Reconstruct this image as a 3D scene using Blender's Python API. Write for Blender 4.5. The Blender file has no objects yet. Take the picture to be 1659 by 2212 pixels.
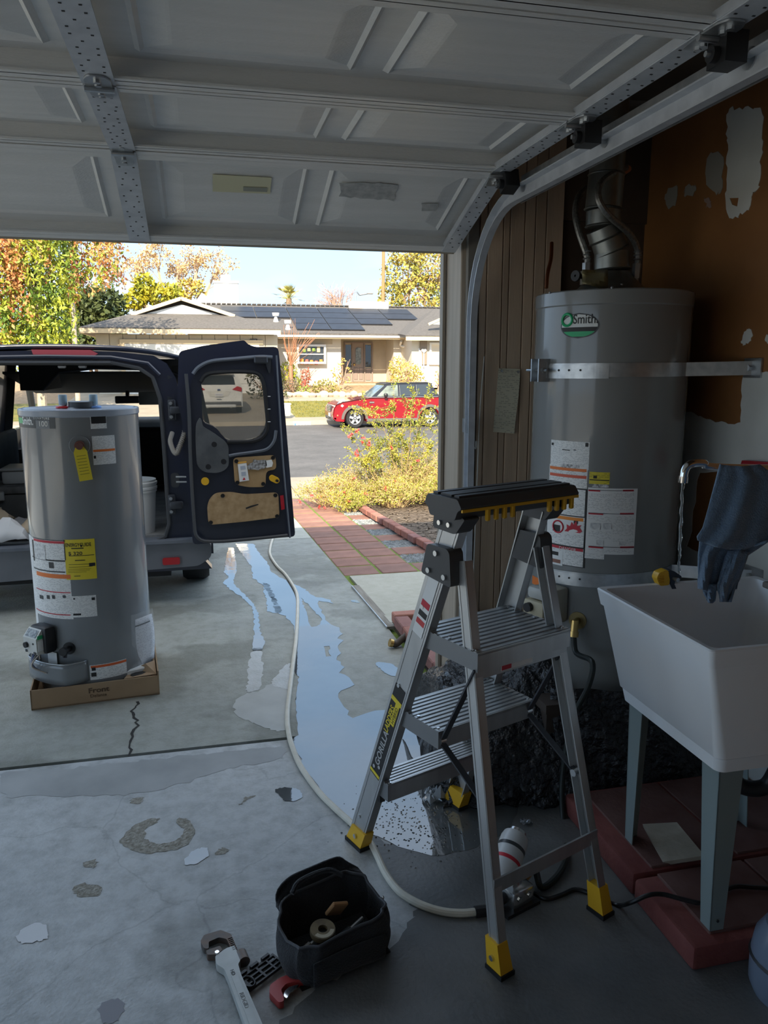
import bpy, bmesh, math, random
import numpy as np
from mathutils import Vector, Matrix, Euler
from mathutils.geometry import tessellate_polygon
random.seed(7); np.random.seed(7)
R = math.radians
scene = bpy.context.scene
col = scene.collection

# ---------------------------------------------------------------- camera, sky, sun, exposure
FPX, CXP, CYP, CAM_H, PITCH, YAW = 1661.0, 829.5, 1106.0, 1.6, R(10.7), R(13.2)
cam_data = bpy.data.cameras.new('camera'); cam = bpy.data.objects.new('camera', cam_data); col.objects.link(cam)
cam.location = (0, 0, CAM_H); cam.rotation_euler = (R(90)-PITCH, 0, -YAW)
cam_data.sensor_width = 36; cam_data.lens = 36*FPX/2212; cam_data.clip_start = .05; cam_data.clip_end = 500
scene.camera = cam
SUN_DIR = Vector((.45, 1.5, -1)).normalized()
world = bpy.data.worlds.new('world'); scene.world = world; world.use_nodes = True
wn = world.node_tree.nodes; wl = world.node_tree.links; wn.clear()
wout = wn.new('ShaderNodeOutputWorld'); wbg = wn.new('ShaderNodeBackground'); wtc = wn.new('ShaderNodeTexCoord')
wsep = wn.new('ShaderNodeSeparateXYZ'); wrp = wn.new('ShaderNodeValToRGB'); wmix = wn.new('ShaderNodeMix'); wns = wn.new('ShaderNodeTexNoise')
wmp = wn.new('ShaderNodeMapping'); wcr = wn.new('ShaderNodeValToRGB')
for e, (p, c) in zip([wrp.color_ramp.elements[0], wrp.color_ramp.elements[1], wrp.color_ramp.elements.new(.18), wrp.color_ramp.elements.new(.45)],
                     [(0, (.60,.78,.98)), (1, (.40,.60,1.0)), (.18, (.44,.69,1.0)), (.45, (.43,.67,1.0))]):
    e.position = p; e.color = (*c, 1)
wmp.inputs['Scale'].default_value = (1.2, 1.2, 5); wns.inputs['Scale'].default_value = 1.6; wns.inputs['Detail'].default_value = 5
wcr.color_ramp.elements[0].position = .5; wcr.color_ramp.elements[0].color = (0,0,0,1); wcr.color_ramp.elements[1].position = .78; wcr.color_ramp.elements[1].color = (.55,.55,.55,1)
wmix.data_type = 'RGBA'; wmix.inputs[7].default_value = (.95,.97,1,1)
wl.new(wtc.outputs['Generated'], wsep.inputs[0]); wl.new(wsep.outputs['Z'], wrp.inputs[0]); wl.new(wtc.outputs['Generated'], wmp.inputs[0]); wl.new(wmp.outputs[0], wns.inputs['Vector'])
wl.new(wns.outputs['Fac'], wcr.inputs[0]); wl.new(wcr.outputs[0], wmix.inputs[0]); wl.new(wrp.outputs[0], wmix.inputs[6])
wbg.inputs['Strength'].default_value = .74
wl.new(wmix.outputs[2], wbg.inputs[0]); wl.new(wbg.outputs[0], wout.inputs[0])
sun_data = bpy.data.lights.new('sun', 'SUN'); sun = bpy.data.objects.new('sun', sun_data); col.objects.link(sun)
sun_data.energy = 4.6; sun_data.angle = R(.55); sun_data.color = (1, .88, .68)
sun.rotation_euler = SUN_DIR.to_track_quat('-Z', 'Y').to_euler(); sun.location = (-4, -12, 12)
vs = scene.view_settings
scene.display_settings.display_device = 'sRGB'
vs.view_transform = 'Standard'; vs.look = 'None'; vs.gamma = 1; vs.use_curve_mapping = False; vs.exposure = 1.22
scene.cycles.max_bounces = 10; scene.cycles.diffuse_bounces = 6; scene.cycles.glossy_bounces = 4
scene.cycles.transparent_max_bounces = 12; scene.cycles.use_denoising = True
scene.cycles.sample_clamp_indirect = 6

# ---------------------------------------------------------------- helpers
_fw = Vector((math.sin(YAW)*math.cos(PITCH), math.cos(YAW)*math.cos(PITCH), -math.sin(PITCH)))
_rt = Vector((math.cos(YAW), -math.sin(YAW), 0)); _up = _rt.cross(_fw); CAM = Vector((0, 0, CAM_H))
def gz(y):                       # the driveway falls to the street
    return 0.0 if y < 4.6 else (-.034*(y-4.6) if y < 13 else -.40)
def ray(x, y): return _fw + _rt*((x-CXP)/FPX) - _up*((y-CYP)/FPX)
def at(x, y, X=None, Y=None, Z=None, D=None):
    d = ray(x, y)
    if X is not None: t = X/d.x
    elif Y is not None: t = Y/d.y
    elif Z is not None: t = (Z-CAM_H)/d.z
    else: t = D
    return CAM + d*t
def onground(x, y):
    p = at(x, y, Z=0)
    for _ in range(12): p = at(x, y, Z=gz(p.y))
    return p
def oncyl(x, y, cx, cy, r):      # where a ray meets an upright cylinder: angle and height
    d = ray(x, y); ax, ay = -cx, -cy
    a = d.x**2+d.y**2; b = 2*(ax*d.x+ay*d.y); c = ax*ax+ay*ay-r*r
    q = max(b*b-4*a*c, 0); t = (-b-math.sqrt(q))/(2*a); p = CAM+d*t
    return math.atan2(p.y-cy, p.x-cx), p.z

MATS = {}
def M(name, c=(.5,.5,.5), rough=.5, metal=0, c2=None, scale=6, bump=0, bscale=60, spec=.5, coat=0, trans=0,
      ior=1.45, emit=None, estr=0, alpha=1, lo=.35, hi=.65, detail=4, stretch=(1,1,1), rvar=0, sheen=0, bdist=.01):
    if name in MATS: return MATS[name]
    m = bpy.data.materials.new(name); m.use_nodes = True; nt = m.node_tree; b = nt.nodes['Principled BSDF']
    b.inputs['Roughness'].default_value = rough; b.inputs['Metallic'].default_value = metal
    b.inputs['Specular IOR Level'].default_value = spec; b.inputs['IOR'].default_value = ior
    b.inputs['Coat Weight'].default_value = coat; b.inputs['Coat Roughness'].default_value = .05
    b.inputs['Transmission Weight'].default_value = trans; b.inputs['Alpha'].default_value = alpha
    b.inputs['Sheen Weight'].default_value = sheen
    b.inputs['Base Color'].default_value = (*c, 1)
    if emit: b.inputs['Emission Color'].default_value = (*emit, 1); b.inputs['Emission Strength'].default_value = estr
    tc = nt.nodes.new('ShaderNodeTexCoord'); mp = nt.nodes.new('ShaderNodeMapping'); mp.inputs['Scale'].default_value = stretch
    nt.links.new(tc.outputs['Object'], mp.inputs[0])
    if c2:
        n = nt.nodes.new('ShaderNodeTexNoise'); n.inputs['Scale'].default_value = scale; n.inputs['Detail'].default_value = detail
        rp = nt.nodes.new('ShaderNodeValToRGB'); rp.color_ramp.elements[0].position = lo; rp.color_ramp.elements[1].position = hi
        rp.color_ramp.elements[0].color = (*c, 1); rp.color_ramp.elements[1].color = (*c2, 1)
        nt.links.new(mp.outputs[0], n.inputs['Vector']); nt.links.new(n.outputs['Fac'], rp.inputs[0]); nt.links.new(rp.outputs[0], b.inputs['Base Color'])
        if rvar:
            mr = nt.nodes.new('ShaderNodeMapRange'); mr.inputs['To Min'].default_value = rough-rvar; mr.inputs['To Max'].default_value = rough+rvar
            nt.links.new(n.outputs['Fac'], mr.inputs[0]); nt.links.new(mr.outputs[0], b.inputs['Roughness'])
    if bump:
        n2 = nt.nodes.new('ShaderNodeTexNoise'); n2.inputs['Scale'].default_value = bscale; n2.inputs['Detail'].default_value = 5
        bp = nt.nodes.new('ShaderNodeBump'); bp.inputs['Strength'].default_value = bump; bp.inputs['Distance'].default_value = bdist
        nt.links.new(mp.outputs[0], n2.inputs['Vector']); nt.links.new(n2.outputs['Fac'], bp.inputs['Height']); nt.links.new(bp.outputs[0], b.inputs['Normal'])
    MATS[name] = m
    return m

def concrete_mat(name, c, c2, c3, rough=.6, crack=0, damp=None):
    """Poured slab: mottled tone, fine pitting, hair cracks, damp darker drift marks."""
    m = M(name, c, rough, c2=c2, scale=1.6, bump=.25, bscale=90, lo=.3, hi=.7, detail=8)
    nt = m.node_tree; b = nt.nodes['Principled BSDF']; L = nt.links; N = nt.nodes.new
    src = b.inputs['Base Color'].links[0].from_socket
    geo = N('ShaderNodeNewGeometry')
    n = N('ShaderNodeTexNoise'); n.inputs['Scale'].default_value = 14; n.inputs['Detail'].default_value = 10; n.inputs['Roughness'].default_value = .7
    rp = N('ShaderNodeValToRGB'); rp.color_ramp.elements[0].position = .42; rp.color_ramp.elements[1].position = .72
    rp.color_ramp.elements[0].color = (1,1,1,1); rp.color_ramp.elements[1].color = (*c3, 1)
    mx = N('ShaderNodeMix'); mx.data_type = 'RGBA'; mx.blend_type = 'MULTIPLY'; mx.inputs[0].default_value = 1
    L.new(geo.outputs['Position'], n.inputs['Vector']); L.new(n.outputs['Fac'], rp.inputs[0])
    L.new(src, mx.inputs[6]); L.new(rp.outputs[0], mx.inputs[7]); out = mx.outputs[2]
    if crack:
        wn_ = N('ShaderNodeTexNoise'); wn_.inputs['Scale'].default_value = 5; wn_.inputs['Detail'].default_value = 8
        ad = N('ShaderNodeMix'); ad.data_type = 'VECTOR'; ad.inputs[0].default_value = .16
        L.new(geo.outputs['Position'], wn_.inputs['Vector']); L.new(geo.outputs['Position'], ad.inputs[4]); L.new(wn_.outputs['Color'], ad.inputs[5])
        v = N('ShaderNodeTexVoronoi'); v.feature = 'DISTANCE_TO_EDGE'; v.inputs['Scale'].default_value = crack
        L.new(ad.outputs[1], v.inputs['Vector'])
        r2 = N('ShaderNodeValToRGB'); r2.color_ramp.elements[0].position = 0; r2.color_ramp.elements[0].color = (.8,.8,.8,1)
        r2.color_ramp.elements[1].position = .006; r2.color_ramp.elements[1].color = (1,1,1,1)
        L.new(v.outputs['Distance'], r2.inputs[0])
        m2 = N('ShaderNodeMix'); m2.data_type = 'RGBA'; m2.blend_type = 'MULTIPLY'; m2.inputs[0].default_value = 1
        L.new(out, m2.inputs[6]); L.new(r2.outputs[0], m2.inputs[7]); out = m2.outputs[2]
    if damp:
        dn = N('ShaderNodeTexNoise'); dn.inputs['Scale'].default_value = .9; dn.inputs['Detail'].default_value = 6; dn.inputs['Roughness'].default_value = .55
        L.new(geo.outputs['Position'], dn.inputs['Vector'])
        r3 = N('ShaderNodeValToRGB'); r3.color_ramp.elements[0].position = damp-.02; r3.color_ramp.elements[1].position = damp+.02
        r3.color_ramp.elements[0].color = (1,1,1,1); r3.color_ramp.elements[1].color = (.72,.72,.7,1)
        L.new(dn.outputs['Fac'], r3.inputs[0])
        m3 = N('ShaderNodeMix'); m3.data_type = 'RGBA'; m3.blend_type = 'MULTIPLY'; m3.inputs[0].default_value = 1
        L.new(out, m3.inputs[6]); L.new(r3.outputs[0], m3.inputs[7]); out = m3.outputs[2]
    L.new(out, b.inputs['Base Color'])
    return m

def print_mat(name, paper=(.82,.82,.8), ink=(.12,.12,.13), row=.0052, word=.014, dens=.5):
    """Paper with rows of small printed words (flat print), in the label's own UV metres."""
    if name in MATS: return MATS[name]
    m = M(name, paper, .45); nt = m.node_tree; N = nt.nodes.new; L = nt.links; b = nt.nodes['Principled BSDF']
    uv = N('ShaderNodeTexCoord'); br = N('ShaderNodeTexBrick')
    br.inputs['Scale'].default_value = 1; br.inputs['Brick Width'].default_value = word; br.inputs['Row Height'].default_value = row
    br.inputs['Mortar Size'].default_value = row*.34; br.inputs['Mortar Smooth'].default_value = .1; br.offset = .37; br.squash = .7; br.squash_frequency = 3
    br.inputs['Color1'].default_value = (1,1,1,1); br.inputs['Color2'].default_value = (0,0,0,1); br.inputs['Mortar'].default_value = (1,1,1,1)
    rp = N('ShaderNodeValToRGB'); rp.color_ramp.elements[0].position = dens; rp.color_ramp.elements[1].position = dens+.05
    mid = tuple(i*.55+p*.45 for i, p in zip(ink, paper))
    rp.color_ramp.elements[0].color = (*mid, 1); rp.color_ramp.elements[1].color = (*paper, 1)
    L.new(uv.outputs['UV'], br.inputs['Vector']); L.new(br.outputs['Color'], rp.inputs[0]); L.new(rp.outputs[0], b.inputs['Base Color'])
    return m

WM = {}
def wm(o): return WM.get(o.name, Matrix.Identity(4)) if o else Matrix.Identity(4)
def tag(o, label=None, cat=None, group=None, kind=None):
    if label: o['label'] = label
    if cat: o['category'] = cat
    if group: o['group'] = group
    if kind: o['kind'] = kind
    return o
def thing(name, label, cat, loc=(0,0,0), rz=0, group=None, rx=0, ry=0, kind=None, s=1):
    o = bpy.data.objects.new(name, None); col.objects.link(o); o.empty_display_size = .1
    o.location = loc; o.rotation_euler = (rx, ry, rz); o.scale = (s, s, s)
    WM[o.name] = Matrix.Translation(loc) @ Euler((rx, ry, rz)).to_matrix().to_4x4() @ Matrix.Scale(s, 4)
    return tag(o, label, cat, group, kind)
def setting(name, loc=(0,0,0)):
    return thing(name, None, None, loc, kind='structure')
def dup(root, loc, rz=None, label=None, group=None):
    def cp(o, par):
        c = o.copy(); col.objects.link(c); c.parent = par
        for ch in kids.get(o.name, []): cp(ch, c)
        return c
    kids = {}
    for o in bpy.data.objects:
        if o.parent: kids.setdefault(o.parent.name, []).append(o)
    r = cp(root, None); r.location = loc
    if rz is not None: r.rotation_euler.z = rz
    WM[r.name] = Matrix.Translation(loc) @ r.rotation_euler.to_matrix().to_4x4()
    if label: r['label'] = label
    if group: r['group'] = group
    return r

def frame(o, x, y):              # matrix: local x axis, y axis, z = x cross y, at o
    x = Vector(x).normalized(); z = x.cross(Vector(y)).normalized(); y = z.cross(x)
    m = Matrix((x, y, z)).transposed().to_4x4(); m.translation = Vector(o); return m
XZ = lambda o: frame(o, (1,0,0), (0,0,1))      # drawing plane facing the camera side (-Y is its front)

class MB:
    def __init__(s, m=None): s.v = []; s.f = []; s.m = m or Matrix.Identity(4)
    def add(s, vs, fs, m=None):
        k = len(s.v); mm = s.m @ m if m else s.m
        s.v += [mm @ Vector(p) for p in vs]; s.f += [tuple(i+k for i in f) for f in fs]; return s
    def box(s, c, d, m=None, taper=1, tx=None):
        x, y, z = d[0]/2, d[1]/2, d[2]/2; c = Vector(c); t = taper; u = t if tx is None else tx
        vs = [(-x,-y,-z),(x,-y,-z),(x,y,-z),(-x,y,-z),(-x*u,-y*t,z),(x*u,-y*t,z),(x*u,y*t,z),(-x*u,y*t,z)]
        return s.add([c+Vector(p) if not m else c+(m.to_3x3() @ Vector(p)) for p in vs], [(0,3,2,1),(4,5,6,7),(0,1,5,4),(1,2,6,5),(2,3,7,6),(3,0,4,7)])
    def rbox(s, c, d, r=.005, seg=2, m=None):
        bm = bmesh.new(); bmesh.ops.create_cube(bm, size=1)
        for v in bm.verts: v.co = Vector((v.co.x*d[0], v.co.y*d[1], v.co.z*d[2]))
        bmesh.ops.bevel(bm, geom=bm.edges[:], offset=min(r, min(d)*.49), segments=seg, profile=.5, affect='EDGES')
        bm.verts.index_update(); c = Vector(c); r3 = m.to_3x3() if m else None
        s.add([c+(r3 @ v.co if m else v.co) for v in bm.verts], [[v.index for v in f.verts] for f in bm.faces]); bm.free(); return s
    def beam(s, a, b, w, h, up=(0,0,1), ext=0):
        a, b = Vector(a), Vector(b); y = (b-a).normalized(); a = a-y*ext; b = b+y*ext
        x = y.cross(Vector(up))
        if x.length < 1e-4: x = Vector((1,0,0))
        x.normalize(); z = x.cross(y); hw, hh = x*w/2, z*h/2
        return s.add([a-hw-hh,a+hw-hh,a+hw+hh,a-hw+hh,b-hw-hh,b+hw-hh,b+hw+hh,b-hw+hh], [(0,1,2,3),(7,6,5,4),(0,4,5,1),(1,5,6,2),(2,6,7,3),(3,7,4,0)])
    def cyl(s, a, b, r0, r1=None, n=16, cap=True):
        a, b = Vector(a), Vector(b); r1 = r0 if r1 is None else r1; d = (b-a).normalized()
        x = d.orthogonal().normalized(); y = d.cross(x); vs = []
        for p, r in ((a, r0), (b, r1)):
            vs += [p+(x*math.cos(2*math.pi*i/n)+y*math.sin(2*math.pi*i/n))*r for i in range(n)]
        fs = [(i, (i+1)%n, n+(i+1)%n, n+i) for i in range(n)]
        if cap: fs += [tuple(range(n-1,-1,-1)), tuple(range(n,2*n))]
        return s.add(vs, fs)
    def tube(s, pts, r, n=8, cap=True, flat=1):
        pts = [Vector(p) for p in pts]; K = len(pts); rr = r if isinstance(r, (list, tuple)) else [r]*K
        t0 = (pts[1]-pts[0]).normalized(); x = t0.orthogonal().normalized(); vs = []
        for i, p in enumerate(pts):
            t = (pts[min(i+1,K-1)]-pts[max(i-1,0)]).normalized(); x = (x-t*x.dot(t)).normalized(); y = t.cross(x)
            vs += [p+(x*math.cos(2*math.pi*k/n)+y*math.sin(2*math.pi*k/n)*flat)*rr[i] for k in range(n)]
        fs = [(i*n+k, i*n+(k+1)%n, (i+1)*n+(k+1)%n, (i+1)*n+k) for i in range(K-1) for k in range(n)]
        if cap: fs += [tuple(range(n-1,-1,-1)), tuple(range((K-1)*n, K*n))]
        return s.add(vs, fs)
    def lathe(s, prof, n=32, c=(0,0,0), m=None, a0=0, a1=2*math.pi):
        full = abs(a1-a0-2*math.pi) < 1e-6; k = n if full else n+1; vs = []
        for r, z in prof:
            vs += [Vector(c)+Vector((r*math.cos(a0+(a1-a0)*i/n), r*math.sin(a0+(a1-a0)*i/n), z)) for i in range(k)]
        fs = []
        for j in range(len(prof)-1):
            for i in range(n):
                i2 = (i+1) % k; fs.append((j*k+i, j*k+i2, (j+1)*k+i2, (j+1)*k+i))
        return s.add(vs, fs, m)
    def prism(s, poly, d, m=None, holes=(), z0=0):
        """2D outline (with holes) drawn in the frame m, from z0 to z0+d."""
        loops = [list(poly)]+[list(h) for h in holes]; flat = [p for l in loops for p in l]
        if holes: tris = [tuple(t) for t in tessellate_polygon([[Vector((p[0],p[1],0)) for p in l] for l in loops])]
        else:
            tris = [tuple(range(len(flat)))] if len(flat) < 5 else [tuple(t) for t in tessellate_polygon([[Vector((p[0],p[1],0)) for p in flat]])]
        n = len(flat); vs = [(p[0],p[1],z0) for p in flat]+[(p[0],p[1],z0+d) for p in flat]; fs = []
        for t in tris:
            a = sum(flat[t[i]][0]*flat[t[(i+1)%len(t)]][1]-flat[t[(i+1)%len(t)]][0]*flat[t[i]][1] for i in range(len(t)))
            t = t if a > 0 else t[::-1]
            fs += [tuple(i+n for i in t), tuple(t[::-1])]
        k = 0
        for q, l in enumerate(loops):
            a = sum(l[i][0]*l[(i+1)%len(l)][1]-l[(i+1)%len(l)][0]*l[i][1] for i in range(len(l))); flip = (a < 0) != (q > 0)
            for i in range(len(l)):
                f = (k+i, k+(i+1)%len(l), n+k+(i+1)%len(l), n+k+i); fs.append(f[::-1] if flip else f)
            k += len(l)
        return s.add(vs, fs, m)
    def grid(s, fn, nu, nv, cu=False, cv=False):
        ku = nu if cu else nu+1; kv = nv if cv else nv+1
        vs = [fn(i/nu, j/nv) for i in range(ku) for j in range(kv)]
        fs = [(i*kv+j, ((i+1)%ku)*kv+j, ((i+1)%ku)*kv+(j+1)%kv, i*kv+(j+1)%kv) for i in range(nu) for j in range(nv)]
        return s.add(vs, fs)
    def ball(s, c, r, n=12, sc=(1,1,1)):
        c = Vector(c)
        return s.grid(lambda u, v: c+Vector((r*sc[0]*math.sin(math.pi*min(max(v,.004),.996))*math.cos(2*math.pi*u), r*sc[1]*math.sin(math.pi*min(max(v,.004),.996))*math.sin(2*math.pi*u), r*sc[2]*math.cos(math.pi*v))), n, max(4,n//2), cu=True)
    def build(s, name, mat, parent=None, label=None, cat=None, group=None, kind=None, smooth=35, world=True, uv=None, solid=0):
        vs = s.v
        if parent:
            root = parent
            while root.parent: root = root.parent
            inv = wm(parent).inverted() @ (Matrix.Identity(4) if world else wm(root)); vs = [inv @ p for p in vs]
        a = np.array([tuple(p) for p in vs]); lo, hi = a.min(0), a.max(0)
        o0 = np.array([(lo[0]+hi[0])/2, (lo[1]+hi[1])/2, lo[2]]); a = a-o0
        me = bpy.data.meshes.new(name); me.from_pydata(a.tolist(), [], s.f)
        mats = mat if isinstance(mat, (list, tuple)) else [mat]
        for q in mats: me.materials.append(q)
        if smooth:
            me.polygons.foreach_set('use_smooth', [True]*len(me.polygons)); me.set_sharp_from_angle(angle=R(smooth))
        if uv:
            ul = me.uv_layers.new(name='uv')
            for lp in me.loops: ul.data[lp.index].uv = uv[lp.vertex_index]
        me.update()
        o = bpy.data.objects.new(name, me); col.objects.link(o); o.location = o0.tolist(); o.parent = parent
        WM[o.name] = wm(parent) @ Matrix.Translation(o0.tolist()) if parent else Matrix.Translation(o0.tolist())
        if solid: md = o.modifiers.new('solid', 'SOLIDIFY'); md.thickness = solid; md.offset = 0
        return tag(o, label, cat, group, kind)

def text(name, s, size, mat, parent, m=None, warp=None, extrude=.0004, align='LEFT', bold=0, sx=1, spacing=1):
    cu = bpy.data.curves.new('lettering', 'FONT'); cu.body = s; cu.size = size; cu.extrude = extrude; cu.align_x = align
    cu.offset = bold; cu.resolution_u = 3; cu.space_character = spacing
    ob = bpy.data.objects.new('lettering', cu)
    me = bpy.data.meshes.new_from_object(ob); bpy.data.objects.remove(ob); bpy.data.curves.remove(cu)
    vs = [Vector((v.co.x*sx, v.co.y, v.co.z)) for v in me.vertices]; fs = [tuple(p.vertices) for p in me.polygons]
    bpy.data.meshes.remove(me)
    if m: vs = [m @ v for v in vs]
    if warp: vs = [warp(v) for v in vs]
    b = MB(); b.v = vs; b.f = fs
    return b.build(name, mat, parent, smooth=0)

def spline(pts, n=8):            # smooth path through points
    P = [Vector(p) for p in pts]; P = [P[0]*2-P[1]]+P+[P[-1]*2-P[-2]]; out = []
    for i in range(1, len(P)-2):
        for k in range(n):
            t = k/n; a, b, c, d = P[i-1:i+3]
            out.append(.5*((2*b)+(c-a)*t+(2*a-5*b+4*c-d)*t*t+(3*b-a-3*c+d)*t**3))
    return out+[P[-2]]
def rrect(w, h, r, n=4, cx=0, cy=0):
    out = []
    for x, y, a in ((w/2-r,h/2-r,0),(-w/2+r,h/2-r,90),(-w/2+r,-h/2+r,180),(w/2-r,-h/2+r,270)):
        out += [(cx+x+r*math.cos(R(a+90*i/n)), cy+y+r*math.sin(R(a+90*i/n))) for i in range(n+1)]
    return out
def rpoly(pts, r, n=3):          # round the corners of an outline
    out = []; K = len(pts)
    for i in range(K):
        p = Vector(pts[i][:2]); a = Vector(pts[i-1][:2]); b = Vector(pts[(i+1)%K][:2]); rr = pts[i][2] if len(pts[i]) > 2 else r
        da, db = a-p, b-p; k = min(rr, da.length*.48, db.length*.48)
        s, e = p+da.normalized()*k, p+db.normalized()*k
        for j in range(n+1):
            t = j/n; q = s*(1-t)**2+p*2*t*(1-t)+e*t*t; out.append((q.x, q.y))
    return out
def jag(pts, amp, step, seed=1): # ragged closed outline
    rnd = random.Random(seed); out = []
    for i in range(len(pts)):
        a, b = Vector(pts[i]), Vector(pts[(i+1)%len(pts)]); n = max(1, int((b-a).length/step))
        for k in range(n):
            p = a.lerp(b, k/n); out.append((p.x+rnd.uniform(-amp,amp), p.y+rnd.uniform(-amp,amp)))
    return out

# ---------------------------------------------------------------- shared materials
galv = M('galvanised steel', (.55,.57,.58), .38, .9, c2=(.42,.44,.46), scale=25, rvar=.08)
chrome = M('chrome', (.8,.8,.8), .08, 1)
alu = M('brushed aluminium', (.62,.62,.61), .36, .85, c2=(.52,.52,.52), scale=30, stretch=(1,1,.1))
black_plastic = M('black plastic', (.02,.02,.022), .42)
grey_plastic = M('dark grey plastic', (.07,.072,.075), .45)
black_rubber = M('black rubber', (.015,.015,.016), .65)
yellow_plastic = M('yellow plastic', (.78,.44,.025), .4)
white_paint = M('white paint', (.78,.77,.73), .5)
paper = M('white paper', (.82,.82,.8), .55)
ink = M('black ink', (.02,.02,.02), .5)
red_ink = M('red ink', (.55,.03,.05), .5)
orange_ink = M('orange ink', (.8,.2,.04), .5)
yellow_ink = M('yellow ink', (.78,.62,.04), .5)
brass = M('brass', (.6,.42,.16), .3, 1)
copper = M('copper', (.55,.22,.12), .35, 1)
printed = print_mat('fine print')
printed_small = print_mat('finer print', row=.0036, word=.01, dens=.55)
clear_plastic = M('clear plastic', (.9,.92,.93), .06, alpha=.22, spec=.6)
# ================================================================ the garage shell
XR, YW, XL, YB, YO = 1.95, 3.22, -4.5, -3.2, 3.46      # right wall, front wall inside, left wall, back wall, front wall outside
JX = 1.09                                               # right jamb of the opening
floor_mat = concrete_mat('garage slab concrete', (.40,.422,.432), (.55,.572,.58), (.66,.66,.65), .5, crack=1.6, damp=.56)
MB().box(((XL+XR)/2, (YB+3.128)/2, -.06), (XR-XL+.4, 3.128-YB, .12)).build('floor', floor_mat, kind='structure')
wall_mat = M('brown fibreboard', (.20,.085,.028), .6, c2=(.30,.135,.045), scale=2.2, bump=.15, bscale=14)
dark_wall = M('dark stained wallboard', (.075,.055,.042), .75, c2=(.11,.08,.058), scale=3)
inner_wall = M('unpainted drywall', (.42,.36,.29), .8, c2=(.5,.44,.37), scale=3)
ceil_mat = M('dark ceiling boards', (.14,.11,.085), .8, c2=(.2,.16,.12), scale=2)
wr = setting('wall_right', (XR, 0, 0))
MB().box((XR+.06, (YB+YO)/2, 1.35), (.12, YO-YB, 2.7)).build('wallboard', wall_mat, wr)
wlf = setting('wall_left', (XL, 0, 0))             # unseen opening and yard beyond, added to bring in more daylight
for y0, y1, za, zb in ((YB,-2.7,0,2.7),(2.6,YO,0,2.7),(-2.7,2.6,2.3,2.7)): MB().box((XL-.06, (y0+y1)/2, (za+zb)/2), (.12, y1-y0, zb-za)).build('wallboard', inner_wall, wlf)
MB().box((XL-4.1, -1, -.08), (8, 16, .12)).build('side_yard', concrete_mat('yard concrete', (.5,.5,.47), (.58,.58,.54), (.85,.85,.82), .8), kind='structure')
MB().box(((XL+XR)/2, YB-.06, 1.35), (XR-XL, .12, 2.7)).build('wall_back', inner_wall, kind='structure')
MB().box(((XL+XR)/2, (YB+YO)/2, 2.76), (XR-XL+.24, YO-YB+.24, .08)).build('ceiling', ceil_mat, kind='structure')
# front wall: header, right pier, left pier
wf = setting('wall_front', (JX, YW, 0))
MB().box(((XL+XR)/2, (YW+YO)/2, 2.48), (XR-XL, YO-YW, .52)).build('header', dark_wall, wf)
MB().box(((JX+.06+XR)/2, (YW+YO)/2, 1.11), (XR-JX-.06, YO-YW-.03, 2.22)).build('pier', dark_wall, wf)
MB().box((XL+.15, (YW+YO)/2, 1.11), (.3, YO-YW, 2.22)).build('pier', dark_wall, wf)
stucco = M('tan stucco', (.5,.42,.33), .85, bump=.4, bscale=120)
MB().box(((XL+XR)/2, YO+.02, 2.5), (XR-XL+.5, .04, .5)).build('stucco_band', stucco, wf)
MB().box(((JX+.06+XR+.2)/2, YO+.02, 1.12), (XR-JX+.14, .04, 2.24)).build('stucco_band', stucco, wf)
board_mats = [M('brown panel board %d' % i, c, .6, c2=tuple(x*1.25 for x in c), scale=3, stretch=(6,6,.4), bump=.1, bscale=30)
              for i, c in enumerate([(.56,.43,.31), (.60,.46,.33), (.51,.39,.28)])]
x = JX+.075; k = 0
for w in (.035,.07,.03,.066,.048,.05,.08):
    MB().rbox((x+w/2, YW-.008, 1.36), (w-.004, .02, 2.7), .002, 1).build('panel_board', board_mats[k%3], wf); x += w; k += 1
jamb_mat = M('weathered tan jamb wood', (.42,.35,.27), .65, c2=(.5,.42,.33), scale=4, stretch=(8,8,.5))
jt = setting('trim_1', (JX, YW, 0))
MB().rbox((JX+.03, (YW+YO)/2+.03, 1.11), (.06, YO-YW+.06, 2.22), .004, 1).build('jamb_board', jamb_mat, jt)
MB().rbox((JX+.045, YW-.012, 1.11), (.05, .03, 2.22), .003, 1).build('jamb_stop', M('grey jamb wood', (.25,.23,.2), .65), jt)
MB().box((JX-.012, YO-.03, 1.11), (.012, .035, 2.2)).build('weather_strip', M('vinyl weather strip', (.34,.29,.23), .5), jt)
# the roof over the garage with its eave (it shades the drive)
roof_mat = M('grey roof shingle', (.16,.15,.145), .85, c2=(.24,.23,.22), scale=30)
rf = setting('trim_2', (0, 3.9, 2.64))
b = MB()
b.add([(-5.3,3.86,2.62),(7,3.86,2.62),(7,-3.5,4.1),(-5.3,-3.5,4.1),(-5.3,3.86,2.74),(7,3.86,2.74),(7,-3.5,4.22),(-5.3,-3.5,4.22)], [(0,1,2,3),(7,6,5,4),(0,4,5,1),(1,5,6,2),(2,6,7,3),(3,7,4,0)])
b.build('roof_slope', roof_mat, rf)
MB().add([(-5.3,-3.5,4.1),(7,-3.5,4.1),(7,-10,2.8),(-5.3,-10,2.8),(-5.3,-3.5,4.22),(7,-3.5,4.22),(7,-10,2.9),(-5.3,-10,2.9)], [(0,1,2,3),(7,6,5,4),(0,4,5,1),(1,5,6,2),(2,6,7,3),(3,7,4,0)]).build('roof_slope', roof_mat, rf)
MB().box((.85, 3.88, 2.66), (12.3, .05, .16)).build('fascia', stucco, rf)
MB().box((4.5, YO-.2, 1.3), (4.6, .12, 2.6)).build('wall_side', stucco, kind='structure')

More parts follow.
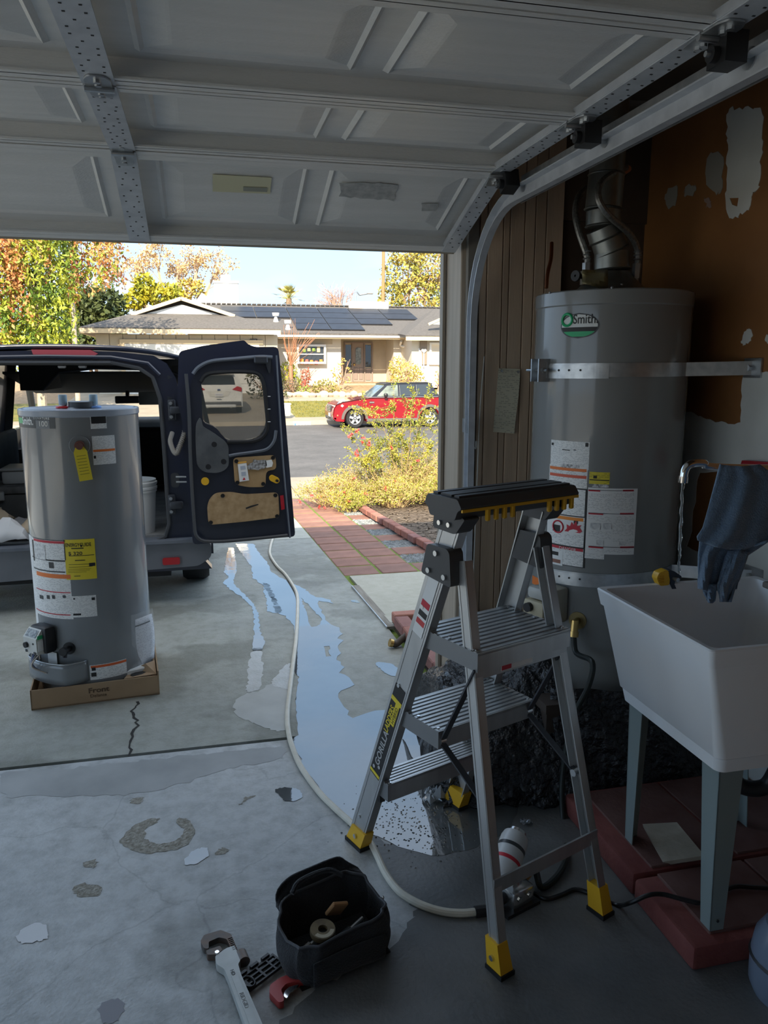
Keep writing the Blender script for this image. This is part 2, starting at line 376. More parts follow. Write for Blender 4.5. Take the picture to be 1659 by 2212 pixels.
# ---- paint left on the right-hand wall
old_white = M('old white wall paint', (.55,.56,.53), .6, c2=(.66,.67,.64), scale=3, bump=.08, bscale=40)
def wallpoly(name, pts, mat, d=.002, amp=0, holes=(), parent=wr, X=XR, sd=1):
    P = [at(x, y, X=X) for x, y in pts]; q = [(-p.y, p.z) for p in P]
    hh = [[(-p.y, p.z) for p in [at(x, y, X=X) for x, y in h]] for h in holes]
    if amp: q = jag(rpoly(q, .03, 3), amp*1.3, .018, sd); hh = [jag(h, amp, .03, sd+3) for h in hh]
    return MB().prism(q, d, frame((X, 0, 0), (0,-1,0), (0,0,1)), hh).build(name, mat, parent, smooth=0)
z1 = lambda pts: [(1100+x*.337, 300+y*.337) for x, y in pts]
z3 = lambda pts: [(1280+x*.3345, 960+y*.3345) for x, y in pts]
wallpoly('paint_patch', z1([(1400,-200),(1640,-200),(1625,0),(1600,330),(1560,340),(1550,440),(1490,480),(1440,520),(1380,480),(1395,340),(1400,200)]), old_white, amp=.006, holes=[z1([(1420,370),(1475,370),(1470,430),(1425,430)])], sd=1)
wallpoly('paint_patch', z1([(1280,90),(1370,80),(1372,330),(1320,362),(1255,300),(1262,180)]), M('dull paint smear', (.3,.29,.26), .6), amp=.006, sd=2)
wallpoly('paint_patch', z1([(1000,340),(1080,285),(1075,420),(1000,450)]), MATS['dull paint smear'], amp=.006, sd=3)
wallpoly('paint_patch', z1([(1130,300),(1200,290),(1190,355),(1120,370)]), MATS['dull paint smear'], amp=.006, sd=4)
wallpoly('paint_patch', z1([(1235,385),(1290,380),(1300,430),(1270,440)]), M('pinkish paint smear', (.3,.22,.2), .6), amp=.006, sd=5)
wallpoly('paint_patch', z1([(1540,1208),(1566,1250),(1545,1300),(1510,1322),(1485,1312),(1505,1240)]), old_white, amp=.004, sd=6)
wallpoly('paint_patch', z1([(1640,1255),(1680,1250),(1690,1300),(1645,1310)]), old_white, amp=.004, sd=7)
wallpoly('painted_lower_wall', [(1395,925),(1440,905),(1480,885),(1530,908),(1600,918),(1605,803),(1900,803),(2100,2600),(1395,1950)], old_white, amp=.004,
         holes=[z3([(695,185),(840,175),(850,710),(670,692),(612,652),(640,560),(642,480),(665,370),(668,280)])], sd=8)
wallpoly('bare_strip', z3([(520,60),(545,60),(540,600),(500,820),(460,820),(490,500),(510,300)]), dark_wall, amp=.006, d=.004, sd=9)

# ================================================================ sectional garage door, rolled up
door_paint = M('grey door paint', (.70,.71,.70), .42, c2=(.75,.755,.75), scale=3, bump=.25, bscale=60, stretch=(1,9,9))
gd = thing('garage_door', 'grey sectional overhead garage door with embossed panels, rolled up overhead', 'garage door', (-1.38, 1.5, 2.256))
DX0, DX1 = -3.82, 1.06
bays = [DX1-.0, DX1-1.265, DX1-2.5, DX1-3.73, DX0]
seg = [((3.215,2.072),(2.657,2.256)), ((2.650,2.258),(2.082,2.258)), ((2.075,2.258),(1.498,2.258)), ((1.491,2.258),(.915,2.258)), ((.908,2.258),(.33,2.258))]
rivet = M('dark punched hole', (.03,.03,.03), .7)
panel_mesh = None; stile_holes = None
for si, (a, b_) in enumerate(seg):
    A = Vector((0, a[0], a[1])); Bv = Vector((0, b_[0], b_[1])); L = (Bv-A).length
    m = frame((0, a[0], a[1]), (1,0,0), Bv-A)          # x = world X, y = up the door, z = towards the outside face or room
    if m.to_3x3().col[2].z > 0: up = 1
    else: up = -1
    mb = MB(m)
    T = .052*up
    mb.box(((DX0+DX1)/2, L/2, T+.006*up), (DX1-DX0, L, .012))
    mb.box(((DX0+DX1)/2, .014, T/2), (DX1-DX0, .028, .052)); mb.box(((DX0+DX1)/2, L-.010, T/2), (DX1-DX0, .02, .052))
    mb.box(((DX0+DX1)/2, .034, .003*up), (DX1-DX0, .02, .006)); mb.box(((DX0+DX1)/2, L-.03, .003*up), (DX1-DX0, .026, .006))
    sec = mb.build('section', door_paint, gd)
    # embossed panels, two in each bay
    for bi in range(4):
        xa, xb = bays[bi+1]+.055, bays[bi]-.055; w = (xb-xa)/2
        for j in range(2):
            cx = xa+w*(j+.5); hw, hh = w/2-.035, L/2-.085; s = .055; zt = T; zb = T-.014*up
            v = []
            for (ex, ey, zz) in ((hw,hh,zt),(hw-.012,hh-.012,zt-.01*up),(hw-.022,hh-.022,zt-.003*up),(hw-.022-s,hh-.022-s,zb),(hw-.03-s,hh-.03-s,zb-.001*up)):
                v += [(cx-ex, L/2-ey, zz),(cx+ex, L/2-ey, zz),(cx+ex, L/2+ey, zz),(cx-ex, L/2+ey, zz)]
            f = [(4*r+q, 4*r+(q+1)%4, 4*r+4+(q+1)%4, 4*r+4+q) for r in range(4) for q in range(4)]+[(16,17,18,19)]
            MB(m).add(v, f).build('embossed_panel', door_paint, sec, smooth=0)
    # galvanised stiles
    for bi in range(4):
        xc = bays[bi] if bi else DX1-.03; w = .076 if bi else .06
        st = MB(m).box((xc, L/2, -.001*up), (w, L-.004, .004)).box((xc-w/2, L/2, .01*up), (.003, L-.06, .02)).build('stile', M('bright galvanised strip', (.60,.63,.67), .42, .35, c2=(.5,.53,.57), scale=18), gd)
        if bi < 3:
            hb = MB(m); rnd = random.Random(si*7+bi)
            for r in range(15):
                yv = .05+r*(L-.1)/14
                for dx in ((-.02,.02) if r % 3 else (0,)):
                    hb.box((xc+dx+rnd.uniform(-.004,.004), yv, -.0035*up), (.006, .004, .0012))
            hb.build('punched_holes', rivet, st, kind='stuff')
    # hinges at the upper joint of each section (middle stiles) and end brackets with rollers
    for bi in range(4):
        xc = bays[bi] if bi else DX1-.03
        hg = MB(m)
        hg.prism(rpoly([(-.024,-.07),(.024,-.07),(.03,-.01),(.03,.05),(.018,.075),(-.018,.075),(-.03,.05),(-.03,-.01)], .008), -.004*up, Matrix.Translation((xc, L, -.004*up)))
        hg.cyl((xc-.034, L, -.012*up), (xc+.034, L, -.012*up), .007, n=10)
        h = hg.build('hinge', galv, gd)
        for dy in (-.05, -.032, .03, .052):
            MB(m).cyl((xc, L+dy, -.006*up), (xc, L+dy, -.015*up), .008, n=6).build('bolt', galv, h)
    bk = MB(m); bk.box((DX1+.005, L, -.03*up), (.05, .06, .06)).cyl((DX1-.035, L, -.04*up), (DX1+.02, L, -.04*up), .016, n=14)
    br = bk.build('roller_bracket', M('dark bracket steel', (.05,.05,.052), .4, .7), gd)
    MB(m).cyl((DX1-.045, L, -.04*up), (DX1+.075, L, -.04*up), .006, n=8).cyl((DX1+.055, L, -.04*up), (DX1+.075, L, -.04*up), .022, n=16).build('roller', galv, br)
# bottom edge: rubber astragal and rail on the lowest section
A = Vector((0, 3.215, 2.072)); Bv = Vector((0, 2.657, 2.256)); m = frame(A, (1,0,0), Bv-A)
MB(m).box(((DX0+DX1)/2, -.010, -.026), (DX1-DX0, .02, .05)).build('bottom_seal', M('tan rubber seal', (.3,.26,.2), .6), gd)
# sticker and tape residue on the lowest section
S = [at(459,367,Y=2.9), at(586,374,Y=2.9)]
stk_m = frame((at(459,370,Y=2.86).x, 0, 0), (1,0,0), Bv-A)
def on_door(px, py):             # point on the sheet of the lowest section
    n = (Bv-A).cross(Vector((1,0,0))).normalized()
    if n.z > 0: n = -n
    o = A - n*.050; d = ray(px, py); t = (o-CAM).dot(n)/d.dot(n); return CAM+d*t, n
def door_patch(name, px, mat, lift=.006, amp=0, sd=1):
    pts = [on_door(*p) for p in px]; n = pts[0][1]; o = pts[0][0]+n*lift
    fm = frame(o, (1,0,0), (Bv-A)); inv = fm.inverted(); q = [tuple((inv @ (p+n*lift))[:2]) for p, _ in pts]
    if amp: q = jag(q, amp, .02, sd)
    return MB().prism(q, .001, fm).build(name, mat, gd)
door_patch('sticker', [(459,404),(583,409),(586,374),(459,367)], print_mat('yellowed label print', (.62,.6,.4), (.3,.3,.2), .012, .05, .35), .016)
door_patch('sticker_print', [(525,402),(576,404),(576,395),(525,393)], M('faded grey ink', (.3,.31,.26), .6), .018)
tape = M('torn tape residue', (.5,.51,.5), .7, c2=(.36,.37,.37), scale=40)
door_patch('tape_residue', [(733,415),(850,424),(857,392),(790,384),(733,386)], tape, .016, .006, 3)
door_patch('tape_residue', [(912,446),(944,446),(944,430),(912,430)], tape, .016, .005, 4)

# ---- track on the right: horizontal run, bend, vertical run
tr = thing('door_track', 'galvanised curved roller track beside the right door jamb', 'track', (1.1, 3.15, 0))
TX = 1.105
path = [(yv, 2.195) for yv in (-1.5, 0, 1, 2, 2.70)]
path += [(2.70+.42*math.sin(R(t)), 2.195-.42*(1-math.cos(R(t)))) for t in range(8, 90, 8)]+[(3.12, 1.72), (3.12, .03)]
prof = [(-.012,-.022),(-.012,-.026),(.016,-.026),(.018,-.022),(.018,.022),(.016,.026),(-.012,.026),(-.012,.022),(-.008,.021),(.013,.021),(.013,-.021),(-.008,-.021)]
def track_fn(u, v):
    i = round(u*(len(path)-1)); j = round(v*len(prof)) % len(prof); p = Vector(path[i]); q0 = Vector(path[max(i-1,0)]); q1 = Vector(path[min(i+1,len(path)-1)])
    t = (q1-q0).normalized(); n = Vector((t.y, -t.x)); c = p+n*prof[j][1]
    return Vector((TX+prof[j][0], c.x, c.y))
MB().grid(track_fn, len(path)-1, len(prof), cv=True).build('rail', MATS['bright galvanised strip'], tr)
MB().box((TX+.028, .6, 2.215), (.004, 4.2, .09)).box((TX+.045, .6, 2.26), (.035, 4.2, .004)).build('support_angle', galv, tr)
for zz in (.5, 1.35):
    MB().box((TX+.01, 3.165, zz), (.03, .06, .06)).build('jamb_bracket', galv, tr)
for yy_ in (.9, -.6):
    MB().box((TX+.03, yy_, 2.48), (.03, .004, .5)).build('hanger_strap', galv, tr)
# rope hook on the jamb
MB().tube(spline([(JX+.05+.0, YW-.03, 1.33),(JX+.05, YW-.045, 1.27),(JX+.065, YW-.05, 1.25),(JX+.07, YW-.04, 1.28)]), .004, 6).build('rope_hook', white_paint, label='small white cord hook on the brown wall boards by the track', cat='hook')
MB().tube(spline([at(1046,770,Y=YW-.03), at(1036,900,Y=YW-.028), at(1030,1050,Y=YW-.03), at(1022,1250,Y=YW-.03), at(1012,1420,Y=YW-.03)]), .0025, 6).build('hanging_cord', white_paint, label='thin pale cord hanging down the brown panel boards', cat='cord')
# paper notice pinned to the front wall
pn = [at(1077,795,Y=YW-.02), at(1124,797,Y=YW-.026), at(1112,937,Y=YW-.04), at(1065,933,Y=YW-.022)]
def pap(u, v): 
    a = pn[0].lerp(pn[1], u); c = pn[3].lerp(pn[2], u); p = a.lerp(c, v); return p+Vector((0, -.006*math.sin(v*5)*u, 0))
b = MB().grid(pap, 6, 12); uvs = [((i/6)*.15, (1-j/12)*.43) for i in range(7) for j in range(13)]
ntc = thing('paper_notice', 'curled yellowish printed notice pinned to the brown wall boards', 'notice', tuple(pn[3]))
b.build('sheet', print_mat('notice print', (.7,.67,.52), (.2,.19,.15), .012, .03, .5), ntc, uv=uvs)
for i in (0, 1):
    MB().cyl(pn[i]+Vector((.012-.024*i,-.001,-.012)), pn[i]+Vector((.012-.024*i,-.012,-.012)), .005, n=8).build('pin', galv, ntc)
MB().box(((JX+XR)/2+.1, 3.3, -.06), (XR-JX+.2, .36, .12)).build('trim_3', dark_wall, kind='structure')
# ================================================================ drive, path, street
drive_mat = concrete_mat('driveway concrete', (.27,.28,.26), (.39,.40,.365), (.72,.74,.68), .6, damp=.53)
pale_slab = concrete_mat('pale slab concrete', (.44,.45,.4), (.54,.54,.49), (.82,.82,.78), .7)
walk_mat = concrete_mat('sidewalk concrete', (.33,.28,.21), (.41,.35,.265), (.85,.85,.85), .75)
asphalt = concrete_mat('asphalt', (.105,.098,.092), (.15,.14,.132), (.7,.7,.7), .8)
MB().box((-1.5, 3.14, -.075), (9, .05, .11)).build('expansion_joint', M('dark joint filler', (.02,.018,.016), .9), kind='structure')
def edge_x(y): return 1.085-.0275*(y-3.46)*.6
def slab(name, mat, y0, y1, x0, x1f, parent=None, th=.12, lift=0, kind='structure'):
    b = MB()
    ys = sorted({y0, y1} | ({4.6} if y0 < 4.6 < y1 else set()))
    vs = []
    for y in ys:
        z = gz(min(y, 12.999))+lift; xa, xb = (x0(y) if callable(x0) else x0), (x1f(y) if callable(x1f) else x1f)
        vs += [(xa,y,z),(xb,y,z),(xa,y,z-th),(xb,y,z-th)]
    fs = []
    for i in range(len(ys)-1):
        k = 4*i; fs += [(k,k+1,k+5,k+4),(k+2,k+6,k+7,k+3),(k,k+4,k+6,k+2),(k+1,k+3,k+7,k+5)]
    fs += [(0,2,3,1),(4*len(ys)-4,4*len(ys)-3,4*len(ys)-1,4*len(ys)-2)]
    return b.add(vs, fs).build(name, mat, parent, kind=kind if not parent else None, smooth=0)
dw = setting('driveway', (-1, 6, 0))
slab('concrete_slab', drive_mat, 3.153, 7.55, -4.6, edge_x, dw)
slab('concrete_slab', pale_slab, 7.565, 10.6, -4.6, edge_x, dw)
# crack running from the carton to the joint
ck = M('crack shadow', (.03,.028,.025), .9)
def stroke(name, px, w, mat, parent, lift=.0012, sd=1, seg=5):
    rnd = random.Random(sd); P = [onground(*p) for p in px]; pts = []
    for i in range(len(P)-1):
        for k in range(seg): pts.append(P[i].lerp(P[i+1], k/seg)+Vector((rnd.uniform(-1,1)*w*.9, rnd.uniform(-1,1)*w*.5, 0)))
    pts.append(P[-1]); vs = []; fs = []
    for i, p in enumerate(pts):
        t = (pts[min(i+1,len(pts)-1)]-pts[max(i-1,0)]).normalized(); n = Vector((-t.y, t.x, 0)); ww = w*rnd.uniform(.25,.6)
        vs += [p+n*ww+Vector((0,0,lift)), p-n*ww+Vector((0,0,lift))]
        if i: fs.append((2*i-2, 2*i-1, 2*i+1, 2*i))
    return MB().add(vs, fs).build(name, mat, parent, kind=None if parent else 'structure', smooth=0)
stroke('crack', [(300,1516),(284,1540),(297,1560),(285,1600),(277,1635)], .012, ck, dw)
# street, far walk, lawn: profile read across the street
MB().box((0, 19.8, -.5), (120, 14.4, .2)).build('road', asphalt, kind='structure')
MB().box((0, 13.0, -.39), (120, .22, .24)).build('curb', walk_mat, kind='structure')
ns = setting('sidewalk', (0, 11.8, -.3))
for i in range(-8, 10):
    MB().box((i*1.6+.5, 11.74, gz(11.74)-.045), (1.588, 2.24, .1)).build('walk_slab', walk_mat, ns)
FY = [(921,26.9),(912,26.98),(901,28.2),(866,33.5),(858,35.2),(836,39.5),(826,41),(826,70)]
FZ = []
for py, Y in FY: FZ.append(at(680, py, Y=Y).z if Y < 60 else FZ[-1])
FZ[0] = -.40; FZ[1] = -.26
def fz(Y):
    for i in range(len(FY)-1):
        if FY[i][1] <= Y <= FY[i+1][1]: t = (Y-FY[i][1])/(FY[i+1][1]-FY[i][1]); return FZ[i]*(1-t)+FZ[i+1]*t
    return FZ[-1]
def far_strip(name, i0, i1, xa, xb, mat, lift=0, kind='structure', parent=None):
    vs = []; fs = []
    for k, i in enumerate(range(i0, i1+1)):
        vs += [(xa, FY[i][1], FZ[i]+lift), (xb, FY[i][1], FZ[i]+lift)]
        if k: fs.append((2*k-2, 2*k-1, 2*k+1, 2*k))
    return MB().add(vs, fs).build(name, mat, parent, kind=kind, smooth=0)
far_strip('far_curb', 0, 2, -60, 60, walk_mat)
lawn_mat = M('lawn turf', (.15,.15,.03), .9, c2=(.25,.215,.05), scale=3, bump=.5, bscale=200)
far_strip('lawn', 2, 3, 3.3, 60, lawn_mat); far_strip('lawn', 2, 3, -60, -5.4, lawn_mat)
far_strip('far_driveway', 2, 6, -5.4, 3.3, walk_mat, lift=.002)
far_strip('far_walk', 3, 4, 3.3, 60, walk_mat)
bed = M('planting bed soil', (.3,.2,.11), .9, c2=(.42,.3,.18), scale=8)
far_strip('far_bed', 4, 7, 3.3, 60, bed); far_strip('far_bed', 3, 7, -60, -5.4, bed); far_strip('far_bed', 6, 7, -5.4, 3.3, bed)
MB().box((0, 20, -1.0), (140, 120, .2)).build('ground', M('subsoil', (.2,.17,.13), .95), kind='structure')
# grass blades standing on the lawn edge and mown turf relief
rnd = random.Random(3); b = MB()
for i in range(5200):
    X, Y = rnd.uniform(3.4, 13), rnd.uniform(28.25, 33.4); z = fz(Y); h = rnd.uniform(.03,.075); a = rnd.uniform(0,3.14); dx, dy = .02*math.cos(a), .02*math.sin(a)
    b.add([(X-dx,Y-dy,z),(X+dx,Y+dy,z),(X+rnd.uniform(-.03,.03),Y,z+h)], [(0,1,2)])
b.build('lawn_grass', lawn_mat, label='short yellow-green lawn grass in front of the far house', cat='grass', kind='stuff', smooth=0)
# painted house number on the far curb
nb = thing('curb_number', 'white painted house number block on the far curb', 'house number', tuple(at(652,921,Y=26.92)))
cA, cB = at(634,911,Y=26.9), at(672,921,Y=26.9)
MB().box(((cA.x+cB.x)/2, 26.895, (cA.z+cB.z)/2), (cB.x-cA.x, .03, cA.z-cB.z)).build('plate', white_paint, nb)
text('digits', '2197', .15, M('grey number paint', (.25,.27,.3), .6), nb, XZ((cA.x+.14, 26.876, cB.z+.025)), sx=1.15, spacing=1.2)
MB().prism([(0,0),(.05,0),(.05,.08),(0,.08)], .004, XZ((cA.x+.03, 26.878, cB.z+.04))).build('flag_mark', M('blue mark', (.1,.25,.7), .5), nb)

# ---- path of red pavers, gravel squares between, brick edging
path_root = setting('garden_path', (1.3, 8, -.1))
pm = [M('red paver %d' % i, c, .8, c2=tuple(x*1.3 for x in c), scale=7, bump=.3, bscale=80) for i, c in enumerate([(.25,.13,.10),(.29,.15,.115),(.22,.12,.095)])]
PO = Vector((1.045, 5.86, 0)); PD = Vector((-.0165, 1, 0)); PS = .335
def path_pt(i, j): p = PO+Vector((1,0,0))*(i*.315)+PD*(j*PS); return p
pav = None; rnd = random.Random(5)
moss = M('green moss', (.12,.19,.03), .95, c2=(.2,.26,.05), scale=60)
slab('moss_bed', moss, 5.84, 10.62, lambda y: 1.03-.0165*(y-5.86), lambda y: 2.0-.0165*(y-5.86), path_root, lift=-.005)
def paver(x, y, sx, sy, mi, name='paver', dz=0, parent=path_root):
    b = MB(); z = gz(y)+dz
    b.rbox((0,0,-.025), (sx, sy, .05), .006, 1)
    o = b.build(name, pm[mi], parent); o.location = Vector((x, y, z-.05))-Vector(parent.location); o.rotation_euler = (-.034, 0, rnd.uniform(-.012,.012)); return o
for j in range(14):
    for i in range(3):
        if i == 2 and j % 2 == 1: continue
        p = path_pt(i+.5, j+.5); paver(p.x, p.y, .297, PS-.024, rnd.randrange(3), dz=rnd.uniform(-.003,.003))
# pebbles
peb = [M('grey pebble', (.16,.18,.185), .7, c2=(.34,.36,.37), scale=20)]
def pebbles(name, area, n, label, z0=0, size=(.009,.022), sd=1):
    rnd = random.Random(sd); b = MB()
    for k in range(n):
        x, y = area(rnd); r = rnd.uniform(*size); z = gz(y)+z0; q = [rnd.uniform(.7,1.3) for _ in range(6)]
        b.add([(x+r*q[0],y,z),(x,y+r*q[1],z),(x-r*q[2],y,z),(x,y-r*q[3],z),(x,y,z+r*.8*q[4]),(x,y,z-r*.6)], [(0,1,4),(1,2,4),(2,3,4),(3,0,4),(1,0,5),(2,1,5),(3,2,5),(0,3,5)])
    return b.build(name, peb[0], label=label, cat='gravel', kind='stuff', smooth=60)
def path_area(rnd):
    j = rnd.choice([1,3,5,7,9,11]); i = 2+rnd.uniform(.02,.98); p = path_pt(i, j+rnd.uniform(.03,.97)); return p.x, p.y
pebbles('path_gravel', path_area, 5200, 'grey gravel filling the squares along the right side of the red paver path', -.008)
edge_root = thing('brick_edging', 'row of red bricks edging the paver path on its right', 'edging', (2.0, 8, -.1))
bm_ = [M('red brick %d' % i, c, .85, c2=tuple(x*1.25 for x in c), scale=12, bump=.4, bscale=70) for i, c in enumerate([(.30,.13,.10),(.35,.16,.12),(.25,.12,.105)])]
def brick(x, y, z, rz, parent, tilt=0, s=(.09,.2,.065)):
    o = MB().rbox((0,0,0), s, .006, 1).build('brick', bm_[rnd.randrange(3)], parent, world=False)
    o.location = Vector((x, y, z))-Vector(parent.location); o.rotation_euler = (tilt, rnd.uniform(-.05,.05), rz); return o
e0, e1 = onground(940, 1200), onground(770, 1100)
dirv = (e1-e0); n = int(dirv.length/.212)
for k in range(n):
    p = e0+dirv*((k+.5)/n); brick(p.x+rnd.uniform(-.008,.008), p.y, gz(p.y)+.022, math.atan2(-dirv.x, dirv.y), edge_root, -.034)
# soil bed on the right with mulch chips
MB().add([(1.97,5.8,gz(5.8)-.01),(9,5.8,gz(5.8)-.01),(9,10.62,gz(10.6)-.01),(1.97,10.62,gz(10.6)-.01)], [(0,1,2,3)]).build('garden_soil', M('dark garden soil', (.10,.075,.055), .95, c2=(.17,.13,.1), scale=25, bump=.8, bscale=60), kind='structure')
rnd2 = random.Random(9); b = MB()
for k in range(5200):
    x, y = rnd2.uniform(2.02, 4.2), 5.85+4.7*rnd2.random()**1.3; z = gz(y)-.006; a = rnd2.uniform(0,3.14); l, w = rnd2.uniform(.015,.05), rnd2.uniform(.004,.009)
    c, s = math.cos(a), math.sin(a); h = rnd2.uniform(.002,.02)
    b.add([(x-c*l-s*w,y-s*l+c*w,z+h),(x+c*l-s*w,y+s*l+c*w,z),(x+c*l+s*w,y+s*l-c*w,z),(x-c*l+s*w,y-s*l-c*w,z+h)], [(0,1,2,3)])
b.build('mulch', M('mulch chips', (.2,.15,.11), .9, c2=(.36,.28,.2), scale=40), label='loose bark and twig mulch over the shaded planting bed', cat='mulch', kind='stuff', smooth=0)
# pale concrete pad between path and wall, with a sunken board along it
padz = lambda y: gz(y)+.012
pp = [onground(*q) for q in ((763,1262),(960,1243))]
MB().add([(1.10,4.52,.012),(2.6,4.52,.012),(2.6,5.80,gz(5.8)+.012),(1.08,5.80,gz(5.8)+.012),(1.10,4.52,-.1),(2.6,4.52,-.1),(2.6,5.80,-.15),(1.08,5.80,-.15)], [(0,1,2,3),(0,4,5,1),(1,5,6,2),(2,6,7,3),(3,7,4,0)]).build('concrete_pad', concrete_mat('pad concrete', (.43,.42,.355), (.49,.48,.41), (.85,.85,.8), .8), kind='structure')
MB().add([(1.055,3.46,-.004),(1.12,3.46,-.004),(1.10,5.86,gz(5.86)-.006),(1.035,5.86,gz(5.86)-.006)], [(0,1,2,3)]).build('moss_strip', moss, kind='structure')
wb = thing('edge_board', 'narrow weathered wooden board set in the mossy gap beside the pale pad', 'board', tuple(onground(800,1310)))
a, c = onground(768,1268), onground(846,1358)
MB().beam(a+Vector((0,0,.004)), c+Vector((0,0,.004)), .05, .02).build('plank', M('weathered grey wood', (.2,.18,.15), .85, c2=(.3,.28,.24), scale=8, stretch=(6,.6,6)), wb)
MB().beam(a+Vector((-.03,0,.004)), c+Vector((-.03,0,.004)), .006, .024).build('side_strip', galv, wb)
# brick corner around the gravel by the jamb
gb = thing('brick_border', 'low brick border around the gravel beside the garage jamb', 'edging', (1.12, 4.0, 0))
rnd = random.Random(11)
for k in range(4): brick(1.2+.205*k, 4.44, .03, R(90), gb)
for k in range(5): brick(1.135+.004*k, 4.28-.212*k*.9, .03, 0, gb)
pebbles('corner_gravel', lambda r: (r.uniform(1.19, 1.9), r.uniform(3.5, 4.38)), 2600, 'grey gravel inside the low brick border by the jamb', 0, (.01,.022), 4)
MB().box((1.6, 3.96, -.02), (.9, .98, .04)).build('gravel_bed', M('gravel bed soil', (.12,.11,.1), .95), kind='structure')
dp = thing('drain_pipe', 'short dark pipe with a brass end lying over the bricks beside the drive', 'pipe', tuple(onground(850,1400)))
a, c = onground(846,1400), onground(905,1388)
MB().tube(spline([a+Vector((0,0,.03)), a+Vector((.03,.005,.022)), a.lerp(c,.4)+Vector((0,0,.045)), c+Vector((.0,0,.1))]), .02, 12).build('hose_body', M('brown rubber', (.09,.07,.055), .6), dp)
MB().cyl(a+Vector((-.012,0,.035)), a+Vector((.006,.001,.029)), .024, n=14).build('collar', brass, dp)

# ================================================================ water on the slabs
water = M('standing water', (.085,.095,.1), .03, ior=1.7, spec=1, bump=.05, bscale=9, c2=(.12,.13,.13), scale=3)
def puddle(name, px, label, amp=.012, step=.035, holes=(), sd=1, ymin=None, ymax=None, lift=.0018, mat=None, cat='puddle', kind=None):
    q = [tuple(onground(*p)[:2]) for p in px]; hs = [[tuple(onground(*p)[:2]) for p in h] for h in holes]
    if len(q) < 24 and not hs: q = rpoly(q, .05, 4)
    q = jag(q, amp, step, sd); hs = [jag(h, amp, step, sd+1) for h in hs]
    bm = bmesh.new(); loops = [q]+hs; flat = [p for l in loops for p in l]
    vs = [bm.verts.new((p[0], p[1], 0)) for p in flat]
    for t in tessellate_polygon([[Vector((p[0],p[1],0)) for p in l] for l in loops]):
        try: bm.faces.new([vs[i] for i in t])
        except ValueError: pass
    bmesh.ops.recalc_face_normals(bm, faces=bm.faces[:])
    if bm.faces and sum(f.normal.z for f in bm.faces) < 0: bmesh.ops.reverse_faces(bm, faces=bm.faces[:])
    for cut in (3.15, 4.6, 7.56):
        bmesh.ops.bisect_plane(bm, geom=bm.verts[:]+bm.edges[:]+bm.faces[:], plane_co=(0,cut,0), plane_no=(0,1,0))
    bm.verts.index_update(); b = MB()
    b.add([(v.co.x, v.co.y, gz(v.co.y)+lift) for v in bm.verts], [[v.index for v in f.verts] for f in bm.faces]); bm.free()
    return b.build(name, mat or water, label=label, cat=cat, kind=kind, smooth=0, group={'puddle':'puddles on the slabs','wet patch':'wet patches on the slabs','stain':'stains on the garage floor'}.get(cat))
Z4 = lambda pts: [(430+x*.3315, 1150+y*.3315) for x, y in pts]
main_out = Z4([(235,75),(355,75),(400,150),(440,190),(470,260),(530,295),(600,325),(680,365),(722,395),(757,425),(800,428),(855,440),(872,465),(835,455),(772,447),(800,520),(842,590),(915,622),(930,665),(900,690),(945,705),(900,740),(917,790),(902,830),(950,880),(920,915),(990,950),(1015,995),(930,1030),(905,1080),(940,1140),(980,1165),(960,1190),(1000,1212),(1080,1185),(1150,1160),(1240,1155),(1380,1150),(1420,1232),
   (1560,1225),(1700,1400)])+[(1060,1640),(1110,1690),(1120,1760),(1080,1810),(1010,1840),(930,1850),(860,1828),(800,1800)]+Z4([(1000,1885),(900,1800),(800,1690),(720,1590),(660,1480),(620,1390),(605,1335),(640,1322),(632,1200),(636,1050),(645,945),(628,900),(600,850),(630,790),(620,720),(628,640),(600,590),(560,545),(500,520),(470,440),(420,345),(395,330),(350,298),(345,230),(300,170)])
puddle('puddle', main_out, 'long blue sheet of water from the van across the slab joint to the ladder', holes=[Z4([(665,425),(735,500),(805,572),(770,612),(725,618),(695,520)]), Z4([(818,745),(852,742),(852,808),(822,812)])], sd=2, amp=.008)
puddle('puddle', Z4([(190,100),(225,100),(245,240),(222,335),(292,400),(352,460),(386,530),(396,640),(430,720),(412,770),(345,775),(357,680),(360,560),(350,495),(290,432),(212,380),(150,322),(200,290),(160,262)]), 'narrow winding trickle of water on the drive left of the main puddle', sd=3, amp=.007)
puddle('puddle', Z4([(1150,845),(1250,852),(1290,885),(1330,900),(1335,938),(1260,940),(1215,920),(1190,895),(1152,872)]), 'small oval puddle on the drive below the black pipe', sd=4, amp=.004, step=.03)
puddle('puddle', Z4([(980,445),(1030,440),(1050,462),(1000,455)]), 'tiny water splash beside the weathered board', sd=5, amp=.004, step=.03)
puddle('puddle', Z4([(415,330),(450,335),(545,520),(520,530),(450,520)]), 'wet tyre-tread print left of the main puddle', sd=6, amp=.01, step=.03)
f3 = lambda pts: [(x*.422, 1500+y*.422) for x, y in pts]
puddle('puddle', f3([(1400,490),(1445,478),(1510,478),(1548,500),(1548,540),(1460,552),(1430,520)]), 'small puddle on the garage floor beside the white hose', sd=7, amp=.004, step=.03)
puddle('puddle', f3([(948,838),(990,800),(1040,785),(1068,790),(1066,840),(1000,872),(945,876)]), 'pale blue water spot below the worn ring on the floor', sd=8, amp=.004, step=.03)
puddle('puddle', f3([(80,1240),(135,1180),(235,1168),(255,1245),(200,1265),(100,1278)]), 'shallow water patch near the left edge of the garage floor', sd=9, amp=.004, step=.03)
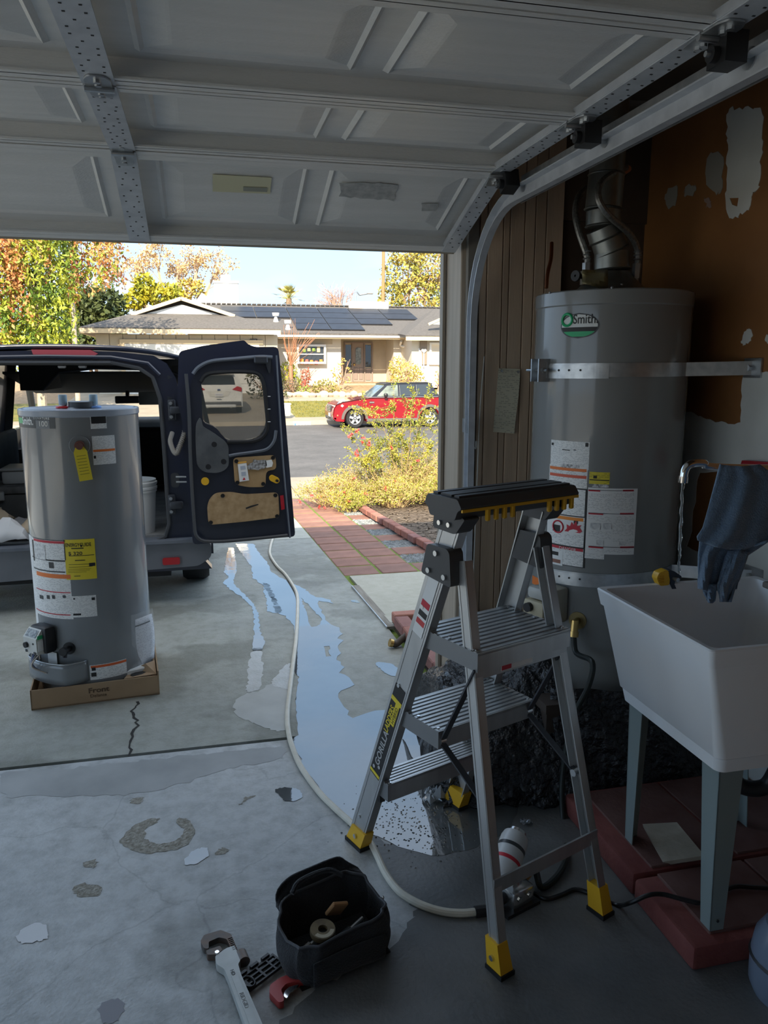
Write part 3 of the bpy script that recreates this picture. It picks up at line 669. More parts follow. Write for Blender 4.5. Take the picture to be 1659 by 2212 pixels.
# wet sheen put into pale colour on the concrete around the flow, and damp drift marks
damp = M('damp concrete film', (.19,.2,.195), .22, c2=(.24,.25,.245), scale=9, ior=1.33, bump=.2, bscale=60)
pale_sheen_film = M('wet film with painted sheen', (.5,.52,.52), .3, c2=(.42,.44,.43), scale=14, bump=.3, bscale=80, spec=.8)
puddle('damp_shading_film', Z4([(345,775),(412,770),(412,850),(416,930),(392,1030),(300,1045),(316,990),(320,870)]), 'pale wet tail of the narrow trickle on the drive', sd=14, mat=pale_sheen_film, lift=.0012, cat='wet patch', amp=.008)
puddle('damp_shading_film', Z4([(590,842),(600,955),(590,1040),(460,985),(500,940),(540,880)]), 'pale splashed water fan left of the hose on the drive', sd=15, mat=pale_sheen_film, lift=.0014, cat='wet patch', amp=.008)
puddle('damp_shading_film', Z4([(300,1050),(390,1035),(460,990),(580,965),(575,1100),(572,1290),(500,1300),(400,1260),(300,1220),(210,1145),(240,1090)]), 'thin wet film spreading left of the hose above the slab joint', sd=10, mat=M('damp concrete with pale sheen', (.40,.41,.395), .4, c2=(.47,.48,.46), scale=7), lift=.0010, cat='wet patch')
puddle('damp_shading_film', [(770,1790),(800,1800),(860,1830),(930,1700),(1000,1650),(1250,1640),(1420,1760),(1520,1960),(1640,2060),(1760,2300),(560,2300),(610,2200),(700,2120),(800,2080),(880,2010),(905,1962),(850,1920),(815,1850)], 'dark floor under and in front of the step ladder, damp with shade painted in', sd=11, mat=M('damp floor with painted shade', (.115,.12,.12), .5, c2=(.165,.17,.17), scale=4, bump=.2, bscale=70), lift=.0010, cat='wet patch')  # damp by the ladder; the rest is floor shade painted as colour
damp2 = M('damp slab stain', (.29,.305,.31), .45, c2=(.37,.385,.39), scale=5, detail=8)
puddle('damp_shading_film', f3([(0,400),(300,385),(700,340),(1100,300),(1480,262),(1460,330),(1200,370),(900,470),(640,520),(300,525),(0,525)]), 'long damp band on the garage floor just inside the slab joint', sd=12, mat=damp2, lift=.0008, cat='wet patch')
wornm = M('worn exposed aggregate', (.23,.215,.175), .9, c2=(.40,.385,.34), scale=60, bump=.8, bscale=120)
puddle('worn_ring', f3([(600,760),(660,690),(740,645),(810,630),(815,655),(750,680),(735,740),(800,775),(900,755),(960,700),(905,655),(915,632),(960,640),(1000,670),(990,740),(920,795),(800,815),(690,810)]), 'eroded ring of rough aggregate worn into the garage floor', sd=13, mat=wornm, lift=.001, cat='stain', amp=.006, step=.025)
for i, (pts, lab) in enumerate([([(660,545),(700,525),(745,530),(730,555),(670,560)], 'dark leaf-shaped water stain above the worn ring'), ([(420,865),(460,845),(505,850),(495,885),(450,893)], 'dark wet blot left of the worn ring'),
    ([(1220,570),(1250,525),(1315,515),(1255,550)], 'dark damp bird-foot mark right of the worn ring'), ([(355,1000),(420,960),(520,985),(520,1030),(400,1035)], 'brown smudged stain low on the left floor'),
    ([(1100,830),(1120,785),(1175,790),(1160,820)], 'small pitted brown spot right of the pale water spot'), ([(490,1640),(540,1560),(640,1560),(640,1640),(560,1700)], 'purplish round oil stain at the lower left floor')]):
    puddle('floor_stain', f3(pts), lab, sd=20+i, mat=wornm if i != 5 else M('oil stain', (.27,.27,.3), .5), lift=.0009, cat='stain', amp=.006, step=.02)
rnd = random.Random(21); b = MB()
for k in range(420):               # foam and droplets on the sheet below the ladder
    p = onground(rnd.gauss(900, 75), rnd.gauss(1775, 40)); r = rnd.uniform(.0015,.005)
    b.add([p+Vector((r,0,.002)), p+Vector((0,r,.002)), p+Vector((-r,0,.002)), p+Vector((0,-r,.002)), p+Vector((0,0,.002+r*.8))], [(0,1,4),(1,2,4),(2,3,4),(3,0,4)])
b.build('water_droplets', water, label='bubbles and debris floating on the water below the ladder', cat='droplets', kind='stuff', smooth=60)
# ================================================================ house across the street
HY = 40.0
def onplane(px, py, o, n): d = ray(px, py); t = (Vector(o)-CAM).dot(n)/d.dot(n); return CAM+d*t
hs = thing('far_house', 'cream single-storey house with solar panels and attached garage across the street', 'house', (4, HY, fz(40)))
cream = M('cream stucco', (.70,.64,.53), .8, bump=.2, bscale=60)
beige = M('beige siding', (.48,.40,.29), .75, c2=(.54,.46,.34), scale=2)
trimc = M('tan fascia', (.66,.52,.34), .7)
whitew = M('white house trim', (.85,.84,.8), .6)
shingle = M('brown grey shingles', (.10,.092,.086), .9, c2=(.16,.147,.137), scale=9, stretch=(1,4,4), bump=.6, bscale=16, bdist=.05)
glass = M('window glass', (.03,.035,.04), .04, spec=.8)
z0 = fz(40)-.1
# garage wing: front at GY
GY = 37.0
gxa, gxb = at(207,740,Y=GY).x, at(600,740,Y=GY).x; gtop = at(350,722,Y=GY).z; gz0 = fz(GY)-.2
MB().box(((gxa+gxb)/2, GY+3.2, (gtop+gz0)/2), (gxb-gxa, 6.2, gtop-gz0)).build('garage_wall', cream, hs)
nb_ = 14; bw = (gxb-gxa)/nb_
for i in range(nb_):               # vertical siding boards above the garage door
    MB().rbox((gxa+bw*(i+.5), GY+.06, gtop-.36), (bw-.03, .06, .72), .01, 1).build('siding_board', beige, hs)
dx0, dx1, dz1 = at(268,745,Y=GY).x, at(560,745,Y=GY).x, at(300,742,Y=GY).z
gd2 = MB().box(((dx0+dx1)/2, GY+.05, (dz1+gz0)/2), (dx1-dx0, .06, dz1-gz0)).build('garage_door', whitew, hs)
for i in range(4):
    MB().rbox(((dx0+dx1)/2, GY+.01, gz0+(dz1-gz0)*(i+.5)/4), (dx1-dx0-.05, .05, (dz1-gz0)/4-.03), .01, 1).build('door_section', whitew, gd2)
MB().box((dx0-.09, GY, (dz1+gz0)/2), (.18, .14, dz1-gz0)).box(((dx0+dx1)/2, GY, dz1+.09), (dx1-dx0+.36, .14, .18)).build('door_trim', trimc, hs)
MB().box((gxb-.3, GY+.03, gz0+1.1), (.62, .1, 2.2)).build('corner_wall', whitew, hs)
# garage roof: hip with small front gable
e0, e1 = at(172,709,Y=GY-.6), at(606,716,Y=GY-.6); ez = e0.z; ridge = at(392,648,Y=GY+2.4)
gbY = GY+1.5; gzb = at(390,681,Y=gbY).z
gl, gr = at(306,681,Y=gbY).x, at(486,683,Y=gbY).x
b = MB()
b.add([(e0.x,GY-.6,ez),(e1.x,GY-.6,ez),(gr+.4,gbY,gzb),(gl-.4,gbY,gzb),(e0.x,GY+7.5,ez),(e1.x,GY+7.5,ez),(ridge.x,gbY-.15,ridge.z),(ridge.x,GY+6.5,ridge.z)],
      [(0,1,2,3),(0,3,6,7,4),(1,5,7,6,2)])
b.build('garage_roof', shingle, hs, solid=.12, smooth=0)
MB().prism([(gl-.2,gzb-.05),(gr+.2,gzb-.05),(ridge.x,ridge.z-.28)], .08, XZ((0,gbY+.1,0))).build('gable_wall', whitew, hs)
for q in ((gl-.45,gzb-.02),(gr+.45,gzb-.02)):
    MB().beam((q[0],gbY-.18,q[1]), (ridge.x,gbY-.18,ridge.z-.02), .16, .16).build('barge_board', trimc, hs)
MB().box(((e0.x+e1.x)/2, GY-.62, ez-.1), (e1.x-e0.x, .1, .2)).build('fascia', trimc, hs)
MB().beam((e0.x,GY-.55,ez-.1),(e0.x,GY+6,ez-.1),.1,.2).build('fascia', trimc, hs)
# main house
mx0, mx1 = gxb-.2, 19.0; mtop = at(700,729,Y=HY).z
wx = lambda px, Y=HY: at(px, 780, Y=Y).x
wz = lambda py, Y=HY: at(720, py, Y=Y).z
rec0, rec1 = wx(737), wx(850)                # entry recess
MB().box(((mx0+rec0)/2, HY+2.5, (mtop+z0)/2), (rec0-mx0, 5, mtop-z0)).build('front_wall', cream, hs)
MB().box(((rec1+mx1)/2, HY+2.5, (mtop+z0)/2), (mx1-rec1, 5, mtop-z0)).build('front_wall', cream, hs)
MB().box(((rec0+rec1)/2, HY+3.4, (mtop+z0)/2), (rec1-rec0+.2, 3.5, mtop-z0)).build('recess_wall', beige, hs)
MB().box(((rec0+rec1)/2, HY+.9, (fz(HY)+z0)/2+.02), (rec1-rec0, 1.8, .14+abs(fz(HY)-z0))).build('porch_step', walk_mat, hs)
MB().box((wx(650), HY-.02, wz(736)), (wx(737)-wx(600), .05, wz(730)-wz(745))).build('siding_band', beige, hs)
# roof plane of the main house
eY, rY = HY-.9, HY+5.5
EZ, RZ = at(700,722,Y=eY).z, at(650,663,Y=rY).z
rn = Vector((1,0,0)).cross(Vector((0,rY-eY,RZ-EZ))).normalized(); ro = Vector((0,eY,EZ))
MB().add([(mx0-2.0,eY,EZ),(mx1,eY,EZ),(mx1,rY,RZ),(mx0-4,rY,RZ),(mx1,rY+6,EZ),(mx0-4,rY+6,EZ)], [(0,1,2,3),(3,2,4,5)]).build('main_roof', shingle, hs, solid=.12, smooth=0)
rc = MB()
for i in range(70): rc.rbox((mx0-3.9+i*.28, rY, RZ+.1), (.24, .3, .08), .03, 1)
rc.build('ridge_tiles', shingle, hs, kind='stuff')
MB().box(((mx0+mx1)/2+.1, eY-.03, EZ-.14), (mx1-mx0-.3, .08, .16)).build('fascia', trimc, hs)
MB().beam((mx0+.2,eY-.1,EZ-.1),(mx1,eY-.1,EZ-.1),.12,.1).build('gutter', whitew, hs)
# right wing: forward hip with little gable
rw0 = at(872,700,Y=HY-2.4).x; rz_ = at(930,728,Y=HY-2.4).z
MB().box(((rw0+mx1)/2+.25, HY-.6, (rz_+z0)/2), (mx1-rw0-.5, 3.0, rz_-z0)).build('wing_wall', cream, hs)
pk = at(985,668,Y=HY+1.5)
MB().add([(rw0,HY-2.8,rz_),(mx1+2,HY-2.8,rz_),(mx1+2,HY+2,pk.z),(pk.x-1,HY+2.2,pk.z),(rw0+.2,HY+.4,rz_+.25)], [(0,1,2,3),(0,3,4)]).build('wing_roof', shingle, hs, solid=.12, smooth=0)
MB().box(((rw0+mx1)/2+.5, HY-2.84, rz_-.1), (mx1-rw0+1, .08, .18)).build('fascia', trimc, hs)
ga, gb_ = at(928,701,Y=HY-2.2), at(1010,701,Y=HY-2.2); gp = at(968,684,Y=HY-2.2)
MB().prism([(ga.x,ga.z),(gb_.x,ga.z),(gp.x,gp.z)], .3, XZ((0,HY-2.0,0))).build('wing_gable', whitew, hs)
MB().beam((ga.x-.1,HY-2.3,ga.z),(gp.x,HY-2.3,gp.z+.05),.1,.12).build('barge_board', trimc, hs)
MB().tube(spline([(at(866,733,Y=HY-.5).x,HY-.6,rz_-.15),(at(870,738,Y=HY-.5).x,HY-.3,rz_-.4),(at(888,742,Y=HY-.5).x,HY-2.1,rz_-.6),(at(890,760,Y=HY-.5).x,HY-2.15,z0)]), .06, 8).build('downspout', whitew, hs)
# solar panels on the roof plane
pvm = M('solar cells', (.014,.016,.024), .45, c2=(.02,.023,.034), scale=3, spec=.25); pvf = M('panel frame', (.05,.05,.055), .4, .6)
zz2 = lambda x, y: (450+x*.3315, 500+y*.3315)
topx = [75,290,500,705,905,1100,1295]; topy = [490,500,505,512,518,520,522]
Xs = [onplane(*zz2(a, c), ro, rn).x for a, c in zip(topx, topy)]
pT = onplane(*zz2(705,512), ro, rn); pB = onplane(*zz2(780,655), ro, rn); sl = Vector((0, rY-eY, RZ-EZ)).normalized()
tv = (pT-ro).dot(sl); bv = (pB-ro).dot(sl); rows = [2,2,4,4,3,2]; hgt = (tv-bv)/4
for c_ in range(6):
    for r in range(rows[c_]):
        xa, xb = Xs[c_]+.02, Xs[c_+1]-.02; m = frame(ro+sl*(tv-hgt*(r+1))+rn*.1, (1,0,0), sl)
        p = MB(m).box(((xa+xb)/2, hgt/2, 0), (xb-xa, hgt-.04, .05)).build('solar_panel', pvf, hs)
        MB(m).box(((xa+xb)/2, hgt/2, .028), (xb-xa-.06, hgt-.1, .01)).build('cells', pvm, p)
# chimney, cooler, roof vents
cA = at(463,662,Y=HY+7); cB = at(513,614,Y=HY+7); ccx = (cA.x+cB.x)/2
MB().box((ccx, HY+7, (cA.z+cB.z)/2-.6), (cB.x-cA.x, 1.0, cB.z-cA.z+1.2)).build('chimney', whitew, hs)
MB().box((ccx, HY+7, cB.z+.2), ((cB.x-cA.x)*.4, .5, .55)).box((ccx, HY+7, cB.z+.06), (cB.x-cA.x+.1, 1.1, .12)).build('chimney_cap', whitew, hs)
sA, sB = at(440,648,Y=HY+9), at(450,664,Y=HY+9); sp_ = at(436,633,Y=HY+9)
MB().prism([(sA.x-1,sB.z-.4),(sB.x+1,sB.z-.4),(sp_.x,sp_.z)], .3, XZ((0,HY+9,0))).build('rear_gable', whitew, hs)
kA, kB = at(750,671,Y=rY+.3), at(834,656,Y=rY+.3)
cl = MB().rbox(((kA.x+kB.x)/2, rY+.3, (kA.z+kB.z)/2-.1), (kB.x-kA.x, 1.4, kB.z-kA.z+.3), .04, 1).build('roof_cooler', whitew, hs)
MB().box((kA.x+.38, rY-.41, (kA.z+kB.z)/2), (.75, .02, (kB.z-kA.z)*.8)).build('side_panel', trimc, cl)
for i in range(5): MB().box((kB.x-.75, rY-.41, kA.z+.08+i*(kB.z-kA.z-.1)/5), (1.2, .02, .04)).build('louver', whitew, cl)
for px, py, s in ((596,697,1),(622,714,1)):
    p = onplane(px, py, ro, rn)
    MB().cyl(p, p+Vector((0,0,.35)), .16, .05, n=10).cyl(p+Vector((0,0,.34)), p+Vector((0,0,.5)), .16*s, .19*s, n=10).build('roof_vent', whitew, hs)
# kitchen garden window
def window(px0, py0, px1, py1, Y, nm='window', grid=(1,1), fr=.11, proud=.1):
    a, c = at(px0,py0,Y=Y), at(px1,py1,Y=Y); w, h = c.x-a.x, a.z-c.z; cx, cz = (a.x+c.x)/2, (a.z+c.z)/2
    o = MB().prism([(-w/2,-h/2),(w/2,-h/2),(w/2,h/2),(-w/2,h/2)], .2, XZ((cx,Y+.1-proud+.1,cz)), [[(-w/2+fr,-h/2+fr),(w/2-fr,-h/2+fr),(w/2-fr,h/2-fr),(-w/2+fr,h/2-fr)]]).build(nm, whitew, hs, smooth=0)
    gw, gh = (w-2*fr)/grid[0], (h-2*fr)/grid[1]
    for i in range(grid[0]):
        for j in range(grid[1]):
            MB().box((cx-w/2+fr+gw*(i+.5), Y+.04, cz-h/2+fr+gh*(j+.5)), (gw-.03, .02, gh-.03)).build('pane', glass, o)
    return o, cx, cz, w, h
o, cx, cz, w, h = window(641,744,704,786,HY-.25,'kitchen_window',(1,1),.1)
MB().box((cx, HY-.27, cz), (w-.2, .05, .05)).build('inner_shelf', whitew, o)
rnd = random.Random(2)
for i in range(9):
    c_ = [(.7,.25,.04),(.2,.3,.06),(.5,.1,.08),(.6,.5,.3)][i%4]
    MB().rbox((cx-w/2+.25+i*(w-.5)/8, HY-.26, cz+(.22 if i%2 else -.42)+rnd.uniform(-.05,.05)), (.17, .05, rnd.uniform(.15,.3)), .04, 2).build('window_ornament', M('ornament %d' % (i%4), c_, .6), o)
window(927,740,975,788,HY-2.12,'bedroom_window',(4,4),.1)
window(575,738,588,752,HY-.02,'side_window',(1,2),.08)
gr_ = M('grey brown shutter', (.27,.22,.17), .7)
sa, sb = at(907,736,Y=HY-2.15), at(922,788,Y=HY-2.15)
sh = MB().rbox(((sa.x+sb.x)/2, HY-2.16, (sa.z+sb.z)/2), (sb.x-sa.x, .08, sa.z-sb.z), .02, 1).build('shutter', gr_, hs)
hc = Vector(((sa.x+sb.x)/2, HY-2.22, (sa.z+sb.z)/2+.1))
heart = [(.13*(16*math.sin(t)**3)/16, .13*(13*math.cos(t)-5*math.cos(2*t)-2*math.cos(3*t)-math.cos(4*t))/16) for t in [i*math.pi/12 for i in range(24)]]
MB().prism(heart, .04, XZ(hc)).box(hc+Vector((0,-.02,-.45)), (.04,.04,.7)).build('heart_cutout', whitew, sh)
# front door with sidelights
fd = M('taupe door paint', (.26,.2,.17), .5)
da, dc = at(743,739,Y=HY+1.6), at(805,826,Y=HY+1.6); w, h = dc.x-da.x, da.z-dc.z; cx = (da.x+dc.x)/2
dr = MB().prism([(-w/2,0),(w/2,0),(w/2,h),(-w/2,h)], .12, XZ((cx,HY+1.66,dc.z)), [[(-w/2+.06,.05),(-w/2+.42,.05),(-w/2+.42,h-.06),(-w/2+.06,h-.06)],[(w/2-.42,.05),(w/2-.06,.05),(w/2-.06,h-.06),(w/2-.42,h-.06)],[(-w/2+.48,.03),(w/2-.48,.03),(w/2-.48,h-.06),(-w/2+.48,h-.06)]]).build('entry_door', fd, hs, smooth=0)
lw = w-.98
leaf_ = MB().box((cx, HY+1.66, dc.z+h/2), (lw, .06, h-.1)).build('door_leaf', M('taupe door leaf', (.31,.245,.2), .5), dr)
MB().prism(rrect(lw*.5, h*.42, .12), .03, XZ((cx,HY+1.62,dc.z+h*.66))).build('leaf_glass', M('leaded glass', (.3,.33,.3), .2, c2=(.1,.11,.1), scale=9), dr)
for sx in (-1, 1):
    MB().rbox((cx+sx*lw*.24, HY+1.62, dc.z+h*.22), (lw*.34, .03, h*.3), .02, 1).build('leaf_panel', fd, dr)
    MB().box((cx+sx*(w/2-.24), HY+1.64, dc.z+h*.66), (.3, .03, h*.55)).build('sidelight_glass', glass, dr)
    MB().rbox((cx+sx*(w/2-.24), HY+1.63, dc.z+h*.2), (.28, .03, h*.3), .02, 1).build('sidelight_panel', fd, dr)
MB().ball((cx-lw*.42, HY+1.56, dc.z+h*.45), .07, 10).build('door_knob', brass, dr)
np_ = at(548,736,Y=GY-.05)
hn = MB().rbox((np_.x, GY-.02, np_.z), (.34, .04, .18), .02, 1).build('house_number', M('dark number plaque', (.08,.07,.06), .5), hs)
text('plaque_digits', '2197', .13, whitew, hn, XZ((np_.x-.15, GY-.05, np_.z-.05)))
# border stones along the bed
rnd = random.Random(4); stone = [M('bed stone %d' % i, c, .9, bump=.6, bscale=20) for i, c in enumerate([(.55,.45,.33),(.62,.53,.42),(.45,.38,.3)])]
st = setting('stone_border', (6, 36, fz(36)))
for k in range(30):
    x = 3.5+k*.28; y = 35.4+rnd.uniform(-.15,.2); r = rnd.uniform(.13,.22); q = [rnd.uniform(.75,1.2) for _ in range(3)]
    MB().ball((x, y, fz(y)+r*.45), r, 8, (q[0]*1.2,q[1],q[2]*.8)).build('border_stone', stone[k%3], st)
# ================================================================ trees and shrubs
def leafmesh(pts, size, asp=.5, droop=0, rng=None, up=0):
    """Small two-triangle leaves at the given points, turned at random."""
    rng = rng or np.random.default_rng(1); P = np.asarray(pts, float); n = len(P)
    a = rng.normal(size=(n,3)); a[:,2] -= droop; a[:,2] += up; a /= np.linalg.norm(a, axis=1)[:,None]
    b = np.cross(a, rng.normal(size=(n,3))); b /= np.linalg.norm(b, axis=1)[:,None]
    s = size*rng.uniform(.6,1.3,size=(n,1)); L, W = a*s, b*s*asp
    V = np.stack([P, P+L*.5+W*.5, P+L, P+L*.5-W*.5], 1).reshape(-1,3)
    m = MB(); m.v = [Vector(v) for v in V]; m.f = [(4*i,4*i+1,4*i+2,4*i+3) for i in range(n)]
    return m
def branches(base, d, length, r, depth, rnd, spread=.6, kids=3, grav=0, out=None, tips=None, jit=.15, shrink=.68):
    if out is None: out = MB(); tips = []
    p = Vector(base); d = Vector(d).normalized(); pts = [p.copy()]; n = 4
    for i in range(n):
        d = (d+Vector((rnd.gauss(0,jit), rnd.gauss(0,jit), rnd.gauss(0,jit)-grav))).normalized(); p = p+d*(length/n); pts.append(p.copy())
    rr = [r*(1-.5*i/n) for i in range(n+1)]; out.tube(pts, rr, 5 if depth > 1 else 3, cap=False)
    tips += pts[2:] if depth <= 1 else []
    if depth > 0:
        for k in range(kids):
            t = rnd.uniform(.45, 1) if k else 1; q = pts[min(n, int(t*n))]
            nd = (d+Vector((rnd.gauss(0,spread), rnd.gauss(0,spread), rnd.gauss(0,spread*.6)))).normalized()
            branches(q, nd, length*shrink*rnd.uniform(.8,1.15), r*.55, depth-1, rnd, spread, kids, grav, out, tips, jit, shrink)
    return out, tips
bark = M('brown bark', (.2,.14,.09), .9, c2=(.3,.22,.15), scale=8)
pale_bark = M('pale bark', (.42,.33,.24), .9, c2=(.52,.42,.32), scale=8)
rosy_bark = M('rosy bare twigs', (.45,.28,.2), .9)
def fol(n, a, b, s=1.2): return M(n, a, .6, c2=b, scale=s, lo=.4, hi=.6)
g_weep = fol('weeping foliage', (.10,.17,.02), (.42,.44,.04)); g_red = fol('red berry sprays', (.50,.15,.06), (.62,.32,.10))
g_dark = fol('dark foliage', (.035,.055,.02), (.09,.11,.03)); g_yel = fol('yellow foliage', (.42,.36,.02), (.25,.27,.03))
g_gold = fol('golden twig leaves', (.55,.36,.16), (.66,.46,.24)); g_olive = fol('olive foliage', (.28,.29,.05), (.50,.38,.08), .8)
def blob(rng, c, r, n, shell=.55):
    u = rng.normal(size=(n,3)); u /= np.linalg.norm(u,axis=1)[:,None]; k = rng.uniform(shell,1,size=(n,1))**.7
    return np.array(c)+u*k*np.array(r)
def blobs(rng, spec, dens):
    return np.concatenate([blob(rng, c, r, int(dens*r[0]*r[2]+30)) for c, r in spec])
def ground_pt(px, Y): return Vector((at(px, 800, Y=Y).x, Y, fz(min(max(Y,26.9),69))))
def pxblobs(spec, Y, ry=1.0):      # (px, py, half-width px, half-height px)
    out = []
    for px, py, hx, hy in spec:
        c = at(px, py, Y=Y); s = (at(px+hx, py, Y=Y)-c).x; h = (c-at(px, py+hy, Y=Y)).z; out.append(((c.x, c.y, c.z), (s, max(s*ry,.3), h)))
    return out
def leafy_tree(name, label, spec, Y, base_px, mat, n=220, size=.28, trunk=.16, sd=1, ry=.9, extra=None, asp=.55, cat='tree', bm=None, droop=0):
    rng = np.random.default_rng(sd); rnd = random.Random(sd); base = ground_pt(base_px, Y); base.z -= .5; t = thing(name, label, cat, tuple(base), group='trees behind the far house')
    sp = pxblobs(spec, Y, ry); leafmesh(blobs(rng, sp, n), size, asp, droop, rng).build('foliage', mat, t, kind='stuff', smooth=0)
    tk = MB()
    for c, r in sp:
        e = Vector(c); mid = base.lerp(e, .5)+Vector((rnd.uniform(-.3,.3),0,-.2)); tk.tube(spline([base, mid, e], 4), [trunk*(1-.09*i) for i in range(9)], 6)
    tk.build('trunk', bm or bark, t)
    return t, rng, rnd
# weeping tree at the far left with red berry sprays
Y = 31.0; rng = np.random.default_rng(5); rnd = random.Random(5); base = ground_pt(85, Y)
wt = thing('weeping_tree', 'big weeping tree with hanging green leaves and red berry sprays at far left', 'tree', tuple(base))
gp, rp = [], []
for k in range(2400):
    px, py = rnd.uniform(-190, 262), rnd.uniform(440, 730); 
    if px > 160 and py > 600: continue
    s0 = at(px, py, Y=Y+rnd.uniform(-1.6,1.6)); L = rnd.uniform(.5, 1.7) if px < 160 else rnd.uniform(.3, .9)
    red = (py < 640 and (px < 55 or px > 150) and rnd.random() < .62) or rnd.random() < .05
    x, y = 0, 0
    for j in range(int(L*14)):
        x += rnd.gauss(0,.03); y += rnd.gauss(0,.03); (rp if red else gp).append((s0.x+x+rnd.gauss(0,.05), s0.y+y+rnd.gauss(0,.05), s0.z-j/14*1.0))
leafmesh(gp, .2, .4, .9, rng).build('foliage', g_weep, wt, kind='stuff', smooth=0)
leafmesh(rp, .17, .5, .9, rng).build('berry_sprays', g_red, wt, kind='stuff', smooth=0)
tk = MB(); tk.tube(spline([base, at(78,640,Y=Y), at(84,560,Y=Y), at(75,480,Y=Y)], 5), [.17-.005*i for i in range(16)], 8); tk.tube(spline([at(80,640,Y=Y), at(30,540,Y=Y), at(-20,460,Y=Y)], 4), .1, 6); tk.tube(spline([at(82,620,Y=Y), at(150,540,Y=Y), at(200,470,Y=Y)], 4), .1, 6)
tk.build('trunk', pale_bark, wt)
pb = at(160,755,Y=30); pb.z = fz(30)
MB().cyl(pb, at(157,655,Y=30), .09, .08, n=10).build('wooden_post', pale_bark, label='pale upright post standing in front of the weeping tree', cat='post')
leafy_tree('evergreen_tree', 'dense dark green tree filling the gap between weeping tree and house', [(215,660,55,42),(180,690,40,55),(240,700,40,40),(190,740,60,50)], 47.5, 210, g_dark, 900, .34, sd=6)
leafy_tree('yellow_shrub_tree', 'bright yellow-green conical tree behind the garage roof', [(312,622,26,32),(345,640,40,20),(290,650,30,20),(370,632,22,16)], 50, 320, g_yel, 800, .3, sd=7)
# golden bare tree behind the garage
Y = 56; base = ground_pt(380, Y); t = thing('golden_bare_tree', 'nearly bare wide tree with golden twigs behind the garage gable', 'tree', tuple(base)); rnd = random.Random(8); rng = np.random.default_rng(8)
tb = MB(); tips = []
for tx, ty in ((300,560),(335,545),(385,560),(430,570),(465,590),(280,590),(410,600)):
    tip = at(tx, ty, Y=Y+rnd.uniform(-1,1)); tb.tube(spline([base, base.lerp(tip,.55)+Vector((0,0,.5)), tip], 4), [.16-.012*i for i in range(9)], 5)
    m_, tp = branches(base.lerp(tip,.62)+Vector((0,0,.4)), tip-base, 1.9, .05, 3, rnd, .55, 3, 0, tb, tips)
tb.build('trunk', M('tan bare twigs', (.5,.36,.24), .9), t)
leafmesh([tuple(q+Vector((rnd.gauss(0,.12),rnd.gauss(0,.12),rnd.gauss(0,.12)))) for q in tips for _ in range(5)], .2, .5, 0, rng).build('foliage', g_gold, t, kind='stuff', smooth=0)
leafy_tree('amber_tree', 'small amber-leaved tree between the golden tree and the white chimney', [(405,625,22,24),(428,625,16,18)], 54, 412, fol('amber foliage', (.5,.33,.07), (.4,.36,.06)), 700, .24, sd=9)
# palm
Y = 62; c = at(624,645,Y=Y); base = Vector((c.x, Y, 0)); pt = thing('palm_tree', 'small fan palm rising behind the solar roof', 'palm', tuple(base))
MB().tube([base, c], [.3,.22], 10).build('trunk', bark, pt)
rnd = random.Random(3)
for k in range(26):
    a = k*2.4; e = rnd.uniform(-.5, 1.35); L = rnd.uniform(1.0, 1.45); d = Vector((math.cos(a)*math.cos(e), math.sin(a)*math.cos(e), math.sin(e))); p1 = c+d*L*.55; fr = MB(); fr.tube([c, p1], .025, 4)
    sd_ = d.cross(Vector((0,0,1))).normalized()
    for j in range(-5, 6):
        q = (d+sd_*j*.17).normalized(); w = d.cross(q); w = w.normalized()*.03 if w.length > .01 else sd_*.03
        tip = p1+q*L*.55+Vector((0,0,-.1)); n_ = q.cross(sd_).normalized()*.0+sd_*.045
        fr.add([p1-n_, p1+n_, tip], [(0,1,2)])
    fr.build('frond', fol('palm fronds', (.28,.3,.06), (.5,.4,.12)), pt, smooth=0)
# bare shrubby tree behind the ridge
Y = 60; base = Vector((at(735,668,Y=Y).x, Y, at(735,690,Y=Y).z)); t = thing('bare_tree', 'leafless grey-pink tree behind the solar roof beside the palm', 'tree', tuple(base)); rnd = random.Random(4); tb = MB(); tips = []
for k in range(9): branches(base, Vector((rnd.uniform(-.9,.9), rnd.uniform(-.3,.3), 1)), 1.25, .07, 4, rnd, .4, 3, 0, tb, tips)
tb.cyl((base.x,Y,fz(Y)), base, .16, .1, n=8); tb.build('branches', rosy_bark, t)
# tall tree and pole at the right
t, rng, rnd = leafy_tree('tall_leafy_tree', 'tall thin-leaved golden green tree behind the house at right', [(870,590,48,40),(925,570,45,45),(900,640,55,40),(845,640,30,35),(945,640,30,40),(880,545,45,30)], 56, 895, g_olive, 330, .28, .14, sd=12)
tb = MB(); tips = []
for k in range(9): branches(at(895+rnd.uniform(-30,30), 650, Y=56), Vector((rnd.uniform(-.7,.7), rnd.uniform(-.4,.4), 1)), 2.0, .06, 3, rnd, .5, 3, 0, tb, tips)
tb.build('twigs', rosy_bark, t)
pb = at(826,660,Y=55); pb.z = fz(55); MB().cyl(pb, at(829,470,Y=55), .13, .11, n=10).build('utility_pole', M('orange brown pole wood', (.4,.22,.1), .85), label='brown wooden utility pole behind the house at right', cat='pole')
a = at(768,670,Y=58); lp = thing('street_lamp', 'thin curved street lamp arm above the roof cooler', 'street lamp', (a.x, 58, fz(58)))
MB().tube(spline([(a.x,58,fz(58)), tuple(at(768,645,Y=58)), tuple(at(778,638,Y=58)), tuple(at(797,634,Y=58))], 5), .05, 6).build('arm', galv, lp)
e = at(799,634,Y=58); MB().rbox(e, (.5,.2,.12), .04, 1).build('lamp_head', galv, lp)

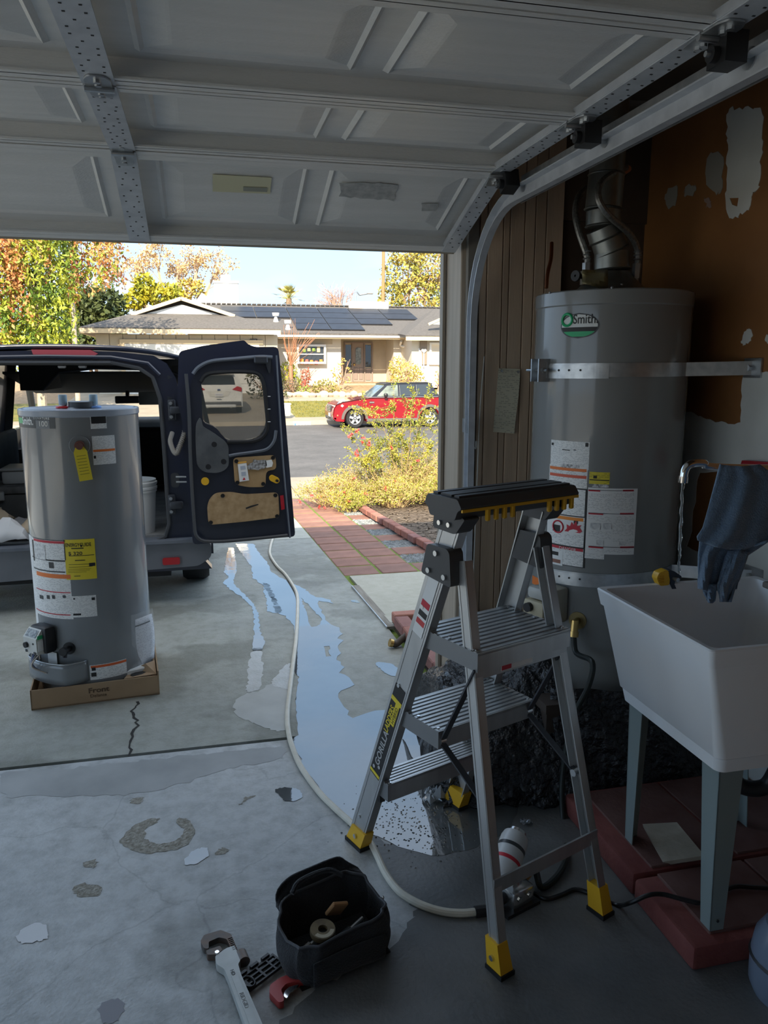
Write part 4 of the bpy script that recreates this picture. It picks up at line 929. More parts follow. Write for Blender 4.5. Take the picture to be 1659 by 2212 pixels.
# shrubs in front of the far house
def shrub(name, label, spec, Y, mat, n, size, sd, stems=8, asp=.5, sm=None, up=0):
    rng = np.random.default_rng(sd); rnd = random.Random(sd); px = sum(s[0] for s in spec)/len(spec); base = Vector((at(px,820,Y=Y).x, Y, fz(Y)-.03))
    t = thing(name, label, 'shrub', tuple(base), group='shrubs before the far house'); sp = pxblobs(spec, Y, .8); P = blobs(rng, sp, n); P[:,2] = np.maximum(P[:,2], base.z+.03)
    leafmesh(P, size, asp, 0, rng, up).build('foliage', mat, t, kind='stuff', smooth=0)
    tb = MB()
    for k in range(stems):
        c, r = sp[k%len(sp)]; tip = Vector(c)+Vector((rnd.uniform(-.7,.7)*r[0], rnd.uniform(-.7,.7)*r[1], rnd.uniform(.1,.9)*r[2])); tb.tube(spline([base+Vector((rnd.uniform(-.15,.15),0,0)), base.lerp(tip,.5)+Vector((rnd.uniform(-.1,.1),0,.1)), tip], 3), [.03,.028,.024,.02,.016,.012,.008], 4)
    tb.build('stems', sm or rosy_bark, t); return t
shrub('yellow_green_bush', 'bright yellow-green bush against the house beside the van door', [(622,808,18,30),(634,830,16,18)], 38.6, fol('lime foliage', (.40,.40,.03), (.22,.28,.04)), 1400, .17, 31, asp=.3, up=.8)
shrub('round_grey_bush', 'round grey-purple bush below the kitchen window', [(628,834,17,17)], 37.4, fol('grey purple foliage', (.17,.13,.09), (.24,.2,.13)), 1800, .12, 32)
shrub('red_bush', 'upright red-leaved shrub below the kitchen window', [(661,812,11,18),(655,835,12,12)], 38.6, fol('crimson foliage', (.5,.09,.07), (.4,.2,.1)), 1200, .14, 33)
shrub('low_green_bush', 'low green plant at the foot of the red shrub', [(656,842,14,9)], 37.2, fol('low green foliage', (.16,.26,.04), (.32,.36,.06)), 1800, .12, 34)
shrub('hedge_bush', 'dark grey-green hedge beside the white SUV on the far drive', [(560,830,32,34),(600,845,25,20)], 34.5, fol('hedge foliage', (.06,.065,.03), (.11,.11,.05)), 500, .16, 41)
shrub('rounded_bush', 'rounded olive bush in front of the house wall left of the door', [(700,838,27,19)], 37.0, fol('olive bush foliage', (.22,.21,.05), (.34,.3,.08)), 1600, .13, 35)
shrub('spindly_bush', 'spindly yellow-leaved shrub beside the far front door', [(745,800,16,32),(728,815,12,25),(735,845,16,8)], 37.6, fol('sparse yellow leaves', (.6,.42,.08), (.5,.38,.12)), 110, .16, 36, stems=14)
shrub('golden_bush', 'large golden twiggy bush in front of the right wing', [(876,806,34,28),(860,790,20,22),(895,815,24,22),(855,825,20,14)], 36.6, fol('golden bush foliage', (.55,.4,.1), (.42,.36,.08)), 800, .14, 37, stems=24)
shrub('thin_bush', 'thin pale shrub at the far right of the house wall', [(950,815,12,28)], 36.9, fol('thin golden foliage', (.5,.36,.12), (.55,.42,.16)), 200, .14, 38, stems=12)
shrub('dry_grass_plant', 'dry tan grass clump behind the red car', [(948,850,14,9)], 36.3, g_gold, 300, .15, 39)
# whippy bare shrub in front of the kitchen window
rnd = random.Random(14); base = Vector((at(628,800,Y=38.2).x, 38.2, fz(38.2))); t = thing('whip_shrub', 'bare red-brown whip stems fanning up before the kitchen window', 'shrub', tuple(base)); tb = MB(); hb = Vector((base.x, 38.2, at(628,790,Y=38.2).z))
tb.tube([base, hb], .1, 6)
for k in range(46):
    tp = at(rnd.uniform(603,692), rnd.uniform(685,765), Y=38.2+rnd.uniform(-.5,.5)); tb.tube(spline([hb, hb.lerp(tp,.5)+Vector((rnd.uniform(-.1,.1),0,rnd.uniform(0,.15))), tp], 3), [.016,.014,.012,.011,.01,.009,.007], 3)
tb.build('stems', M('red brown whips', (.42,.2,.11), .8), t)
# white box on the lawn
wb_ = thing('utility_box', 'small white rounded utility box on the far lawn edge', 'utility box', tuple(at(618,897,Y=27.9)))
c = at(618,897,Y=27.9); MB().rbox((c.x, 27.9, c.z+.18), (.32,.3,.42), .06, 2).build('cabinet', whitew, wb_); MB().rbox((c.x, 27.9, c.z+.4), (.36,.34,.06), .02, 1).build('lid', whitew, wb_)

# ---- near flowering shrubs in the bed beside the path
straw = M('straw twigs', (.5,.36,.18), .8, c2=(.62,.46,.25), scale=6); g_near = fol('near yellow-green leaves', (.42,.38,.05), (.24,.28,.04), 5); g_straw = fol('dry straw leaves', (.58,.42,.17), (.46,.38,.12), 4)
petal = M('red petals', (.62,.05,.05), .5, c2=(.75,.16,.14), scale=30)
def near_shrub(name, label, c, r, h, sd, nst=70, nl=900, leafs=(.6,.4), flowers=0, reach=1.0, fpts=()):
    rng = np.random.default_rng(sd); rnd = random.Random(sd); base = Vector((c[0], c[1], gz(c[1])-.01)); t = thing(name, label, 'shrub', tuple(base), group='shrubs in the near bed'); tb = MB(); tips = []
    for k in range(nst):
        a = rnd.uniform(0,6.28); q = rnd.random()**.6; tip = base+Vector((math.cos(a)*r*q, math.sin(a)*r*q*.8, h*(1-.55*q*q)*rnd.uniform(.65,1.15))); s = base+Vector((math.cos(a)*r*q*.35, math.sin(a)*r*q*.3, 0))
        pts = spline([s, s.lerp(tip,.55)+Vector((rnd.gauss(0,.04),rnd.gauss(0,.04),.04)), tip], 4); tb.tube(pts, [.005-.0004*i for i in range(len(pts))], 3, cap=False); tips += pts[3:]
        for _ in range(3):
            p = pts[rnd.randrange(3,len(pts))]; e = p+Vector((rnd.gauss(0,.07),rnd.gauss(0,.07),rnd.uniform(-.02,.1))); tb.tube([p, e], [.0025,.0015], 3, cap=False); tips.append(e); tips.append(p.lerp(e,.5))
    tb.build('twigs', straw, t)
    P = np.array([tuple(tips[rnd.randrange(len(tips))]+Vector((rnd.gauss(0,.022),rnd.gauss(0,.022),rnd.gauss(0,.022)))) for _ in range(nl)]); P[:,2] = np.maximum(P[:,2], base.z+.01)
    k = int(nl*leafs[0])
    leafmesh(P[:k], .03, .4, 0, rng, .3).build('leaves', g_near, t, kind='stuff', smooth=0)
    leafmesh(P[k:], .034, .25, 0, rng, .3).build('dry_leaves', g_straw, t, kind='stuff', smooth=0)
    fl = list(fpts)
    for _ in range(flowers): q = tips[rnd.randrange(len(tips))]; fl.append(q+Vector((rnd.gauss(0,.03),-.03,.03)))
    for q in fl:
        leafmesh([tuple(q)]*9, .034, .7, 0, rng, .2).build('flower', petal, t, smooth=0)
    return t
def fp(*ps, Y=9.2): return [at(x, y, Y=Y) for x, y in ps]
near_shrub('flowering_shrub', 'low straw-coloured shrub with red flowers overhanging the path', (1.62,9.75), .55, .40, 51, 90, 4200, (.4,.6), 3, fpts=fp((690,1096),(700,1098),(648,1082),(693,1073),(674,1071),Y=9.45))
near_shrub('green_flower_plant', 'leafy green plant with red flowers at the path edge', (1.72,9.15), .26, .24, 52, 40, 2600, (.9,.1), 4)
near_shrub('dry_shrub', 'dense dry shrub left of the tall twiggy bush', (2.15,10.05), .6, .55, 53, 110, 4500, (.45,.55), 2)
near_shrub('olive_shrub', 'olive green mound in front of the tall twiggy bush', (2.35,9.45), .45, .36, 54, 90, 4500, (.6,.4), 1)
near_shrub('twiggy_shrub', 'pale twiggy shrub in the middle of the sunlit bed', (2.75,9.95), .6, .58, 55, 130, 4800, (.45,.55), 3)
near_shrub('leafy_mound', 'yellow-green leafy mound near the garage jamb', (2.95,9.3), .42, .36, 56, 80, 4200, (.75,.25), 0)
near_shrub('straw_shrub', 'straw-brown shrub half hidden by the garage jamb', (3.3,9.9), .6, .62, 57, 110, 4200, (.4,.6), 2)
near_shrub('back_shrub', 'tall straw shrub at the back of the sunlit bed', (3.0,10.5), .55, .72, 58, 100, 3200, (.45,.55), 1)
# tall arching shrub with tiny leaves, and its red-flowered neighbour
def arch_shrub(name, label, basepx, tipspx, Y, sd, nl, flw=(), side=7):
    rng = np.random.default_rng(sd); rnd = random.Random(sd); base = Vector((at(*basepx, Y=Y).x, Y, gz(Y))); t = thing(name, label, 'shrub', tuple(base), group='shrubs in the near bed'); tb = MB(); tips = []
    for tx, ty in tipspx:
        tip = at(tx, ty, Y=Y+rnd.uniform(-.3,.3)); pts = spline([base, base.lerp(tip,.4)+Vector((rnd.gauss(0,.05),0,.12)), base.lerp(tip,.75)+Vector((rnd.gauss(0,.03),0,.08)), tip], 5)
        tb.tube(pts, [.009-.0005*i for i in range(len(pts))], 4, cap=False); tips += pts[6:]
        for _ in range(side):
            p = pts[rnd.randrange(5,len(pts))]; e = p+Vector((rnd.uniform(-.28,.28), rnd.uniform(-.1,.1), rnd.uniform(.0,.16))); n = 6; tb.tube([p, e], [.003,.0015], 3, cap=False); tips += [p.lerp(e, i/n) for i in range(1,n+1)]
    tb.build('stems', M('olive brown stems', (.3,.22,.1), .8), t)
    P = [tuple(tips[rnd.randrange(len(tips))]+Vector((rnd.gauss(0,.012),rnd.gauss(0,.012),rnd.gauss(0,.012)))) for _ in range(nl)]
    leafmesh(P, .032, .45, 0, rng, .2).build('leaves', g_near, t, kind='stuff', smooth=0)
    for q in flw: leafmesh([tuple(at(*q, Y=Y-.1))]*9, .036, .7, 0, rng, .2).build('flower', petal, t, smooth=0)
    return t
arch_shrub('tall_arching_shrub', 'tall arching shrub with tiny yellow leaves in front of the red car', (868,1035), [(850,835),(895,842),(925,850),(880,870),(800,880),(945,930),(830,900),(935,880),(860,930),(905,930),(880,960),(930,965),(785,868),(840,960)], 9.8, 61, 5200, [(845,965),(902,993),(880,1045)], 9)
arch_shrub('red_tipped_shrub', 'upright shrub with red flower spikes beside the tall arching shrub', (840,1040), [(772,932),(756,944),(784,948),(797,958),(765,980),(775,990),(790,985)], 9.7, 62, 1900, [(772,930),(760,938),(754,943),(784,946),(797,957),(797,963),(771,974),(768,982),(773,985),(782,957)], 5)
b = MB()
# ================================================================ dark blue van, rear doors open
VY = 5.40
vn = thing('cargo_van', 'dark navy cargo van parked on the drive with its rear doors open', 'van', (-.9, VY, gz(VY)))
navy = M('navy car paint', (.022,.027,.045), .32, coat=.6, c2=(.02,.025,.05), scale=3)
dusty = M('dusty grey blue plastic', (.10,.115,.14), .55, c2=(.15,.165,.19), scale=5)
seal = M('rubber door seal', (.06,.062,.066), .5)
vin = M('dark van lining', (.055,.057,.055), .8, c2=(.075,.077,.075), scale=6)
bumper_m = M('grey bumper plastic', (.13,.14,.155), .5, c2=(.17,.18,.2), scale=4)
red_lens = M('red lens', (.45,.02,.03), .15, coat=.5)
tint = M('tinted glass', (.09,.095,.085), .03, alpha=.66, spec=.6)
clear = M('windscreen glass', (.6,.65,.62), .02, alpha=.10, spec=.5)
VX0, VX1 = -1.84, .03; vg = gz(VY)
def V(px, py, Y=VY): p = at(px, py, Y=Y); return (p.x, p.z)
mir = lambda x: VX0+VX1-x
# rear frame ring: outer outline and the big opening
rt = [V(140,757), V(250,760), V(330,768), V(360,785), V(378,815), V(388,850), V(398,960), V(412,1100), V(425,1190)]
outer = [(mir(x), z) for x, z in rt[::-1]]+rt+[(VX1-.01, .2), (mir(VX1-.01), .2)]
it = [V(140,779), V(240,783), V(300,795), V(330,815), V(346,860), V(354,960), V(362,1080), V(366,1130), V(358,1158), V(330,1172), V(290,1180), V(140,1186)]
inner = [(mir(x), z) for x, z in it[::-1]]+it[1:]
inner = it[1:]+[(mir(x), z) for x, z in it[:0:-1]]
MB().prism(outer, -.12, XZ((0,VY,0)), [inner]).build('rear_frame', navy, vn, smooth=0)
def ringtube(name, loop, r, mat, dy, par=vn):
    pts = [(x, VY+dy, z) for x, z in loop]; pts.append(pts[0]); return MB().tube(pts, r, 6, cap=False).build(name, mat, par)
ringtube('door_seal', inner, .014, seal, -.012)
# roof skin, side skins, floor, interior liners
def roof(u, v):
    x = VX0+.13+(VX1-VX0-.26)*u; zt = 1.70+.03*math.sin(math.pi*u)-.05*(abs(2*u-1)**4); y = VY+.02+3.3*v
    return Vector((x, y, zt-.10*max(0,v-.75)**2*10))
MB().grid(roof, 14, 10).build('roof_skin', navy, vn, solid=.03)
for sx, nm in ((-1,0),(1,1)):
    X = VX1 if sx > 0 else VX0; Xt = X-sx*.14
    MB().add([(X-sx*.02,VY+.12,1.0),(X-sx*.02,VY+2.5,1.0),(Xt,VY+2.3,1.66),(Xt,VY+.12,1.66),(X-sx*.02,VY+.12,.28),(X,VY+2.5,.28)], [(0,1,2,3),(4,5,1,0)]).build('side_panel', navy, vn, solid=.05, smooth=0)
    MB().add([(X-sx*.02,VY+2.5,.28),(X-sx*.02,VY+4.3,.32),(X-sx*.04,VY+4.2,.98),(X-sx*.02,VY+2.5,1.0)], [(0,1,2,3)]).build('front_door', navy, vn, solid=.05, smooth=0)
    MB().beam((X-sx*.04,VY+3.75,1.0),(Xt,VY+3.0,1.66),.06,.08).build('windscreen_pillar', vin, vn)
    MB().beam((X-sx*.03,VY+2.42,1.0),(Xt,VY+2.32,1.66),.08,.12).build('door_pillar', vin, vn)
    MB().add([(X-sx*.04,VY+2.5,1.02),(X-sx*.05,VY+3.7,1.02),(Xt,VY+3.0,1.62),(Xt,VY+2.35,1.62)], [(0,1,2,3)]).build('door_glass', clear, vn, smooth=0)
MB().box(((VX0+VX1)/2, VY+1.4, .40), (VX1-VX0-.1, 2.7, .1)).build('load_floor', M('scuffed load floor', (.16,.16,.155), .6, c2=(.26,.26,.25), scale=9), vn)
MB().box(((VX0+VX1)/2, VY+3.6, .55), (VX1-VX0-.1, 1.7, .5)).build('engine_bulk', vin, vn)
MB().rbox(((VX0+VX1)/2, VY+3.45, .92), (VX1-VX0-.12, .55, .26), .08, 3).build('dashboard', vin, vn)
MB().add([(VX0+.08,VY+4.0,1.0),(VX1-.08,VY+4.0,1.0),(VX1-.2,VY+3.1,1.36),(VX0+.2,VY+3.1,1.36)], [(0,1,2,3)]).build('windscreen', clear, vn, smooth=0)
MB().add([(VX0+.03,VY+3.7,.98),(VX1-.03,VY+3.7,.98),(VX1-.1,VY+4.7,.85),(VX0+.1,VY+4.7,.85),(VX0+.1,VY+4.75,.3),(VX1-.1,VY+4.75,.3)], [(0,1,2,3),(3,2,5,4)]).build('bonnet', navy, vn, solid=.04, smooth=0)
# headliner: cargo part, then the lower rounded cab liner with a rim
hl = [V(92,850,VY+1.7), V(120,816,VY+1.7), V(200,808,VY+1.7), V(320,811,VY+1.7), V(345,850,VY+1.7)]
MB().box(((VX0+VX1)/2, VY+1.2, 1.63), (VX1-VX0-.35, 2.2, .04)).build('headliner', vin, vn)
lin = [(-1.32,1.40),(-1.18,1.55),(-.9,1.585),(-.3,1.57),(-.12,1.5),(-.06,1.36)]
MB().prism(lin+[(-.06,1.62),(-1.5,1.62),(-1.5,1.40)], -.9, XZ((0,VY+1.75,0))).build('cab_liner', vin, vn, smooth=0)
MB().tube([(x, VY+1.74, z) for x, z in lin], .008, 6).build('liner_rim', dusty, vn)
MB().rbox((-.74, VY+2.9, 1.27), (.24,.03,.075), .03, 3).build('rear_view_mirror', black_plastic, vn)
MB().cyl((-.74,VY+2.92,1.28),(-.74,VY+2.98,1.36),.02,n=8).build('mirror_stem', black_plastic, vn)
MB().rbox((-.42, VY+2.92, 1.28), (.42,.02,.13), .03, 2).build('sun_visor', M('grey visor', (.2,.21,.2), .8), vn)
for sx in (-1.30, -.50):
    st = MB().rbox((sx, VY+2.25, .76), (.46,.16,.56), .07, 3).build('seat_back', M('black seat fabric', (.02,.021,.022), .85), vn)
    MB().rbox((sx, VY+2.5, .68), (.5,.5,.18), .06, 3).build('seat_cushion', MATS['black seat fabric'], vn)
for sx in (-1.66, -.16):             # cargo side liners
    MB().rbox((sx-.02*(1 if sx < -1 else -1), VY+1.2, .75), (.06, 2.0, .6), .02, 1).build('cargo_liner', vin, vn)
MB().add([(VX0+.2,VY+1.8,1.55),(VX1-.2,VY+1.8,1.55),(VX1-.2,VY+3.1,1.345),(VX0+.2,VY+3.1,1.345)], [(0,1,2,3)]).build('cab_headliner', M('grey cab headliner', (.10,.105,.10), .85), vn, solid=.02, smooth=0)
# roof edge details, high brake light
MB().prism([V(68,755)[:2], V(72,766), V(205,768), V(212,764), V(196,756)], -.10, XZ((0,VY-.01,0))).build('brake_light', M('pink red brake lens', (.55,.10,.12), .25, coat=.4), vn)
MB().tube([(x, VY-.02, z) for x, z in [V(-20,772),V(100,770),V(240,772),V(320,785),V(345,810)]], .012, 6).build('roof_drip_rail', navy, vn)
for px in (125, 170):
    x, z = V(px+7, 792); MB().rbox((x, VY+.03, z), (.05,.03,.02), .006, 1).build('latch_plate', galv, vn)
# bumper
bx0, bx1 = VX0-.02, VX1+.0
MB().prism(rpoly([(bx0,.19),(bx1-.10,.24),(bx1-.01,.30),(bx1-.01,.40),(bx1-.09,.43),(bx0+.09,.43),(bx0,.38)], .03), -.2, XZ((0,VY-.06,0))).build('bumper', bumper_m, vn)
MB().box(((bx0+bx1)/2, VY-.02, .425), (bx1-bx0-.1, .15, .02)).build('bumper_step', dusty, vn)
for px in (370,):
    x, z = V(px, 1212, VY-.07); MB().prism(rrect(.115,.05,.012), -.03, XZ((x,VY-.075,z))).build('reflector', red_lens, vn)
    MB().prism(rrect(.14,.07,.02), -.02, XZ((x,VY-.062,z))).build('reflector_bezel', bumper_m, vn)
MB().box(((bx0+bx1)/2, VY+.9, .2), (1.3, 1.6, .12)).build('underbody', black_rubber, vn)
# wheels (tyre > rim)
for X, Y in ((-.10, VY+.72), (-1.72, VY+.72), (-.09, VY+3.6), (-1.72, VY+3.6)):
    zc = gz(Y)+.32
    ty = MB().lathe([(.2,-.09),(.3,-.1),(.32,-.07),(.32,.07),(.3,.1),(.2,.09)], 28, m=Matrix.Translation((X,Y,zc)) @ Matrix.Rotation(R(90),4,'Y')).build('tyre', black_rubber, vn)
    MB().cyl((X-.07,Y,zc),(X+.07,Y,zc),.2,n=20).build('rim', galv, ty)
# hinges, wiring, latch loop on the pillar
dk = M('dark hinge steel', (.06,.065,.075), .45, .5)
for py in (885, 1088):
    x, z = V(388, py); h = MB().rbox((x-.02, VY-.05, z), (.09,.05,.05), .012, 2).rbox((x-.05, VY-.025, z), (.05,.03,.14), .01, 2).build('hinge', dk, vn)
    for dz in (-.045, 0, .045): MB().cyl((x-.055,VY-.04,z+dz),(x-.055,VY-.055,z+dz),.012,n=6).build('bolt', galv, h)
c = [at(372,935,Y=VY-.02), at(368,955,Y=VY-.08), at(380,980,Y=VY-.12), at(392,955,Y=VY-.11), at(402,925,Y=VY-.07)]
wl_ = MB().tube(spline(c, 6), .016, 8).build('wiring_conduit', M('dusty conduit rubber', (.25,.23,.2), .7), vn)
q = spline([at(380,982,Y=VY-.12), at(392,955,Y=VY-.11), at(402,925,Y=VY-.07)], 8)
for i in range(1, len(q)-1): MB().lathe([(.015,-.004),(.02,0),(.015,.004)], 10, m=(q[i+1]-q[i-1]).to_track_quat('Z','Y').to_matrix().to_4x4() if False else Matrix.Translation(q[i]) @ (q[i+1]-q[i-1]).to_track_quat('Z','Y').to_matrix().to_4x4()).build('conduit_rib', MATS['dusty conduit rubber'], wl_)
MB().prism(rrect(.055,.1,.02), -.03, XZ((V(380,1037)[0]-.005,VY-.005,V(380,1037)[1]))).build('striker_base', seal, vn)
a, b_ = at(380,1030,Y=VY-.05), at(404,1030,Y=VY-.06)
for dz in (0, -.035): MB().cyl(a+Vector((0,0,dz)), b_+Vector((0,0,dz)), .006, n=8).build('check_arm', galv, vn)
x0_, z0_ = V(362,830)
for py in (815, 860): x, z = V(367, py); MB().prism([(-.015,-.012),(.02,.0),(-.015,.014)], -.02, XZ((x,VY-.002,z))).build('body_clip', dk, vn)
MB().box((V(388,1030)[0]+.002, VY+.02, V(388,1030)[1]), (.012,.03,.5)).build('tail_lamp_edge', red_lens, vn)

# ---- the open right rear door, swung flat beside the van
DY = VY-.10
zd = lambda x, y: (340+x*.20795, 720+y*.20795)
Dp = lambda pts: [V(*zd(x, y), DY) for x, y in pts]
d_out = rpoly([(*p, .03) for p in Dp([(222,190),(470,130),(905,70),(935,110),(1010,142),(1255,140),(1310,640),(1433,2112),(370,2195),(290,1400),(255,900),(205,700)])], .03)
d_win = rpoly([(*p, .09) for p in Dp([(452,500),(560,420),(900,400),(1060,430),(1110,560),(1138,950),(1060,1080),(900,1115),(720,1120),(600,960),(470,930)])], .06)
vdoor = MB().prism(d_out, -.055, XZ((0,DY,0)), [d_win]).build('rear_door', navy, vn, smooth=0)
inner_panel = rpoly([(*p, .05) for p in Dp([(370,420),(560,290),(1100,235),(1180,250),(1225,640),(1330,2080),(500,2130),(380,1900),(330,1300),(300,800)])], .05)
MB().prism(inner_panel, -.018, XZ((0,DY-.055,0)), [d_win]).build('door_inner_skin', M('navy inner paint', (.022,.026,.04), .36, coat=.4), vdoor, smooth=0)
def dtube(name, pts, r, mat, dy=-.075, cyc=False):
    P = [(x, DY+dy, z) for x, z in Dp(pts)]; P = P+[P[0]] if cyc else P; return MB().tube(spline(P, 4), r, 6).build(name, mat, vdoor)
dtube('weather_seal', [(300,420),(330,800),(345,1300),(380,1900),(420,2100),(600,2140),(1000,2110),(1340,2075)], .012, seal)
dtube('top_crease', [(370,420),(430,350),(560,290),(800,265),(1050,245),(1185,250)], .012, dusty)
dtube('edge_crease', [(1225,230),(1265,900),(1300,1400),(1365,2100)], .006, dusty)
dtube('scoop_crease', [(740,1260),(820,1245),(1000,1220),(1130,1190),(1200,1110),(1222,1000)], .011, dusty)
dtube('window_rubber', [(452,500),(490,440),(560,412),(720,400),(900,398),(1040,420),(1095,520),(1118,700),(1138,950),(1095,1060),(1000,1110),(850,1120),(720,1120)], .014, black_rubber, -.06)
wp = [V(*zd(x,y), DY) for x, y in [(452,500),(560,420),(900,400),(1060,430),(1110,560),(1138,950),(1060,1080),(900,1115),(720,1120),(600,960),(470,930)]]
MB().prism(rpoly([(*p,.09) for p in wp], .06), -.005, XZ((0,DY-.02,0))).build('window_pane', tint, vdoor)
trim_m = M('dusty charcoal trim', (.07,.075,.08), .55, c2=(.11,.115,.12), scale=9)
tp = rpoly([(*p,.05) for p in Dp([(400,930),(440,865),(462,900),(470,960),(560,1010),(700,1110),(735,1160),(740,1380),(640,1440),(480,1430),(410,1360),(395,1100)])], .04)
trm = MB().prism(tp, -.06, XZ((0,DY-.07,0))).build('corner_trim', trim_m, vdoor, smooth=30)
for q in ((587,1135),(683,1310),(527,1362)):
    x, z = Dp([q])[0]; MB().cyl((x,DY-.12,z),(x,DY-.134,z),.018,n=14).build('screw_recess', black_plastic, trm)
card = M('brown hardboard', (.38,.24,.11), .75, c2=(.45,.3,.15), scale=14)
c1 = rpoly([(*p,.03) for p in Dp([(780,1280),(1215,1252),(1228,1400),(1120,1415),(1115,1580),(940,1582),(800,1555)])], .03)
cp = MB().prism(c1, -.008, XZ((0,DY-.073,0))).build('upper_hardboard', card, vdoor, smooth=0)
c2_ = rpoly([(*p,.03) for p in Dp([(515,1780),(540,1700),(600,1640),(760,1630),(900,1655),(1000,1650),(1245,1635),(1258,1890),(900,1935),(530,1970)])], .03)
cq = MB().prism(c2_, -.008, XZ((0,DY-.073,0))).build('lower_hardboard', M('scuffed hardboard', (.36,.23,.11), .75, c2=(.47,.32,.17), scale=22), vdoor, smooth=0)
for q, par in [((815,1315),cp),((1190,1280),cp),((825,1535),cp),((1090,1548),cp),((675,1668),cq),((1215,1664),cq),((1232,1878),cq),((553,1942),cq)]:
    x, z = Dp([q])[0]; MB().lathe([(.0005,-.006),(.011,-.005),(.014,0)], 14, m=Matrix.Translation((x,DY-.081,z)) @ Matrix.Rotation(R(-90),4,'X') @ Matrix.Scale(-1,4,(0,0,1))).build('push_clip', black_plastic, par)
def dplate(name, pts, mat, dy=-.083, par=cp, amp=0):
    q = Dp(pts); q = jag(q, amp, .02, 3) if amp else q; return MB().prism(q, -.0015, XZ((0,DY+dy,0))).build(name, mat, par, smooth=0)
dplate('instruction_label', [(828,1345),(918,1333),(945,1510),(848,1525)], paper)
dplate('label_header', [(833,1340),(830,1322),(918,1312),(918,1330)], M('amber label', (.8,.42,.08), .5))
dplate('torn_paper', [(930,1360),(1000,1300),(1110,1300),(1125,1350),(1100,1395),(1000,1400),(940,1390)], M('torn foil paper', (.5,.5,.5), .5, c2=(.12,.11,.1), scale=60), amp=.006)
dplate('white_sticker', [(1110,1308),(1175,1298),(1190,1330),(1180,1370),(1120,1382)], paper)
dplate('label_pictogram', [(855,1365),(905,1358),(910,1395),(860,1400)], M('pale blue ink', (.45,.48,.55), .5), -.0848)
dplate('label_pictogram', [(865,1425),(910,1420),(914,1460),(868,1464)], MATS['pale blue ink'], -.0848)
dplate('warning_triangle', [(878,1508),(910,1502),(892,1478)], red_ink, -.0848)
dplate('scribble', [(910,1790),(960,1770),(1040,1750),(1040,1762),(960,1790),(915,1805)], ink, par=cq)
x, z = Dp([(495,1520)])[0]; MB().cyl((x,DY-.07,z),(x,DY-.085,z),.026,n=18).build('yellow_plug', yellow_plastic, vdoor)
x, z = Dp([(1202,1497)])[0]; m = XZ((x,DY-.07,z)) @ Matrix.Rotation(R(-28),4,'Z')
yh = MB().prism(rrect(.072,.04,.019), .03, m).build('release_handle', yellow_plastic, vdoor); MB().prism(rrect(.022,.018,.008), .002, m @ Matrix.Translation((.02,0,.03))).build('handle_slot', black_plastic, yh)
dplate('red_reflector', [(1262,1668),(1298,1662),(1312,1805),(1275,1815)], red_lens, -.078, vdoor)
lk = MB().rbox((Dp([(1065,275)])[0][0], DY-.08, Dp([(1065,275)])[0][1]), (.09,.04,.05), .008, 1).build('latch', dk, vdoor)
MB().prism(rpoly(Dp([(1110,255),(1170,262),(1165,400),(1150,420),(1120,330)]), .01), -.03, XZ((0,DY-.075,0))).build('latch_arm', dk, vdoor)
for py in (652, 782, 912): x, z = Dp([(1150,py)])[0]; MB().rbox((x,DY-.078,z), (.02,.006,.006), .002, 1).build('seam_clip', galv, vdoor)

# ---- load in the van
def bucket(c, s, label):
    t = thing('plastic_bucket', label, 'bucket', c)
    b = MB().lathe([(.0,0),(.115,0),(.135,.29),(.142,.29),(.142,.305),(.138,.31),(.146,.31),(.146,.325),(.138,.33),(.147,.345),(.147,.358),(.138,.362),(.14,.375),(.134,.375),(.112,.02)], 36, c)
    b.build('pail', M('white pail plastic', (.72,.73,.72), .4), t)
    return t
p = at(322,1156,Y=VY+.35); bk = bucket((at(296,1100,Y=VY+.2).x, VY+.2, .45), 1, 'white plastic pail standing in the van behind the new heater')
MB().lathe([(.1238,.13),(.1312,.24)], 16, (bk.location.x,bk.location.y,.45), a0=R(200), a1=R(340)).build('pail_label', print_mat('pail print', (.7,.71,.7), (.3,.3,.3), .012, .03, .5), bk)
rnd = random.Random(6)
tbx = thing('tool_case', 'dark lidded tool case on the load floor at the left of the van', 'tool case', (-1.3, VY+.75, .45))
MB().rbox((-1.3, VY+.75, .57), (.5,.34,.24), .02, 2).build('case_body', vin, tbx); MB().rbox((-1.3, VY+.75, .72), (.52,.36,.06), .02, 2).build('lid', M('dusty black lid', (.06,.06,.06), .6, c2=(.12,.12,.12), scale=12), tbx)
for dx in (-.14, .14): MB().rbox((-1.3+dx, VY+.565, .68), (.04,.02,.07), .006, 1).build('clasp', galv, tbx)
cb = thing('clear_bin', 'grey plastic storage bin resting on the tool case', 'bin', (-1.24, VY+.8, .75)); MB().rbox((-1.24, VY+.8, .80), (.42,.3,.1), .02, 2).build('bin_body', M('hazy plastic', (.35,.36,.36), .4), cb); MB().rbox((-1.24, VY+.8, .86), (.44,.32,.02), .008, 1).build('lid', MATS['hazy plastic'], cb)
scr = [M('scrap %d' % i, c, .7) for i, c in enumerate([(.6,.58,.52),(.5,.4,.28),(.66,.66,.66),(.62,.55,.1),(.2,.2,.2),(.35,.27,.2)])]
labs = ['crumpled white paper bag', 'flattened cardboard scrap', 'folded plastic wrap', 'yellow plastic sack', 'black hose offcut bundle', 'brown cardboard box flap', 'torn paper label sheet', 'small open carton', 'grey rag', 'white plastic packet']
spots = [(-1.36,.18),(-1.16,.13),(-1.02,.22),(-1.5,.22),(-1.26,.3),(-.95,.12),(-1.1,.33),(-1.45,.4),(-1.3,.06),(-1.55,.1)]
